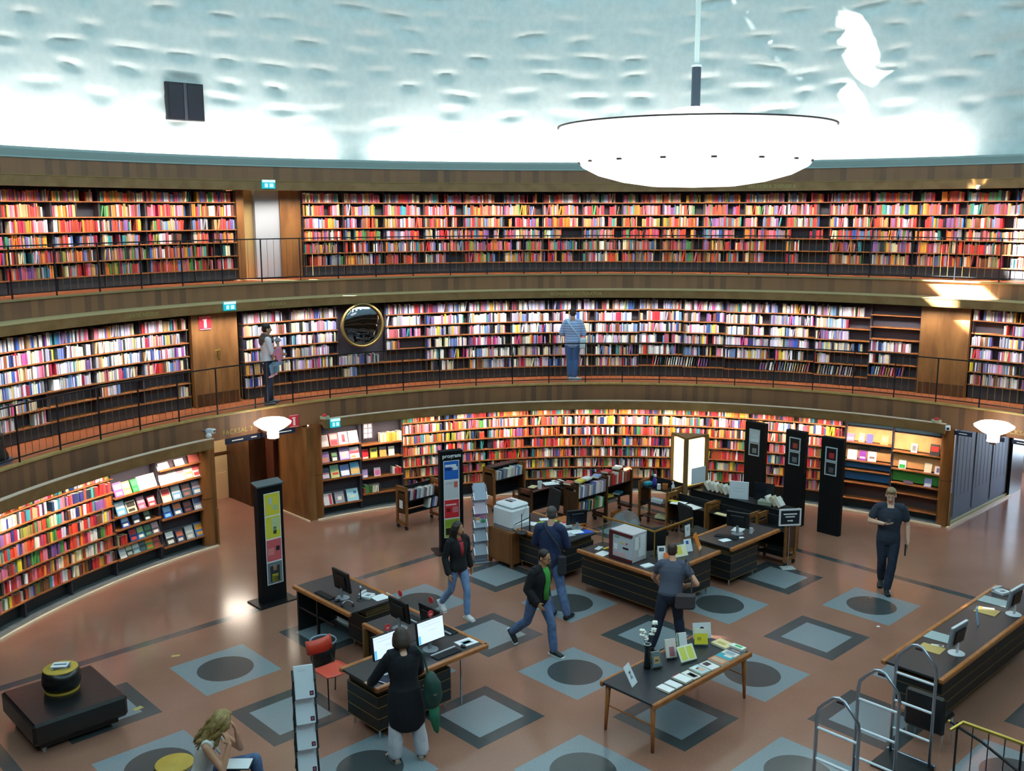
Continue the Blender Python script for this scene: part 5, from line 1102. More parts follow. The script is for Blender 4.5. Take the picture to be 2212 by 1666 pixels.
# (1) left trolley with grey books
trolley('wooden book trolley with grey books, between the display bookcases and the program tower', 2.50, -8.57, 45, .90, .38, .92, (.60, .34)); trolley_books(2.50, -8.57, 45, -.40, .32, -.15, .62, 1, 'upper shelf of the trolley by the program tower', .12, .19, .22, pal=GREYS)
trolley_books(2.50, -8.57, 45, .1, .40, -.15, .36, 1, 'lower shelf of the trolley by the program tower', .2, .19, .22, pal=GREYS)
sheet('paper', 'white sheet on the end of the trolley by the program tower', 'paper', 2.04, -8.57, .40, .2, .004, 45); o = COL.objects[-1]; o.rotation_euler = (0, 0, math.radians(-45)); bpy.data.objects.remove(o)
b = MB(); b.bx(-.055, .055, -.003, .003, 0, .17, WHITE); o = b.build('notice'); o.location = W(2.025, -8.57, .45); o.rotation_euler.z = math.radians(-45); tag(o, 'white notice on the end of the trolley by the program tower', 'notice')
# (2) trolley behind the printer
trolley('wooden book trolley behind the white printer', 4.65, -8.22, 45, .92, .40, .98, (.70, .40)); trolley_books(4.65, -8.22, 45, -.38, .42, -.16, .715, 1, 'trolley behind the printer', .1, .18, .22, pal=GREYS)
part('lid', None, lambda b: b.bx(-.42, .44, -.02, .2, .96, .985, BLACKP)); o = COL.objects[-1]; o.parent = bpy.data.objects[[x.name for x in COL.objects if x.name.startswith('book_trolley')][-1]]
# (3) low counter with papers
trolley('low black and wood counter with papers behind the service desk', 4.35, -6.72, 45, 1.0, .42, .88, (.83, .45), WOODD, None)
for u, v, w, d, rz, c, lab in ((4.6, -6.72, .32, .22, 20, '#f2f4f6', 'white sheets on the low counter behind the service desk'), (4.85, -6.75, .22, .2, 30, '#e8ebee', 'second sheaf of white sheets on the low counter'), (4.15, -6.8, .2, .15, 60, '#d8c8a0', 'tan folder on the low counter')): sheet('paper', lab, 'paper', u, v, .852, w, d, rz, c, .012, 'loose papers')
# (4) (5) trolleys full of books
trolley('wooden book trolley with two rows of books, behind the man in blue', 4.95, -6.02, 45, .92, .40, 1.02, (.70, .38), WOODD); trolley_books(4.95, -6.02, 45, -.42, .43, -.17, .715, 1, 'upper shelf of the trolley behind the man in blue', .08, .2, .26, pal=expand('grey*3 pale*3 slate*2 purple*1 white*3 cream*1')); trolley_books(4.95, -6.02, 45, -.42, .40, -.17, .395, 1, 'lower shelf of the trolley behind the man in blue', .1, .18, .24, pal=BRIGHT)
trolley('dark wooden book trolley with heaped books beside the lantern', 5.95, -6.15, 45, .85, .40, 1.02, (.72, .44), WOODD); trolley_books(5.95, -6.15, 45, -.38, .38, -.17, .735, 1, 'dark trolley left of the lantern', .06, .2, .27, d=.17, pal=expand('brown*3 crimson*2 red*1 white*1 tan*2'))
def flat(label, u, v, z, w, d, th, rz, c): 
    b = MB(); m = cmat(c, .5, .4); b.bx(-w/2, w/2, -d/2, d/2, 0, th, m); b.bx(-w/2-.001, w/2-.005, -d/2+.004, d/2+.001, .003, th-.003, PAGES); o = b.build('book'); o.location = W(u, v, z); o.rotation_euler.z = math.radians(rz); return tag(o, label, 'book', 'books lying on the trolleys')
for u, v, z, c, lab in ((4.7, -5.98, 1.021, '#d8c050', 'yellow book lying on top of the trolley behind the man in blue'), (4.95, -6.02, 1.021, '#e6e6e2', 'white book lying on top of the trolley behind the man in blue'), (5.25, -6.0, 1.021, '#8a9ac8', 'pale blue book lying on top of the trolley behind the man in blue'), (4.45, -6.05, 1.021, '#b85a50', 'red book lying on top of the trolley behind the man in blue'), (5.7, -6.1, 1.021, '#c8364a', 'red book lying on top of the trolley left of the lantern'), (6.1, -6.15, 1.021, '#e6e0d8', 'white book lying on top of the trolley left of the lantern'),
                        (5.75, -6.12, .46, '#d8b848', 'yellow book on the lower shelf of the trolley left of the lantern'), (6.1, -6.12, .46, '#3f7a9a', 'blue book on the lower shelf of the trolley left of the lantern')): flat(lab, u, v, z, .22, .16, .04, r9.uniform(20, 70), c)
tag(part('crate', None, lambda b: [b.bx(-.16, .16, -.13, .13, 0, .02, RAILW), b.bx(-.16, .16, -.13, -.115, .02, .2, RAILW), b.bx(-.16, .16, .115, .13, .02, .2, RAILW), b.bx(-.16, -.145, -.115, .115, .02, .2, RAILW), b.bx(.145, .16, -.115, .115, .02, .2, RAILW)]), 'tan wooden box under the trolley left of the lantern', 'box'); COL.objects[-1].location = W(5.75, -5.75, .0); COL.objects[-1].rotation_euler.z = math.radians(45)
# (6) trolley with bottles
trolley('wooden trolley carrying bottles and small things, left of the lantern', 6.15, -4.98, -45, .88, .40, .92, (.80, .46, .16), TROLW, backs=False)
part('back_board', None, lambda b: b.bx(-.42, .42, .16, .175, .8, .97, BLACKP)); COL.objects[-1].parent = [x for x in COL.objects if x.name.startswith('book_trolley')][-1]
def obj_at(o, u, v, z, rz=0): o.location = W(u, v, z); o.rotation_euler.z = math.radians(rz); return o
obj_at(tag(part('bottle', None, lambda b: [b.lathe([(0, 0), (.045, 0), (.045, .17), (.02, .21), (.02, .23), (0, .23)], cmat('#4a3aa0', .3), 16), b.cyl((0, 0, .23), (0, 0, .28), .03, WHITEP, n=14)], True), 'purple bottle with a white cap on the trolley', 'bottle'), 6.08, -5.10, .818)
obj_at(tag(part('bottle', None, lambda b: [b.lathe([(0, 0), (.035, 0), (.035, .13), (.012, .17), (.012, .20), (0, .2)], WHITEP, 14), b.bx(-.03, .012, -.008, .008, .2, .215, WHITEP)], True), 'white pump bottle on the trolley', 'bottle'), 6.08, -4.62, .818)
obj_at(tag(part('box', None, lambda b: b.rbx(-.09, .09, -.06, .06, 0, .07, cmat('#2a98b8', .4), .008)), 'turquoise box at the left end of the trolley with bottles', 'box'), 6.12, -5.30, .818, 30)
obj_at(tag(part('tin', None, lambda b: b.lathe([(0, 0), (.04, 0), (.04, .11), (0, .11)], WHITEP, 14)), 'white tin beside the purple bottle', 'tin'), 6.02, -4.94, .818); obj_at(tag(part('basket', None, lambda b: b.lathe([(0, 0), (.05, 0), (.06, .12), (.05, .12), (.042, .01), (0, .01)], RAILW, 16)), 'tan pot on the trolley with bottles', 'pot'), 6.10, -4.84, .818)
obj_at(tag(part('paper_roll', None, lambda b: [b.tube([(-.15, 0, .05), (.15, 0, .05)], .05, WHITE, 14)] + [b.lathe([(0, 0), (.03, 0), (.03, .06), (0, .06)], WHITEP, 10, (x, -.05, 0)) for x in (-.12, -.05, .02, .09)]), 'white paper roll on the middle shelf of the trolley with bottles', 'roll'), 6.15, -5.05, .478, -45); flat('cream book on the lowest shelf of the trolley with bottles', 6.1, -4.9, .182, .26, .18, .06, -30, '#d8cca0')
# (7) (8) (9) sloping counters
trolley('wooden trolley with white papers in front of the lantern', 5.85, -3.98, -45, .95, .42, .90, (.72, .35), TROLW); trolley('wooden trolley with blue and yellow papers behind the right service desk', 5.90, -3.02, -45, .92, .42, .88, (.70, .35), TROLW); trolley('wooden trolley with castors at the right end of the island', 5.98, -2.12, -45, .62, .40, .90, (.66, .36, .18), TROLW)
for u, v, z, w, d, rz, c, lab in ((5.72, -4.2, .735, .3, .22, -30, '#f2f2f4', 'white papers on the trolley in front of the lantern'), (5.7, -3.85, .735, .34, .22, -55, '#e8e4e4', 'second heap of white papers in front of the lantern'), (5.74, -4.34, .742, .18, .1, -40, '#e0c43c', 'yellow pad on the trolley in front of the lantern'), (5.76, -3.2, .715, .26, .12, -45, '#e0c898', 'tan and white papers behind the right service desk'), (5.76, -2.9, .715, .28, .12, -45, '#7aa8d8', 'blue papers behind the right service desk')): sheet('paper', lab, 'paper', u, v, z, w, d, rz, c, .014, 'loose papers')
t = uvt('low_bookcase', 'long low black bookcase topped with white books, behind the island', 'bookcase', 6.72, -3.35)
part('body', t, lambda b: b.bx(-1.15, 1.15, -.19, .19, 0, .80, BLACKP)); part('top', t, lambda b: b.bx(-1.17, 1.17, -.2, .2, .80, .82, BLACK)); part('end_panel', t, lambda b: b.bx(1.15, 1.18, -.2, .2, 0, .84, TROLW)); part('end_panel', t, lambda b: b.bx(-1.18, -1.15, -.2, .2, 0, .84, TROLW))
for k in range(9):
    x = -.75+k*.105+(.82 if k > 5 else 0); w = r9.uniform(.04, .08); o = obj_at(tag(part('book', None, lambda b: (setattr(b, 'M', rotm(0, -38, 0)), b.bx(-w/2, w/2, -.08, .08, 0, .2, cmat(('#e6e2da', '#d8d0c4', '#efece8', '#c8b498')[k % 4], .5, .4)))), '%s leaning pale book on the long low black bookcase' % ordn(k+1), 'book', 'pale books on the low bookcase'), 6.70, -3.35+x, .822+.03, -45)
b = MB(); b.bx(-.19, .19, -.02, .02, 0, .36, cmat('#dfe6ee', .4)); b.bx(-.17, .17, -.0215, -.02, .02, .34, cmat('#eaf0f6', .4)); b.bx(-.12, .12, -.0225, -.0215, .22, .226, cmat('#b8c0c8')); b.bx(-.12, .12, -.0225, -.0215, .16, .166, cmat('#b8c0c8')); o = obj_at(b.build('notice_board'), 6.62, -3.38, .822, -20); tag(o, 'white upright notice board on the long low bookcase', 'notice board')
b = MB(); b.bx(-.2, .2, -.006, .006, 0, .34, mat('dark_glass', '#20242a', .15)); o = obj_at(b.build('glass_plate'), 6.95, -3.0, .822, -25); tag(o, 'dark glass plate beside the white notice board', 'plate')
obj_at(tag(part('computer', None, lambda b: b.rbx(-.14, .14, -.1, .1, 0, .09, cmat('#9a9a8a', .5), .01)), 'grey device on the long low bookcase, right of the notice board', 'device'), 6.66, -2.78, .822, -30)
# fan
t = uvt('fan', 'round grey pedestal fan behind the glass screen', 'fan', 3.75, -3.95, 0, 8)
CAGE = mat('fan_cage', '#b8bcc2', .4, metal=.3)
part('cage', t, lambda b: [b.lathe([(r-.004, -.003), (r+.004, -.003), (r+.004, .003), (r-.004, .003)], CAGE, 36, M=Matrix.Translation((0, -.05+.03*(r/.27)**2, .80)) @ rotm(90), closed=True) for r in (.05, .07, .09, .11, .13, .15, .17, .19, .21, .23, .25, .27)]+[b.cyl((.03*math.cos(a), -.05, .80+.03*math.sin(a)), (.27*math.cos(a), -.02, .80+.27*math.sin(a)), .003, CAGE, n=5) for a in np.linspace(0, 2*PI, 49)[:-1]])
part('blades', t, lambda b: [b.add([(.03*math.cos(a), 0, .8+.03*math.sin(a)), (.23*math.cos(a-.35), -.02, .8+.23*math.sin(a-.35)), (.25*math.cos(a), 0, .8+.25*math.sin(a)), (.22*math.cos(a+.45), .03, .8+.22*math.sin(a+.45)), (.03*math.cos(a+.6), .02, .8+.03*math.sin(a+.6))], [(0, 1, 2, 3, 4)], mat('fan_blade', '#c9ced6', .4)) for a in (0, PI*2/3, PI*4/3)])
part('hub', t, lambda b: b.cyl((0, -.07, .8), (0, .10, .8), .05, WHITEP, n=18)); part('pole', t, lambda b: b.cyl((0, .06, .03), (0, .06, .78), .015, WHITEP, n=10)); part('base', t, lambda b: b.lathe([(0, 0), (.2, 0), (.19, .02), (.03, .04), (0, .04)], WHITEP, 24, (0, .06, 0)))
def office_chair(label, u, v, rz):
    t = thing('office_chair', label, 'chair', W(u, v), rz, 'black office chairs'); FB = mat('chair_black', '#17181c', .7)
    part('seat', t, lambda b: b.rbx(-.23, .23, -.22, .22, .44, .52, FB, .03)); part('backrest', t, lambda b: (setattr(b, 'M', Matrix.Translation((0, .22, .55)) @ rotm(-8)), b.rbx(-.21, .21, -.03, .03, .08, .52, FB, .025))); part('back_bar', t, lambda b: b.tube([(0, .1, .44), (0, .27, .46), (0, .27, .7)], .015, BLACK, 8)); part('column', t, lambda b: b.cyl((0, 0, .1), (0, 0, .45), .025, CHROME, n=10))
    part('star_base', t, lambda b: [b.tube([(0, 0, .1), (.28*math.cos(a), .28*math.sin(a), .065)], .018, BLACK, 6) for a in np.linspace(0, 2*PI, 6)[:-1]]); part('castors', t, lambda b: [b.cyl((.28*math.cos(a)-.012, .28*math.sin(a), .03), (.28*math.cos(a)+.012, .28*math.sin(a), .03), .03, RUBBER, n=10) for a in np.linspace(0, 2*PI, 6)[:-1]])
office_chair('black office chair between the printer and the low counter', 3.62, -5.98, -60); office_chair('black office chair behind the corner desk', 3.5, -3.2, 200); office_chair('black office chair in the island beside the papers trolley', 5.15, -3.35, 120)

# gates, stair railing
ga = []
def gate(label, u):
    t = uvt('security_gate', label, 'gate', u, 2.77, 0, UVROT, 'aluminium security gates'); w2 = .24
    prof = [(-w2, 0), (-w2, 1.22), (-w2+.015, 1.30), (-w2+.07, 1.37), (-.06, 1.485), (0, 1.50), (.06, 1.485), (w2-.07, 1.37), (w2-.015, 1.30), (w2, 1.22), (w2, 0)]
    part('hoop', t, lambda b: b.tube([(x, 0, z) for x, z in prof], .019, ALU, 10), True)
    for z in (1.08, .72, .36): part('bar', t, lambda b: b.cyl((-w2+.015, 0, z), (w2-.015, 0, z), .016, mat('bar_white', '#e8ecf4', .3), n=12))
    part('handle', t, lambda b: b.bx(-.02, .07, -.012, .012, 1.448, 1.47, mat('handle_dark', '#3a1c20', .5)))
    part('base', t, lambda b: [b.rbx(-w2-.05, w2+.05, -.42, .03, 0, .05, BLACK, .006), b.rbx(-w2-.06, w2+.06, .02, .05, .0, .065, ALU, .006)])
gate('aluminium hoop gate nearest the bottom edge, leftmost of the three', -.80); gate('middle aluminium hoop gate', .12); gate('aluminium hoop gate nearest the long black desk', 1.06)
t = uvt('office_chair', 'dark leather chair behind the aluminium gates', 'chair', 1.55, 2.72, 0, UVROT)
part('backrest', t, lambda b: b.rbx(-.25, .25, -.05, .02, .22, .72, LEATHER, .03)); part('seat', t, lambda b: b.rbx(-.25, .25, .0, .30, .36, .44, LEATHER, .03)); part('leg', t, lambda b: [b.cyl((x, y, 0), (x, y, .38), .013, CHROME, n=8) for x in (-.22, .22) for y in (.0, .28)])
t = uvt('stair_railing', 'black stair railing with brass handrail in the bottom right corner', 'railing', .74, 3.40, 0, UVROT)
part('handrail', t, lambda b: b.tube([(.07, 0, .92), (2.2, .02, .92)], .022, BRASS, 12)); part('handrail_return', t, lambda b: b.tube([(.07, 0, .92), (.0, -.16, .86)], .017, BRASS, 10)); part('sloping_rail', t, lambda b: b.tube([(-.06, -.05, .90), (.3, -.05, .80), (1.4, -.05, .30)], .016, BLACK, 10)); part('finial', t, lambda b: b.ell((-.06, -.05, .90), .02, BRASS, n=10, k=6))
for k in range(9):
    x = .02+k*.17; part('baluster', t, lambda b: b.cyl((x, -.02, 0), (x, -.02, .91), .013 if k in (0, 4) else .006, BLACK, n=8))
part('bottom_rail', t, lambda b: b.bx(-.02, 2.2, -.03, -.01, .06, .08, BLACK))
# gallery railings in sections
def railing(label, R, z0, zt, a0, a1, post_step, nb, group):
    mid = (a0+a1)/2; o = polar(mid, R, z0); t = thing('gallery_railing', label, 'railing', o, 0, group)
    def bd(name, b): return b.build(name, t, origin=o)
    b = MB(); b.arc([(R-.012, zt-.012), (R-.012, zt+.012), (R+.012, zt+.012), (R+.012, zt-.012)], a0, a1, BLACK, 1.); bd('top_rail', b)
    b = MB(); b.arc([(R-.009, z0+.075), (R-.009, z0+.093), (R+.009, z0+.093), (R+.009, z0+.075)], a0, a1, BLACK, 1.); bd('bottom_rail', b)
    n = int(round((a1-a0)/post_step))
    for k in range(n):
        a = a0+(k+.5)*(a1-a0)/n; q = polar(a, R); b = MB(); b.bx(-.011, .011, -.011, .011, z0-.02, zt, BLACK, Matrix.Translation(q) @ rotm(0, 0, -a)); bd('post', b)
        for j in range(1, nb+1):
            aa = a+j*(a1-a0)/n/(nb+1); qq = polar(aa, R); b = MB(); b.cyl((qq.x, qq.y, z0+.08), (qq.x, qq.y, zt), .0045, BRASSD, n=5); bd('baluster', b)
for k, (a0, a1) in enumerate(((-81.2, -53), (-53, -24.8), (-24.8, 3.4), (3.4, 31.6), (31.6, 59.8))): railing('railing of the middle gallery, section %s' % ('before the far left shelves', 'before the left door and mirror', 'before the man in the striped shirt', 'right of the man in the striped shirt', 'before the right door')[k], 10.475, 2.61, 3.54, a0, a1, 4.7, 5, 'middle gallery railings')
for k, (a0, a1) in enumerate(((-69, -42.9), (-42.9, -16.8), (-16.8, 9.3), (9.3, 35.4), (35.4, 52.8))): railing('black railing of the top gallery, section %s' % ('at the far left', 'before the upper doorway', 'below the middle of the room', 'right of the middle of the room', 'at the far right')[k], 11.90, 5.062, 5.98, a0, a1, 4.35, 5, 'top gallery railings')

# pendant lamp and the two standing lamps
OPAL = mat('opal_glass', '#f6f6f2', .3, emit='#fffdf6', es=1.6)
t = thing('pendant_lamp', 'huge white glass pendant lamp hanging in the middle of the hall', 'pendant lamp', (.09, 0, 0), 0)
part('upper_bowl', t, lambda b: b.lathe([(0, 7.80), (.25, 7.77), (.5, 7.68), (.55, 7.66), (1.62, 7.56), (1.64, 7.52), (1.60, 7.45), (1.50, 7.30), (1.38, 7.14), (1.30, 7.09)], OPAL, 64), True)
part('lower_bowl', t, lambda b: b.lathe([(1.37, 7.115), (1.34, 7.08), (1.15, 6.985), (.85, 6.905), (.5, 6.855), (0, 6.84)], OPAL, 64), True)
RIM = mat('lamp_rim', '#4b3a3c', .5)
part('rim_ring', t, lambda b: b.lathe([(1.615, 7.545), (1.65, 7.545), (1.65, 7.562), (1.615, 7.562)], RIM, 64, closed=True)); part('middle_ring', t, lambda b: b.lathe([(1.365, 7.118), (1.372, 7.118), (1.372, 7.122), (1.365, 7.122)], RIM, 64, closed=True))
for a in np.linspace(0, 2*PI, 17)[:-1]: part('clip', t, lambda b: b.bx(-.03, .03, -.012, .012, -.01, .012, RIM, Matrix.Translation((1.385*math.cos(a), 1.385*math.sin(a), 7.135)) @ rotm(0, 0, math.degrees(a)+90)))
part('stem_sleeve', t, lambda b: b.cyl((0, 0, 7.77), (0, 0, 8.25), .055, mat('sleeve_blue_grey', '#3c4552', .4), n=20)); part('suspension_rod', t, lambda b: b.cyl((0, 0, 8.25), (0, 0, 18.5), .03, mat('rod_white', '#dde6e2', .4), n=12)); part('collar', t, lambda b: b.cyl((0, 0, 8.245), (0, 0, 8.27), .062, WHITEP, n=20))
BOWL = mat('bowl_opal', '#f6f6f2', .3, emit='#fff2dc', es=4.5)
def wall_lamp(label, az):
    p = polar(az, 9.9); t = thing('wall_lamp', label, 'lamp', p, -az, 'white bowl lamps on the fascia')
    part('glass_neck', t, lambda b: b.cyl((0, 0, 2.09), (0, 0, 2.23), .115, BOWL, n=24)); part('glass_bowl', t, lambda b: b.lathe([(.11, 2.23), (.22, 2.28), (.36, 2.38), (.37, 2.41), (.27, 2.47), (0, 2.50)], BOWL, 40), True)
    part('bracket', t, lambda b: [b.cyl((0, 0, 2.04), (0, 0, 2.09), .06, mat('lamp_bracket', '#3a2018', .4), n=16), b.tube([(0, 0, 2.06), (0, .3, 2.12), (0, .56, 2.16)], .022, mat('lamp_bracket', '#3a2018', .4), 8)])
wall_lamp('glowing white bowl lamp on the fascia over the left passage', -45.75); wall_lamp('glowing white bowl lamp on the fascia over the right passage', 46.35)

# signs and small wall things
def wall_sign(name, label, cat, az, R, z, w, h, dep, c, art=(), emit=None, group=None):
    t = thing(name, label, cat, polar(az, R, z), -az, group); m = mat('sign_'+c[1:], c, .4, emit=emit, es=.8) if emit else cmat(c, .4)
    part('box', t, lambda b: b.rbx(-w/2, w/2, -dep, 0, 0, h, m, .006))
    if art: part('pictogram', t, lambda b: [b.bx(-w/2+w*x0, -w/2+w*x1, -dep-.002, -dep, h*y0, h*y1, mat('sign_'+ac[1:], ac, .4, emit=ac, es=.6) if emit else cmat(ac, .4)) for x0, x1, y0, y1, ac in art])
    return t
EX = ((.0, 1, .72, 1.0, '#d8eef2'), (.18, .42, .15, .6, '#c8f0f4'), (.55, .85, .15, .6, '#c8f0f4'))
wall_sign('exit_sign', 'cyan exit sign above the doorway on the top gallery', 'exit sign', -38.5, 12.42, 7.06, .30, .19, .05, '#1aa5b4', EX, '#14a0b0', 'exit signs'); wall_sign('exit_sign', 'cyan exit sign above the left door on the middle gallery', 'exit sign', -46.2, 11.265, 4.565, .27, .18, .05, '#1aa5b4', EX, '#14a0b0', 'exit signs'); wall_sign('exit_sign', 'cyan exit sign on the lower header beside the left passage', 'exit sign', -37.1, 10.08, 2.06, .22, .19, .05, '#1aa5b4', EX, '#14a0b0', 'exit signs')
FE = ((.40, .62, .15, .7, '#f4d8dc'), (.3, .66, .7, .8, '#f4d8dc'), (.05, .95, .03, .07, '#f0c8cc'), (.05, .95, .93, .97, '#f0c8cc'))
wall_sign('fire_extinguisher_sign', 'red fire extinguisher sign on the left wooden door of the middle gallery', 'sign', -48.4, 11.49, 4.18, .28, .28, .012, '#d83848', FE, None, 'fire extinguisher signs'); wall_sign('fire_extinguisher_sign', 'red fire extinguisher sign behind the left glowing lamp', 'sign', -41.35, 10.44, 2.10, .22, .27, .012, '#d83848', FE, None, 'fire extinguisher signs')
t = thing('door_lock', 'brass lock and handle on the left wooden door of the middle gallery', 'lock', polar(-47.0, 11.49, 3.55), 47); part('plate', t, lambda b: b.bx(-.025, .025, -.008, 0, 0, .22, BRASS)); part('handle', t, lambda b: b.tube([(0, -.008, .19), (0, -.04, .19), (-.11, -.04, .19)], .009, BRASS, 8))
t = thing('mirror', 'round brass-framed convex mirror hanging before the middle shelves', 'mirror', polar(-30.48, 11.33, 4.04), 30.48); MR = Matrix.Rotation(PI/2, 4, 'X')
def mir(b): b.M = MR; b.lathe([(0, .095), (.15, .092), (.3, .075), (.42, .045), (.47, .02), (.47, 0), (0, 0)], mat('mirror_glass', '#8a93a0', .04, metal=1), 40)
part('mirror_glass', t, mir, True)
def mfr(b): b.M = MR; b.lathe([(.455, -.02), (.505, -.02), (.505, .06), (.48, .075), (.455, .06)], BRASSD, 48, closed=True)
part('frame', t, mfr, True); part('bracket', t, lambda b: b.cyl((0, .0, 0), (0, .20, 0), .03, BLACK, n=10))
def beacon(label, az): 
    t = thing('alarm_beacon', label, 'alarm', polar(az, 10.18, 2.25), -az, 'alarm beacons'); part('base', t, lambda b: b.lathe([(0, 0), (.10, 0), (.10, .05), (0, .05)], mat('beacon_base', '#b8b494', .5), 20)); part('red_dome', t, lambda b: b.lathe([(0, .05), (.05, .05), (.05, .08), (.03, .1), (0, .105)], cmat('#d8343c', .3), 20), True)
beacon('alarm with a red dome on the header beside the left passage', -38.1); beacon('alarm with a red dome on the header at the right end', 39.4)
def camera_box(label, az, R, z, group='small white cameras'):
    t = thing('security_camera', label, 'camera', polar(az, R, z), -az+20, group); part('housing', t, lambda b: b.rbx(-.05, .05, -.11, .06, 0, .09, WHITEP, .01)); part('lens', t, lambda b: b.cyl((0, -.125, .045), (0, -.11, .045), .025, BLACK, n=12)); part('bracket', t, lambda b: b.cyl((0, .04, .04), (0, .16, .04), .015, GREYP, n=8))
camera_box('small white camera on the lower header at the right passage', 40.75, 10.16, 2.13); camera_box('small pale camera above the left end of the lower header', -52.4, 10.30, 2.32)
obj_at(tag(part('speaker_ball', None, lambda b: b.ell((0, 0, .05), (.06, .05, .05), WHITEP)), 'small white dome on the left end of the lower header', 'sensor'), 0, 0, 0); COL.objects[-1].location = polar(-52.9, 10.2, 2.25)
t = thing('spotlight', 'small lit spotlight under the top header at the right', 'spotlight', polar(38.6, 12.36, 7.03), -38.6); part('housing', t, lambda b: b.cyl((0, 0, -.02), (0, .03, .06), .04, GREYP, n=14)); part('lamp_face', t, lambda b: b.cyl((0, -.005, .06), (0, -.004, .066), .03, mat('spot_face', '#fff2b0', .3, emit='#fff2b0', es=8), n=14))
sp = bpy.data.lights.new('spotlight_beam', 'SPOT'); sp.energy = 30; sp.spot_size = 1.4; sp.color = (1, .9, .6); so = bpy.data.objects.new('spotlight_beam', sp); COL.objects.link(so); so.location = polar(38.6, 12.32, 7.05); so.rotation_euler = (Vector((polar(38.6, 12.42, 7.2)-so.location))).to_track_quat('-Z', 'Y').to_euler()
# wall vent
t = thing('vent', 'black two-leaf vent set in the white drum wall', 'vent', polar(-43.9, 13.74, 8.54), 43.9); part('frame', t, lambda b: b.rbx(-.43, .43, -.02, .09, 0, .80, mat('vent_black', '#121019', .5), .01)); part('centre_bar', t, lambda b: b.bx(-.035, .035, -.03, -.02, .0, .8, mat('vent_bar', '#3a3a44', .4)))
for sx in (-1, 1): part('leaf', t, lambda b: b.bx(sx*.21-.16, sx*.21+.16, -.027, -.02, .04, .76, mat('vent_leaf', '#17131f', .35)))
# gilt lettering on the headers
GILT = mat('gilt_letters', '#b9a866', .4, metal=.3)
def letters(body, az, R, z, size, label, width=1., m=GILT, wide=None):
    o = textmesh(body, size, m, 'lettering', None, width=width); me = o.data; a0 = math.radians(az)
    for v in me.vertices:
        a = a0+v.co.x/R; r = R-.004-v.co.z; v.co = Vector((r*math.sin(a), r*math.cos(a), z+v.co.y))
    q = polar(az, R, z)
    for v in me.vertices: v.co -= q
    o.location = q; return tag(o, label, 'lettering', 'gilt lettering on the headers')
letters('FACKSAL 3', -48.4, 10.455, 2.22, .135, 'gilt words FACKSAL 3 over the left passage'); letters('FACKSAL 2', 47.8, 10.455, 2.22, .135, 'gilt words over the right passage at the right edge'); letters('DANSK NORSK', -56.0, 11.27, 4.62, .105, 'gilt words on the middle header, far left'); letters('SVENSKA', -40.7, 11.27, 4.62, .105, 'gilt word on the middle header right of the left door'); letters('ROMANER LITTERATUR', -4.4, 11.27, 4.62, .105, 'gilt words on the middle header above the man in the striped shirt', 1.05); letters('HISTORIA SVENSKA', 17.8, 12.42, 7.13, .12, 'gilt words on the top header below the pendant lamp')
SB = mat('sign_strip_blue', '#1d2740', .4)
for k, (a0, a1) in enumerate(((-50.0, -45.6), (-45.4, -41.2))):
    b = MB(); b.arc([(10.44, 1.985), (10.44, 2.095), (10.46, 2.095), (10.46, 1.985)], a0, a1, SB, 1.); b.arc([(10.436, 2.03), (10.436, 2.05), (10.44, 2.05), (10.44, 2.03)], a0+.8+k*.6, a0+2.2+k, WHITE, 1.); b.arc([(10.436, 2.03), (10.436, 2.05), (10.44, 2.05), (10.44, 2.03)], a1-1.2, a1-.5, WHITE, 1.)
    q = polar((a0+a1)/2, 10.45, 1.98); o = b.build('direction_sign', origin=q); tag(o, ('left', 'right')[k]+' half of the dark blue direction strip over the left passage', 'sign', 'direction strips')
for k, (a0, a1) in enumerate(((41.0, 43.0), (44.4, 46.4), (47.2, 50))):
    b = MB(); b.arc([(10.44, 1.985), (10.44, 2.07), (10.46, 2.07), (10.46, 1.985)], a0, a1, SB, 1.); b.arc([(10.436, 2.02), (10.436, 2.035), (10.44, 2.035), (10.44, 2.02)], a0+.5, a1-.6, WHITE, 1.); q = polar((a0+a1)/2, 10.45, 1.98); o = b.build('direction_sign', origin=q); tag(o, '%s dark direction strip over the right passage' % ordn(k+1), 'sign', 'direction strips')
# fallen leaves of paper on the floor
sheet('paper_scrap', 'tan paper scrap on the floor beyond the black line', 'scrap', -4.07, -6.12, 0, .12, .06, 20, '#c8a860', .003); sheet('paper_scrap', 'tan paper scrap on the floor beside the leather bench', 'scrap', -5.14, -4.95, 0, .13, .08, 60, '#b8a068', .003); sheet('paper_scrap', 'tiny white scrap on the floor beside the circle tile at right', 'scrap', 4.54, .66, 0, .05, .04, 20, '#f2f4f6', .003)
# stacked chair and dark box at the left end of the middle gallery
t = thing('step_stool', 'dark round step stool at the left edge of the middle gallery', 'stool', polar(-74.6, 10.95, 2.586), 0); part('top', t, lambda b: b.lathe([(0, .42), (.20, .42), (.20, .46), (0, .47)], BLACK, 24)); part('body', t, lambda b: b.lathe([(0, .02), (.25, .02), (.25, .12), (.18, .30), (.18, .42), (0, .42)], BLACK, 24), True); part('base_ring', t, lambda b: b.lathe([(.24, 0), (.30, 0), (.30, .05), (.24, .05)], mat('ring_blue_grey', '#5a6c86', .4), 28, closed=True))
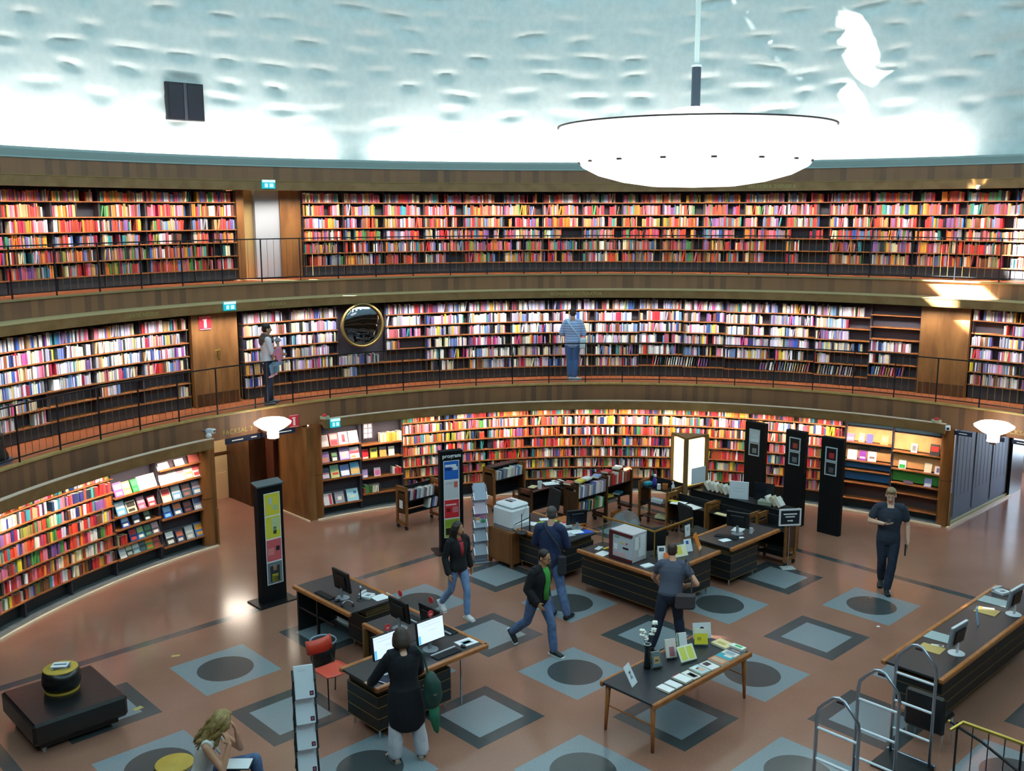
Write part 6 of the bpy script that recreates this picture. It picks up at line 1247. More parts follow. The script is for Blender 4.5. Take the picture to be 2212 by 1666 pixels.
# ------------------------------------------------------------------ people
SKIN = mat('skin', '#d9a384', .5, noise='#cf9576', scale=6); SKINP = mat('skin_pale', '#e0b096', .5); SKINT = mat('skin_tan', '#c98e68', .5)
EYEW = mat('eye_white', '#ece8e4', .3); EYED = mat('eye_dark', '#2a2222', .2); LIP = mat('lips', '#a8584e', .5)
def V(*a): return Vector(a)
def fuse(mb, name, parent, voxel, smooth=4, m=None):
    o = mb.build('tmp_body'); md = o.modifiers.new('r', 'REMESH'); md.mode = 'VOXEL'; md.voxel_size = voxel; md.use_smooth_shade = True
    s = o.modifiers.new('s', 'SMOOTH'); s.factor = .5; s.iterations = smooth
    dg = bpy.context.evaluated_depsgraph_get(); me = bpy.data.meshes.new_from_object(o.evaluated_get(dg)); old = o.data; bpy.data.objects.remove(o); bpy.data.meshes.remove(old)
    me.name = name; me.materials.clear(); me.materials.append(m); me.polygons.foreach_set('use_smooth', [True]*len(me.polygons))
    r = bpy.data.objects.new(name, me); COL.objects.link(r); r.parent = parent; return r
def limb(b, pts, rs, m, n=12):
    # tapered limb with rounded joints
    pts = [Vector(p) for p in pts]; P = []; R = []
    for i in range(len(pts)-1):
        (p0, r0), (p1, r1) = (pts[i], rs[i]), (pts[i+1], rs[i+1])
        b.tube([p0, p0.lerp(p1, .33), p0.lerp(p1, .66), p1], [r0, r0*.72+r1*.28+(r0*.06), r0*.34+r1*.66+(r0*.03), r1], m, n)
        b.ell(p0, r0, m, n=10, k=7)
    b.ell(pts[-1], rs[-1], m, n=10, k=7)
class Body:
    J0 = dict(pelvis=(0, 0, .94), chest=(0, -.005, 1.27), neck=(0, .01, 1.45), head=(0, -.025, 1.625),
              shL=(.185, 0, 1.405), elL=(.235, .03, 1.12), wrL=(.25, -.05, .88), shR=(-.185, 0, 1.405), elR=(-.235, .03, 1.12), wrR=(-.25, -.05, .88),
              hiL=(.09, 0, .90), knL=(.095, -.02, .49), anL=(.10, .01, .085), hiR=(-.09, 0, .90), knR=(-.095, -.02, .49), anR=(-.10, .01, .085))
    def __init__(s, label, loc, facing, height=1.75, skin=SKIN, build=1., head_turn=0, head_tilt=0, foot_yaw=(8, -8), foot_pitch=(0, 0), group=None, female=False, handL=None, handR=None, curl=.5, **J):
        s.root = thing('person', label, 'person', loc, facing, group); s.root['category'] = 'person'
        s.k = height/1.75; s.b = build; s.skin = skin; s.J = {n: Vector(J.get(n, v))*s.k for n, v in s.J0.items()}; s.female = female
        s.ht, s.hp = head_turn, head_tilt; s.fy, s.fp = foot_yaw, foot_pitch
        k, J = s.k, s.J
        s.hm = Matrix.Rotation(math.radians(head_turn), 3, 'Z') @ Matrix.Rotation(math.radians(head_tilt), 3, 'X')
        b = MB(); s.torso(b, 0, .80, 1.50, skin); s.legs(b, 0, skin); s.arms(b, 0, skin); s.feet(b, 0, skin, .015)
        limb(b, [J['neck']+V(0, 0, -.02)*k, J['head']+s.hm @ V(0, .03, -.06)*k], [.058*k, .052*k], skin)
        h = J['head']; HM = s.hm
        hm4 = HM.to_4x4()
        b.ell(h+HM @ V(0, .012, .03)*k, (.074*k, .094*k, .092*k), skin, hm4); b.ell(h+HM @ V(0, -.02, -.035)*k, (.058*k, .068*k, .075*k), skin, hm4); b.ell(h+HM @ V(0, -.045, -.085)*k, (.03*k, .028*k, .022*k), skin, hm4)
        b.tube([h+HM @ V(0, -.082, .02)*k, h+HM @ V(0, -.108, -.028)*k], [.008*k, .016*k], skin, 8)
        for sx in (-1, 1): b.ell(h+HM @ V(sx*.076, .012, -.01)*k, (.012*k, .02*k, .032*k), skin, hm4)
        s.hand(b, 'L', handL, curl); s.hand(b, 'R', handR, curl)
        s.body = fuse(b, 'body', s.root, .0085*max(.8, k), 3, skin)
        def eyes(bb):
            for sx in (-1, 1): bb.ell(h+HM @ V(sx*.03, -.078, .012)*k, (.012*k, .008*k, .008*k), EYEW, hm4, n=10, k=6); bb.ell(h+HM @ V(sx*.03, -.085, .012)*k, .0058*k, EYED, n=8, k=5); bb.ell(h+HM @ V(sx*.031, -.084, .032)*k, (.017*k, .006*k, .004*k), EYED, hm4, n=8, k=5)
        part('eyes', s.root, eyes, True); part('mouth', s.root, lambda bb: bb.ell(h+HM @ V(0, -.089, -.062)*k, (.022*k, .008*k, .007*k), LIP, hm4, n=10, k=6), True)
    def secs(s, inf):
        J, k, w = s.J, s.k, s.b; f = s.female
        P, C, N = J['pelvis'], J['chest'], J['neck']; ax = (J['shL']-J['shR']).normalized(); hx = (J['hiL']-J['hiR']).normalized()
        T = [(-.14, .110, .085), (-.07, .158, .112), (.02, .165 if f else .158, .118), (.30, .138 if f else .148, .102), (.50, .132 if f else .150, .100), (.80, .150 if f else .165, .112), (1.0, .160 if f else .178, .115)]
        out = []
        for t, rx, ry in T:
            c = P.lerp(C, t) if t >= 0 else P+V(0, 0, t)*k*1.0; out.append((c, t, (rx*w+inf)*k, (ry*w+inf)*k, hx.lerp(ax, max(0, min(1, t))).normalized()))
        D = (N-C)
        for t, rx, ry in ((.45, .175, .105), (.78, .125, .082), (1.0, .066, .06)): out.append((C+D*t, 1+t, (rx*w+inf)*k, (ry*w+inf*.8)*k, ax))
        return out
    def torso(s, b, inf, z0, z1, m, lo=None, hi=None):
        S = [q for q in s.secs(inf) if (lo is None or q[1] >= lo) and (hi is None or q[1] <= hi)]; L = []
        for i, (c, t, rx, ry, ax) in enumerate(S):
            d = (S[min(i+1, len(S)-1)][0]-S[max(i-1, 0)][0]).normalized(); ay = d.cross(ax).normalized(); ax2 = ay.cross(d).normalized(); L.append((c, rx, ry, ax2, ay))
        b.loft(L, m, 20)
        if hi is None or hi > 1.3:
            for q in 'LR': b.tube([s.J['neck'].lerp(s.J['sh'+q], .25)-V(0, 0, .02)*s.k, s.J['sh'+q]], [(.055+inf)*s.k, (.056*s.b+inf)*s.k], m, 10)
    def legs(s, b, inf, m, hem=None, flare=0, sides='LR'):
        k, w = s.k, s.b
        for q in sides:
            h, kn, an = s.J['hi'+q], s.J['kn'+q], s.J['an'+q]
            if hem is not None: an = kn.lerp(an, hem)
            calf = kn.lerp(an, .35)+V(0, .012, 0)*k
            limb(b, [h+V(0, 0, .01), kn], [(.082*w+inf)*k, (.056*w+inf)*k], m); limb(b, [kn, calf, an], [(.056*w+inf)*k, (.052*w+inf+flare*.4)*k, (.038+inf+flare)*k], m)
    def arms(s, b, inf, m, upto=2., sides='LR', ext=0):
        k, w = s.k, s.b
        for q in sides:
            sh, el, wr = s.J['sh'+q], s.J['el'+q], s.J['wr'+q]
            if upto >= 1: P = [sh-V(0, 0, .008)*k, el]; R = [(.046*w+inf)*k, (.040*w+inf)*k]
            else: P = [sh-V(0, 0, .012)*k, sh.lerp(el, upto)]; R = [(.044*w+inf)*k, (.042*w+inf*1.3)*k]
            if upto > 1: P.append(el.lerp(wr, min(1, upto-1))); R.append((.030+inf+ext)*k)
            limb(b, P, R, m)
    def feet(s, b, inf, m, z=.0, sides='LR', L=.245):
        k = s.k
        for i, q in enumerate('LR'):
            if q not in sides: continue
            a = s.J['an'+q]; R = Matrix.Rotation(math.radians(s.fy[i]), 3, 'Z') @ Matrix.Rotation(math.radians(s.fp[i]), 3, 'X')
            f = lambda x, y, zz: a+R @ V(x, y, zz)*k
            b.loft([(f(0, .065, -.05), (.030+inf)*k, (.030+inf)*k, R @ V(1, 0, 0), R @ V(0, 0, 1)), (f(0, .03, -.045), (.036+inf)*k, (.042+inf)*k, R @ V(1, 0, 0), R @ V(0, 0, 1)), (f(0, -.05, -.045), (.040+inf)*k, (.040+inf)*k, R @ V(1, 0, 0), R @ V(0, 0, 1)), (f(0, -.13, -.056), (.045+inf)*k, (.027+inf)*k, R @ V(1, 0, 0), R @ V(0, 0, 1)), (f(0, -.18, -.062), (.034+inf)*k, (.018+inf)*k, R @ V(1, 0, 0), R @ V(0, 0, 1))], m, 12)
            b.tube([a+V(0, 0, .02)*k, f(0, .0, -.03)], [(.040+inf)*k, (.042+inf)*k], m, 10)
    def hand(s, b, q, spec, curl):
        # spec: (direction of the fingers, palm normal)
        k = s.k; w = s.J['wr'+q]; e = s.J['el'+q]
        d = Vector(spec[0]).normalized() if spec else (w-e).normalized(); n = Vector(spec[1]).normalized() if spec else V(-1 if q == 'L' else 1, 0, 0)
        sd = d.cross(n).normalized(); n = sd.cross(d).normalized()
        b.loft([(w, .024*k, .020*k, sd, n), (w+d*.03*k, .034*k, .017*k, sd, n), (w+d*.075*k, .041*k, .015*k, sd, n), (w+d*.098*k, .038*k, .012*k, sd, n)], s.skin, 12)
        for i, (o, L) in enumerate(((-.030, .066), (-.010, .078), (.010, .074), (.029, .058))):
            p = w+d*.094*k+sd*o*k; d1 = (d+n*curl*.5).normalized(); d2 = (d+n*curl*1.6).normalized(); p1 = p+d1*L*.55*k; p2 = p1+d2*L*.5*k
            b.tube([p-d*.01*k, p1, p2], [.0095*k, .0090*k, .0078*k], s.skin, 7)
        ts = -1 if q == 'L' else 1
        p = w+d*.03*k+sd*ts*.028*k; p1 = p+(d*.55+sd*ts*.6+n*.35).normalized()*.042*k; b.tube([p, p1, p1+(d*.9+n*.35+sd*ts*.1).normalized()*.032*k], [.013*k, .0105*k, .009*k], s.skin, 7)
    # garments
    def top(s, m, name='shirt', inf=.014, sleeve=.5, lo=-.07, hi=2., loose=0., cuff=.006):
        b = MB(); s.torso(b, inf+loose, 0, 0, m, lo, hi); s.arms(b, inf, m, sleeve, ext=cuff); return fuse(b, name, s.root, .011*max(.8, s.k), 3, m)
    def trousers(s, m, name='trousers', inf=.014, hem=.97, flare=0.012, hi=.12):
        b = MB(); s.torso(b, inf, 0, 0, m, None, hi); s.legs(b, inf, m, hem, flare); return fuse(b, name, s.root, .011*max(.8, s.k), 3, m)
    def shoes(s, m, sole=None, inf=.008):
        for q in 'LR':
            b = MB(); s.feet(b, inf, m, sides=q); o = fuse(b, 'shoe', s.root, .009, 2, m)
            if sole:
                i = 'LR'.index(q); a = s.J['an'+q]; k = s.k; R = Matrix.Rotation(math.radians(s.fy[i]), 3, 'Z') @ Matrix.Rotation(math.radians(s.fp[i]), 3, 'X')
                bb = MB(); P = [(-.036, .09), (.036, .09), (.044, 0), (.05, -.12), (.036, -.2), (-.036, -.2), (-.05, -.12), (-.044, 0)]
                bb.add([a+R @ V(x, y, -.086)*k for x, y in P]+[a+R @ V(x, y, -.066)*k for x, y in P], [tuple(range(7, -1, -1)), tuple(range(8, 16))]+[(j, (j+1) % 8, 8+(j+1) % 8, 8+j) for j in range(8)], sole); so_ = bb.build('sole', o)
    def hair(s, m, style='short', name='hair'):
        k, h, HM = s.k, s.J['head'], s.hm; hm4 = HM.to_4x4(); b = MB(); f = lambda x, y, z: h+HM @ V(x, y, z)*k
        b.ell(f(0, .022, .045), (.083*k, .095*k, .088*k), m, hm4); b.ell(f(0, .045, .0), (.078*k, .068*k, .085*k), m, hm4)
        if style == 'tuft': b.ell(f(0, -.04, .115), (.06*k, .05*k, .03*k), m, hm4); b.ell(f(0, .0, .12), (.065*k, .07*k, .03*k), m, hm4)
        if style in ('bob', 'long'):
            for a in np.linspace(-.35, PI+.35, 15):
                x, y = .083*math.cos(a), .02+.085*math.sin(a); z1 = -.13 if style == 'bob' else -.30-.05*math.sin(a*7)
                b.tube([f(x*.8, y*.8, .06), f(x*1.08, y*1.08, -.02), f(x*1.14, y*1.2+(.0 if style == 'bob' else .02), (z1-.02)*.6), f(x*.95, y*1.15, z1)], [.03*k, .028*k, .026*k, .014*k], m, 7)
        if style == 'bun': b.ell(f(0, .09, .08), .045*k, m); 
        if style == 'wavy':
            r = random.Random(4)
            for a in np.linspace(-.7, PI+.7, 34):
                x, y = .085*math.cos(a), .01+.09*math.sin(a); pts = [f(x*.5, y*.5, .115)]; L = r.uniform(.30, .44)
                for j in range(1, 7):
                    t = j/6; pts.append(f(x*(.9+.5*t)+.022*math.sin(j*1.9+a*9), y*(.95+.45*t)+.02*math.cos(j*2.3+a*5), .09-L*t))
                b.tube(pts, [.026*k, .027*k, .024*k, .021*k, .017*k, .012*k, .006*k], m, 6)
            o = b.build(name, s.root, True); return o
        return fuse(b, name, s.root, .010, 2, m)
def strap(root, pts, w, m, name='strap'):
    b = MB(); b.tube(pts, w, m, 8); return b.build(name, root, True)
DENIM = mat('denim', '#4a6088', .8, noise='#5d749c', scale=14); DENIMD = mat('dark_denim', '#1d2638', .8, noise='#252f44', scale=14); NAVYC = mat('navy_cloth', '#1f2d52', .8); BLACKC = mat('black_cloth', '#15151b', .85); SHOE = mat('dark_shoe', '#17181d', .5); SOLE = mat('white_sole', '#dcdce0', .6)
HB = mat('hair_dark', '#1d1716', .5); HBR = mat('hair_brown', '#3f2c22', .5, noise='#33231b', scale=30, stretch=(1, 1, .1)); HBL = mat('hair_blond', '#917852', .5, noise='#7d6744', scale=20); HBW = mat('hair_wavy_blond', '#b0935c', .5, noise='#8a6e40', scale=25)

# blond man walking towards the camera, reading his phone
p = Body('blond man in a dark v-neck t-shirt and jeans, walking while reading a phone', W(6.08, .02), -14, 1.88, SKINP, 1.05, head_turn=-6, head_tilt=22, foot_yaw=(4, -10), foot_pitch=(0, 22),
         shL=(.20, 0, 1.405), shR=(-.20, 0, 1.405), elL=(.275, .03, 1.13), wrL=(.285, -.07, .89), elR=(-.30, -.03, 1.17), wrR=(-.12, -.24, 1.20), head=(-.01, -.05, 1.615),
         hiL=(.09, 0, .90), knL=(.07, -.10, .49), anL=(.015, -.12, .088), knR=(-.075, .0, .50), anR=(-.05, .20, .14), handR=((.85, -.45, .1), (.1, .2, 1)), curl=.6)
TEE = mat('navy_grey_tee', '#2c3444', .8); b = MB(); p.torso(b, .018, 0, 0, TEE, -.14, 1.82); p.arms(b, .017, TEE, .62); fuse(b, 't_shirt', p.root, .011, 3, TEE)
p.trousers(DENIMD, 'jeans', .012, .98, .012); p.shoes(SHOE); p.hair(HBL, 'tuft')
PHN = W(6.08, .02)+Matrix.Rotation(math.radians(-14), 3, 'Z') @ V(-.035, -.30, 1.325)
t = thing('phone', 'black phone in the right hand of the blond man', 'phone', PHN, 0, None, (math.radians(-40), math.radians(0), math.radians(-14))); part('case', t, lambda b: b.rbx(-.035, .035, -.006, .006, -.055, .07, BLACK, .003)); part('screen', t, lambda b: b.bx(-.031, .031, .0061, .0068, -.045, .062, mat('phone_screen', '#c8d4e4', .2, emit='#c8d4e4', es=.5)))
o = tag(part('book', None, lambda b: [b.bx(-.012, .012, -.09, .09, -.13, .10, BLACK), b.bx(-.008, .008, -.086, .0915, -.125, .1, PAGES)]), 'dark book held low in the left hand of the blond man', 'book'); o.location = W(6.08, .02)+Matrix.Rotation(math.radians(-14), 3, 'Z') @ V(.272, -.10, .86); o.rotation_euler = (math.radians(12), 0, math.radians(-20))

# man in black jacket and green shirt, mid-stride
p = Body('man in a black jacket over a green shirt and blue jeans, striding to the right', W(-.02, -2.47), 48, 1.70, SKINT, 1.0, head_turn=4, head_tilt=6, foot_yaw=(0, 0), foot_pitch=(0, 48),
         pelvis=(0, .02, .90), chest=(0, -.05, 1.22), neck=(0, -.07, 1.40), head=(0, -.12, 1.56), shL=(.19, -.03, 1.36), shR=(-.19, -.05, 1.36), elL=(.25, .10, 1.10), wrL=(.22, .02, .86), elR=(-.25, .02, 1.08), wrR=(-.20, -.14, .90),
         hiL=(.09, .02, .86), knL=(.08, -.20, .48), anL=(.06, -.26, .088), hiR=(-.09, .04, .86), knR=(-.09, .16, .48), anR=(-.09, .47, .22))
GRN = mat('green_shirt', '#3f9a3c', .8); p.top(GRN, 'shirt', .010, .3, -.10)
b = MB(); p.torso(b, .030, 0, 0, BLACKC, -.14, 1.82); p.arms(b, .022, BLACKC, 1.95, ext=.008); jk = fuse(b, 'jacket', p.root, .011, 3, BLACKC)
def shirt_front(b):
    k = p.k
    b.loft([(V(.0, -.155, .90)*k, .055*k, .03*k, V(1, 0, 0), V(0, 1, 0)), (V(0, -.155, 1.05)*k, .055*k, .03*k, V(1, 0, 0), V(0, 1, 0)), (V(0, -.185, 1.2)*k, .055*k, .03*k, V(1, 0, 0), V(0, 1, 0)), (V(0, -.17, 1.32)*k, .06*k, .03*k, V(1, 0, 0), V(0, 1, 0)), (V(0, -.12, 1.40)*k, .065*k, .03*k, V(1, 0, 0), V(0, 1, 0))], GRN, 12)
part('shirt_front', p.root, shirt_front, True); p.trousers(DENIM, 'jeans', .014, .97, .014); p.shoes(SHOE, SOLE); p.hair(HB, 'short')
def glasses(p):
    k, h, HM = p.k, p.J['head'], p.hm
    def fn(b):
        for sx in (-1, 1): b.tube([h+HM @ V(sx*.032+.02*math.cos(a), -.098, .010+.015*math.sin(a))*k for a in np.linspace(0, 2*PI, 13)], .003*k, BLACK, 5); b.cyl(h+HM @ V(sx*.053, -.095, .014)*k, h+HM @ V(sx*.08, .01, .01)*k, .003*k, BLACK, n=5)
        b.cyl(h+HM @ V(-.012, -.1, .014)*k, h+HM @ V(.012, -.1, .014)*k, .003*k, BLACK, n=5)
    part('glasses', p.root, fn)
glasses(p)

# dark-haired woman walking right
p = Body('woman with long dark hair in black jacket and pale jeans, walking past the program tower', W(-.05, -4.30), 40, 1.63, SKINT, .95, female=True, head_turn=25, head_tilt=4, foot_yaw=(0, 0), foot_pitch=(0, 40),
         knL=(.08, -.16, .49), anL=(.06, -.18, .088), knR=(-.085, .10, .48), anR=(-.09, .38, .18), elL=(.25, .06, 1.13), wrL=(.27, .0, .88), elR=(-.25, .04, 1.12), wrR=(-.26, -.08, .88))
RED = mat('red_top', '#b02a34', .8); p.top(RED, 'top', .010, .3, -.16)
b = MB(); p.torso(b, .028, 0, 0, BLACKC, -.07, 1.82); p.arms(b, .020, BLACKC, 1.95, ext=.008); fuse(b, 'jacket', p.root, .011, 3, BLACKC)
part('top_front', p.root, lambda b: b.loft([(V(0, -.115, 1.15)*p.k, .02*p.k, .03*p.k, V(1, 0, 0), V(0, 1, 0)), (V(0, -.125, 1.27)*p.k, .04*p.k, .03*p.k, V(1, 0, 0), V(0, 1, 0)), (V(0, -.085, 1.40)*p.k, .05*p.k, .03*p.k, V(1, 0, 0), V(0, 1, 0))], RED, 12), True)
PALEJ = mat('pale_denim', '#7f9cc8', .8, noise='#6f8cb8', scale=14); p.trousers(PALEJ, 'jeans', .010, .97, .008); p.shoes(mat('white_shoe', '#e4e0e0', .5), SOLE); p.hair(HB, 'long')

# man in navy sweater at the service desk
p = Body('man in a navy sweater and jeans with a shoulder bag, standing at the service desk', W(1.12, -3.34), 168, 1.83, SKINP, 1.05, head_turn=12, head_tilt=10, foot_yaw=(0, -20), foot_pitch=(0, 0),
         chest=(0, -.03, 1.27), neck=(0, -.03, 1.45), head=(0, -.08, 1.615), pelvis=(0, 0, .92), hiL=(.09, 0, .88), knL=(.10, .03, .48), anL=(-.06, .12, .088), hiR=(-.09, 0, .88), knR=(-.18, .06, .48), anR=(-.30, .16, .088),
         elL=(.26, -.06, 1.14), wrL=(.18, -.30, 1.02), elR=(-.26, -.04, 1.13), wrR=(-.20, -.28, 1.0))
p.top(NAVYC, 'sweater', .020, 1.95, -.14); p.trousers(DENIM, 'jeans', .014, .97, .012); p.shoes(SHOE); p.hair(mat('hair_grey_brown', '#4a4440', .6), 'short')
k = p.k; GB = mat('grey_bag', '#2a2c33', .7)
LOC = W(1.12, -3.34); RM = Matrix.Rotation(math.radians(168), 4, 'Z')
t = thing('shoulder_bag', 'dark grey bag hanging at the hip of the man in the navy sweater', 'bag', LOC, 168)
part('pouch', t, lambda b: b.rbx(-.29, -.15, .10, .19, .74, 1.08, GB, .03)); part('strap', t, lambda b: b.tube([(-.22, .145, 1.06), (-.16, .165, 1.25), (0, .13, 1.42), (.10, .06, 1.545), (.14, -.06, 1.50), (.04, -.18, 1.30)], .014, GB, 6))

# man in grey t-shirt leaning on the corner desk
p = Body('man in a grey t-shirt leaning over the corner desk with one arm bent', W(1.52, -1.20), 176, 1.70, SKIN, 1.08, head_turn=-8, head_tilt=16, foot_yaw=(8, -18), foot_pitch=(0, 0),
         pelvis=(0, .02, .90), chest=(-.03, -.10, 1.20), neck=(-.04, -.16, 1.36), head=(-.03, -.24, 1.50), shL=(.16, -.13, 1.31), shR=(-.22, -.12, 1.31), elL=(.25, -.26, 1.05), wrL=(.14, -.44, .86), elR=(-.40, .06, 1.08), wrR=(-.24, -.16, .96),
         hiL=(.09, .02, .86), knL=(.17, .06, .47), anL=(.28, .14, .088), hiR=(-.09, .02, .86), knR=(-.14, -.02, .47), anR=(-.20, .03, .088))
GT_ = mat('grey_tee', '#4b5062', .8); p.top(GT_, 't_shirt', .018, .45, -.14); p.trousers(mat('dark_navy_trousers', '#1a2136', .8), 'trousers', .018, .97, .016); p.shoes(SHOE); p.hair(HBR, 'short')
t = thing('shoulder_bag', 'grey-brown bag at the hip of the man in the grey t-shirt', 'bag', W(1.52, -1.20), 176); BAGB = mat('bag_brown_grey', '#4a4246', .75); part('pouch', t, lambda b: b.rbx(-.36, -.06, .14, .24, .70, .94, BAGB, .03)); part('strap', t, lambda b: b.tube([(-.30, .19, .92), (-.30, .16, 1.12), (-.27, .02, 1.345), (-.24, -.15, 1.36), (-.20, -.22, 1.2)], .012, BAGB, 6))

# woman in black at the computer desk
p = Body('woman with brown bob, long black cardigan and white trousers at the computer desk', W(-3.28, -1.50), 204, 1.66, SKINP, 1.12, female=True, head_turn=-6, head_tilt=16, foot_yaw=(14, -34), foot_pitch=(0, 0),
         chest=(0, -.05, 1.26), neck=(0, -.07, 1.44), head=(-.0, -.13, 1.60), shL=(.18, -.06, 1.39), shR=(-.18, -.06, 1.39), elL=(.34, -.20, 1.06), wrL=(.34, -.44, .875), elR=(-.25, -.16, 1.10), wrR=(-.12, -.34, .93), hiL=(.10, 0, .9), hiR=(-.10, 0, .9), knL=(.13, 0, .49), anL=(.15, .02, .088), knR=(-.15, .0, .49), anR=(-.20, .06, .088), handL=((.1, -1, -.12), (0, .1, -1)), curl=.4)
CARD = mat('black_cardigan', '#12141d', .9)
b = MB(); p.torso(b, .032, 0, 0, CARD, -.14, 1.82); p.arms(b, .022, CARD, 1.6, ext=.012); k = p.k
b.loft([(V(0, .01, 1.0)*k, .20*k, .15*k, V(1, 0, 0), V(0, 1, 0)), (V(0, .01, .85)*k, .23*k, .17*k, V(1, 0, 0), V(0, 1, 0)), (V(-.01, .02, .66)*k, .25*k, .18*k, V(1, 0, 0), V(0, 1, 0)), (V(-.02, .03, .50)*k, .235*k, .15*k, V(1, 0, 0), V(0, 1, 0)), (V(-.03, .05, .42)*k, .14*k, .10*k, V(1, 0, 0), V(0, 1, 0))], CARD, 20)
fuse(b, 'cardigan', p.root, .012, 4, CARD)
p.trousers(mat('white_trousers', '#d6d6de', .8, noise='#c6c6d2', scale=10), 'trousers', .024, .95, .030); p.hair(HBR, 'bob')
SAN = mat('sandal_black', '#1a1718', .6)
for q in 'LR':
    i = 'LR'.index(q); a = p.J['an'+q]; R = Matrix.Rotation(math.radians(p.fy[i]), 3, 'Z')
    def sd(b):
        P = [(-.036, .09), (.036, .09), (.044, 0), (.05, -.12), (.036, -.2), (-.036, -.2), (-.05, -.12), (-.044, 0)]
        b.add([a+R @ V(x, y, -.088)*k for x, y in P]+[a+R @ V(x, y, -.068)*k for x, y in P], [tuple(range(7, -1, -1)), tuple(range(8, 16))]+[(j, (j+1) % 8, 8+(j+1) % 8, 8+j) for j in range(8)], cmat('#8f8a80'))
        for y, zz in ((-.12, -.026), (-.03, .0), (.05, -.01)): b.tube([a+R @ V(x*.052, y, zz-.045*abs(x)**2)*k for x in np.linspace(-1, 1, 7)], .009*k, SAN, 6)
    part('sandal', p.root, sd)
GRB = mat('green_backpack', '#1f4a40', .6, noise='#183a33', scale=8)
t = thing('backpack', 'dark green backpack hanging from the shoulder of the woman in black', 'bag', W(-3.28, -1.50), 204)
def bag(b):
    b.loft([(V(-.27, .17, 1.14), .05, .05, V(1, 0, 0), V(0, 1, 0)), (V(-.29, .19, 1.02), .10, .08, V(1, 0, 0), V(0, 1, 0)), (V(-.29, .20, .86), .12, .09, V(1, 0, 0), V(0, 1, 0)), (V(-.29, .19, .74), .09, .07, V(1, 0, 0), V(0, 1, 0)), (V(-.29, .18, .68), .04, .04, V(1, 0, 0), V(0, 1, 0))], GRB, 16)
part('sack', t, bag, True); part('hanging_cloth', t, lambda b: b.loft([(V(-.30, .19, .72), .07, .05, V(1, 0, 0), V(0, 1, 0)), (V(-.31, .20, .55), .06, .04, V(1, 0, 0), V(0, 1, 0)), (V(-.33, .20, .40), .035, .025, V(1, 0, 0), V(0, 1, 0)), (V(-.34, .2, .36), .01, .01, V(1, 0, 0), V(0, 1, 0))], mat('green_cloth', '#1f6a4c', .8), 12), True); part('strap', t, lambda b: [b.tube([(-.25, .16, 1.12), (-.21, .08, 1.36), (-.17, -.06, 1.40), (-.18, -.13, 1.25)], .014, GRB, 6)]); part('buckle', t, lambda b: b.bx(-.31, -.27, .285, .295, .90, .92, CHROME))

# blonde girl on the bench
p = Body('girl with long wavy blonde hair and white tank top, sitting head in hand', W(-5.62, -1.97), 92, 1.76, SKIN, .95, female=True, head_turn=10, head_tilt=34, foot_yaw=(0, 0), foot_pitch=(0, 0),
         pelvis=(0, .06, .53), chest=(0, -.03, .86), neck=(0, -.10, 1.03), head=(.0, -.20, 1.17), shL=(.175, -.08, .985), shR=(-.175, -.08, .985), elL=(.20, -.33, .76), wrL=(.09, -.33, .99), elR=(-.21, -.25, .74), wrR=(-.11, -.30, .98),
         hiL=(.09, .04, .52), hiR=(-.09, .04, .52), knL=(.14, -.50, .66), anL=(.13, -.58, .25), knR=(-.12, -.44, .55), anR=(-.12, -.40, .10), handL=((.0, .25, 1), (-.3, .9, .2)), handR=((.1, .25, 1), (.3, .9, .2)), curl=.5)
TANK = mat('white_tank', '#e6e4e0', .8); b = MB(); p.torso(b, .012, 0, 0, TANK, -.10, 1.5); fuse(b, 'tank_top', p.root, .010, 3, TANK)
for sx in (-1, 1): strap(p.root, [V(sx*.10, -.20, .87)*p.k, V(sx*.10, -.14, .965)*p.k, V(sx*.10, -.03, .90)*p.k], .016*p.k, TANK, 'tank_strap')
p.trousers(DENIM, 'jeans', .014, .97, .008); p.shoes(SHOE); p.hair(HBW, 'wavy')
o = W(-5.62, -1.97)+Matrix.Rotation(math.radians(92), 3, 'Z') @ V(-.03, -.36, .70); t = thing('tablet', 'white-paged pad with a dark edge on the lap of the blonde girl', 'tablet', o, 92); part('case', t, lambda b: b.rbx(-.11, .11, -.15, .15, 0, .012, BLACK, .003)); part('page', t, lambda b: b.bx(-.10, .10, -.14, .14, .012, .014, WHITE))

# man in the striped shirt on the middle gallery
p = Body('man in a blue striped shirt with a white shoulder bag, facing the middle gallery shelves', polar(-4.95, 11.02, 2.588), 176, 1.72, SKIN, 1.12, head_turn=0, head_tilt=6, foot_yaw=(14, -60), elL=(.27, -.03, 1.13), wrL=(.18, -.24, 1.05), elR=(-.27, -.03, 1.13), wrR=(-.18, -.24, 1.05), anL=(.05, .02, .088), anR=(-.05, .06, .088), knL=(.07, -.01, .49), knR=(-.07, -.01, .49))
def stripe_mat():
    m = bpy.data.materials.new('striped_shirt'); m.use_nodes = True; nt = m.node_tree; b = nt.nodes['Principled BSDF']; tc = nt.nodes.new('ShaderNodeTexCoord'); wv = nt.nodes.new('ShaderNodeTexWave'); wv.bands_direction = 'Z'; wv.inputs['Scale'].default_value = 5.2; wv.inputs['Distortion'].default_value = .3
    cr = nt.nodes.new('ShaderNodeValToRGB'); cr.color_ramp.elements[0].position = .70; cr.color_ramp.elements[0].color = lin('#b4c8ee'); cr.color_ramp.elements[1].position = .85; cr.color_ramp.elements[1].color = lin('#8890c4')
    nt.links.new(tc.outputs['Object'], wv.inputs[0]); nt.links.new(wv.outputs[0], cr.inputs[0]); nt.links.new(cr.outputs[0], b.inputs['Base Color']); b.inputs['Roughness'].default_value = .8; return m
p.top(stripe_mat(), 'shirt', .022, .95, -.14); p.trousers(mat('blue_jeans_bright', '#4a6ea6', .8), 'jeans', .018, .92, .012); p.shoes(mat('white_trainer', '#dcdce6', .5), SOLE); p.hair(HBR, 'short')
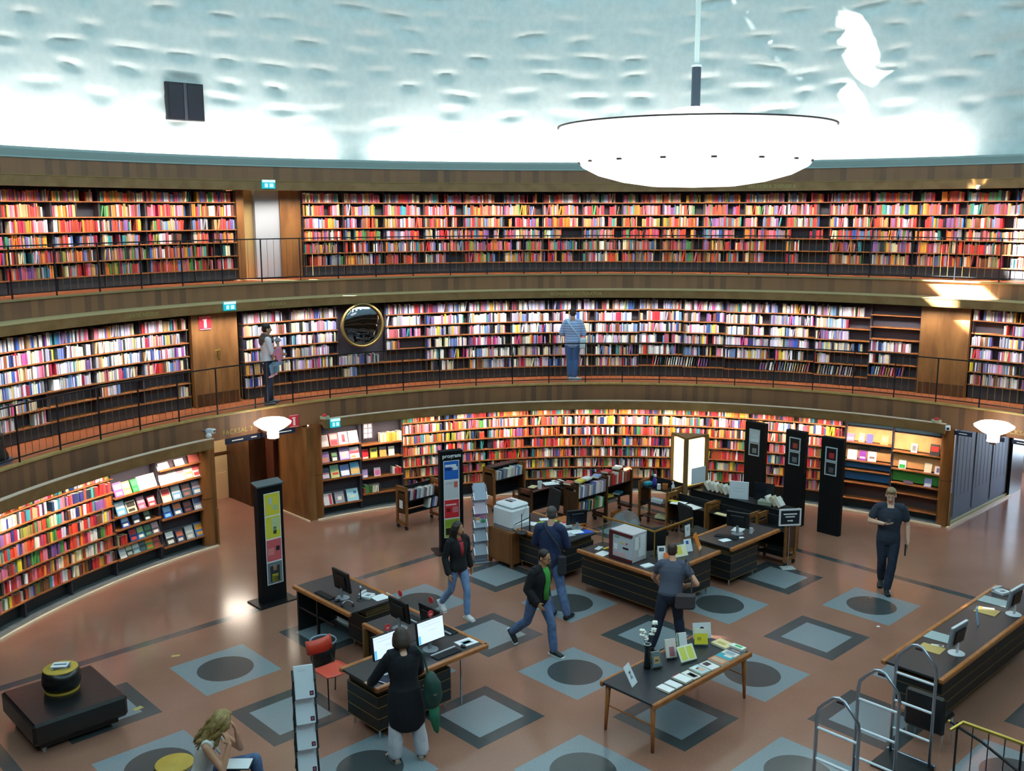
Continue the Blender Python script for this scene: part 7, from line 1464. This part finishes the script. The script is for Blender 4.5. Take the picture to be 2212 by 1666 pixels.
t = thing('shoulder_bag', 'white bag with a pale strap across the back of the man in the striped shirt', 'bag', polar(-4.95, 11.02, 2.588), 176); WB = mat('white_bag', '#dfe6ee', .7); k = p.k
part('pouch', t, lambda b: b.rbx(-.33, -.17, .02, .20, .78, 1.02, WB, .02)); part('strap', t, lambda b: b.loft([(V(-.22, .165, .98), .03, .006, V(1, 0, .6), V(0, 1, 0)), (V(-.05, .19, 1.20), .03, .006, V(1, 0, .6), V(0, 1, 0)), (V(.09, .16, 1.38), .03, .008, V(1, 0, .6), V(0, 1, 0)), (V(.12, .02, 1.47), .03, .008, V(1, 0, 0), V(0, 1, 0)), (V(.10, -.10, 1.42), .03, .008, V(1, 0, 0), V(0, 1, 0))], mat('pale_strap', '#c4dcec', .7), 8))

# parent with a child on the hip, middle gallery
PL = polar(-43.3, 10.80, 2.588)
p = Body('woman with dark hair and a brown scarf carrying a small child on the middle gallery', PL, 118, 1.70, SKIN, 1.0, female=True, head_turn=0, head_tilt=8, foot_yaw=(0, 0), chest=(0, .0, 1.27), elL=(.24, -.10, 1.14), wrL=(.12, -.30, 1.08), elR=(-.24, -.06, 1.14), wrR=(-.05, -.28, 1.0), knL=(.08, -.02, .49), anL=(.09, -.06, .088), anR=(-.08, .06, .088))
p.top(mat('white_blouse', '#d9d2dc', .8), 'blouse', .016, 1.9, -.10); p.trousers(mat('navy_trousers', '#1d2742', .8), 'trousers', .016, .97, .012); p.shoes(mat('grey_shoe', '#7f8796', .5)); p.hair(HB, 'bun')
SCF = mat('brown_scarf', '#5c4a40', .9); b = MB(); N = p.J['neck']
for z, r, rr in ((.0, .085, .05), (-.05, .12, .055), (.035, .075, .04)): b.tube([N+V(r*math.cos(a), r*math.sin(a)*.9-.01, z+.02*math.sin(a)) for a in np.linspace(0, 2*PI, 17)], rr, SCF, 8)
b.ell(N+V(0, .09, -.08), (.13, .06, .10), SCF); fuse(b, 'scarf', p.root, .012, 3, SCF)
RMp = Matrix.Rotation(math.radians(118), 3, 'Z'); CL = PL+V(.27, -.10, .60)
c = Body('small child in grey hat and pink boots, carried by the woman with the scarf', CL, 118+150, .92, SKINP, 1.15, head_turn=-20, head_tilt=0, foot_yaw=(0, 0), foot_pitch=(20, 20), pelvis=(0, 0, .62), chest=(0, -.01, .98), neck=(0, -.01, 1.17), head=(0, -.02, 1.40), shL=(.17, 0, 1.12), shR=(-.17, 0, 1.12), elL=(.22, -.10, .92), wrL=(.10, -.24, .90), elR=(-.22, -.10, .92), wrR=(-.10, -.24, .90), hiL=(.1, 0, .58), hiR=(-.1, 0, .58), knL=(.22, -.26, .46), anL=(.22, -.22, .12), knR=(-.22, -.26, .46), anR=(-.22, -.22, .12))
c.top(mat('pink_child_top', '#c87a94', .8), 'jacket', .02, 1.9, -.07); c.trousers(mat('blue_child_trousers', '#6c8cae', .8), 'trousers', .02, .9, .01); c.shoes(mat('pink_boot', '#d89aa8', .6), None, .012)
HT_ = mat('grey_hat', '#8a8a92', .8); b = MB(); h = c.J['head']; k = c.k; b.ell(h+V(0, .01, .06)*k, (.11*k, .12*k, .10*k), HT_); b.lathe([(0, .0), (.19*k, -.01*k), (.19*k, .006*k), (0, .03*k)], HT_, 20, tuple(h+V(0, -.01, .05)*k)); fuse(b, 'hat', c.root, .008, 2, HT_)
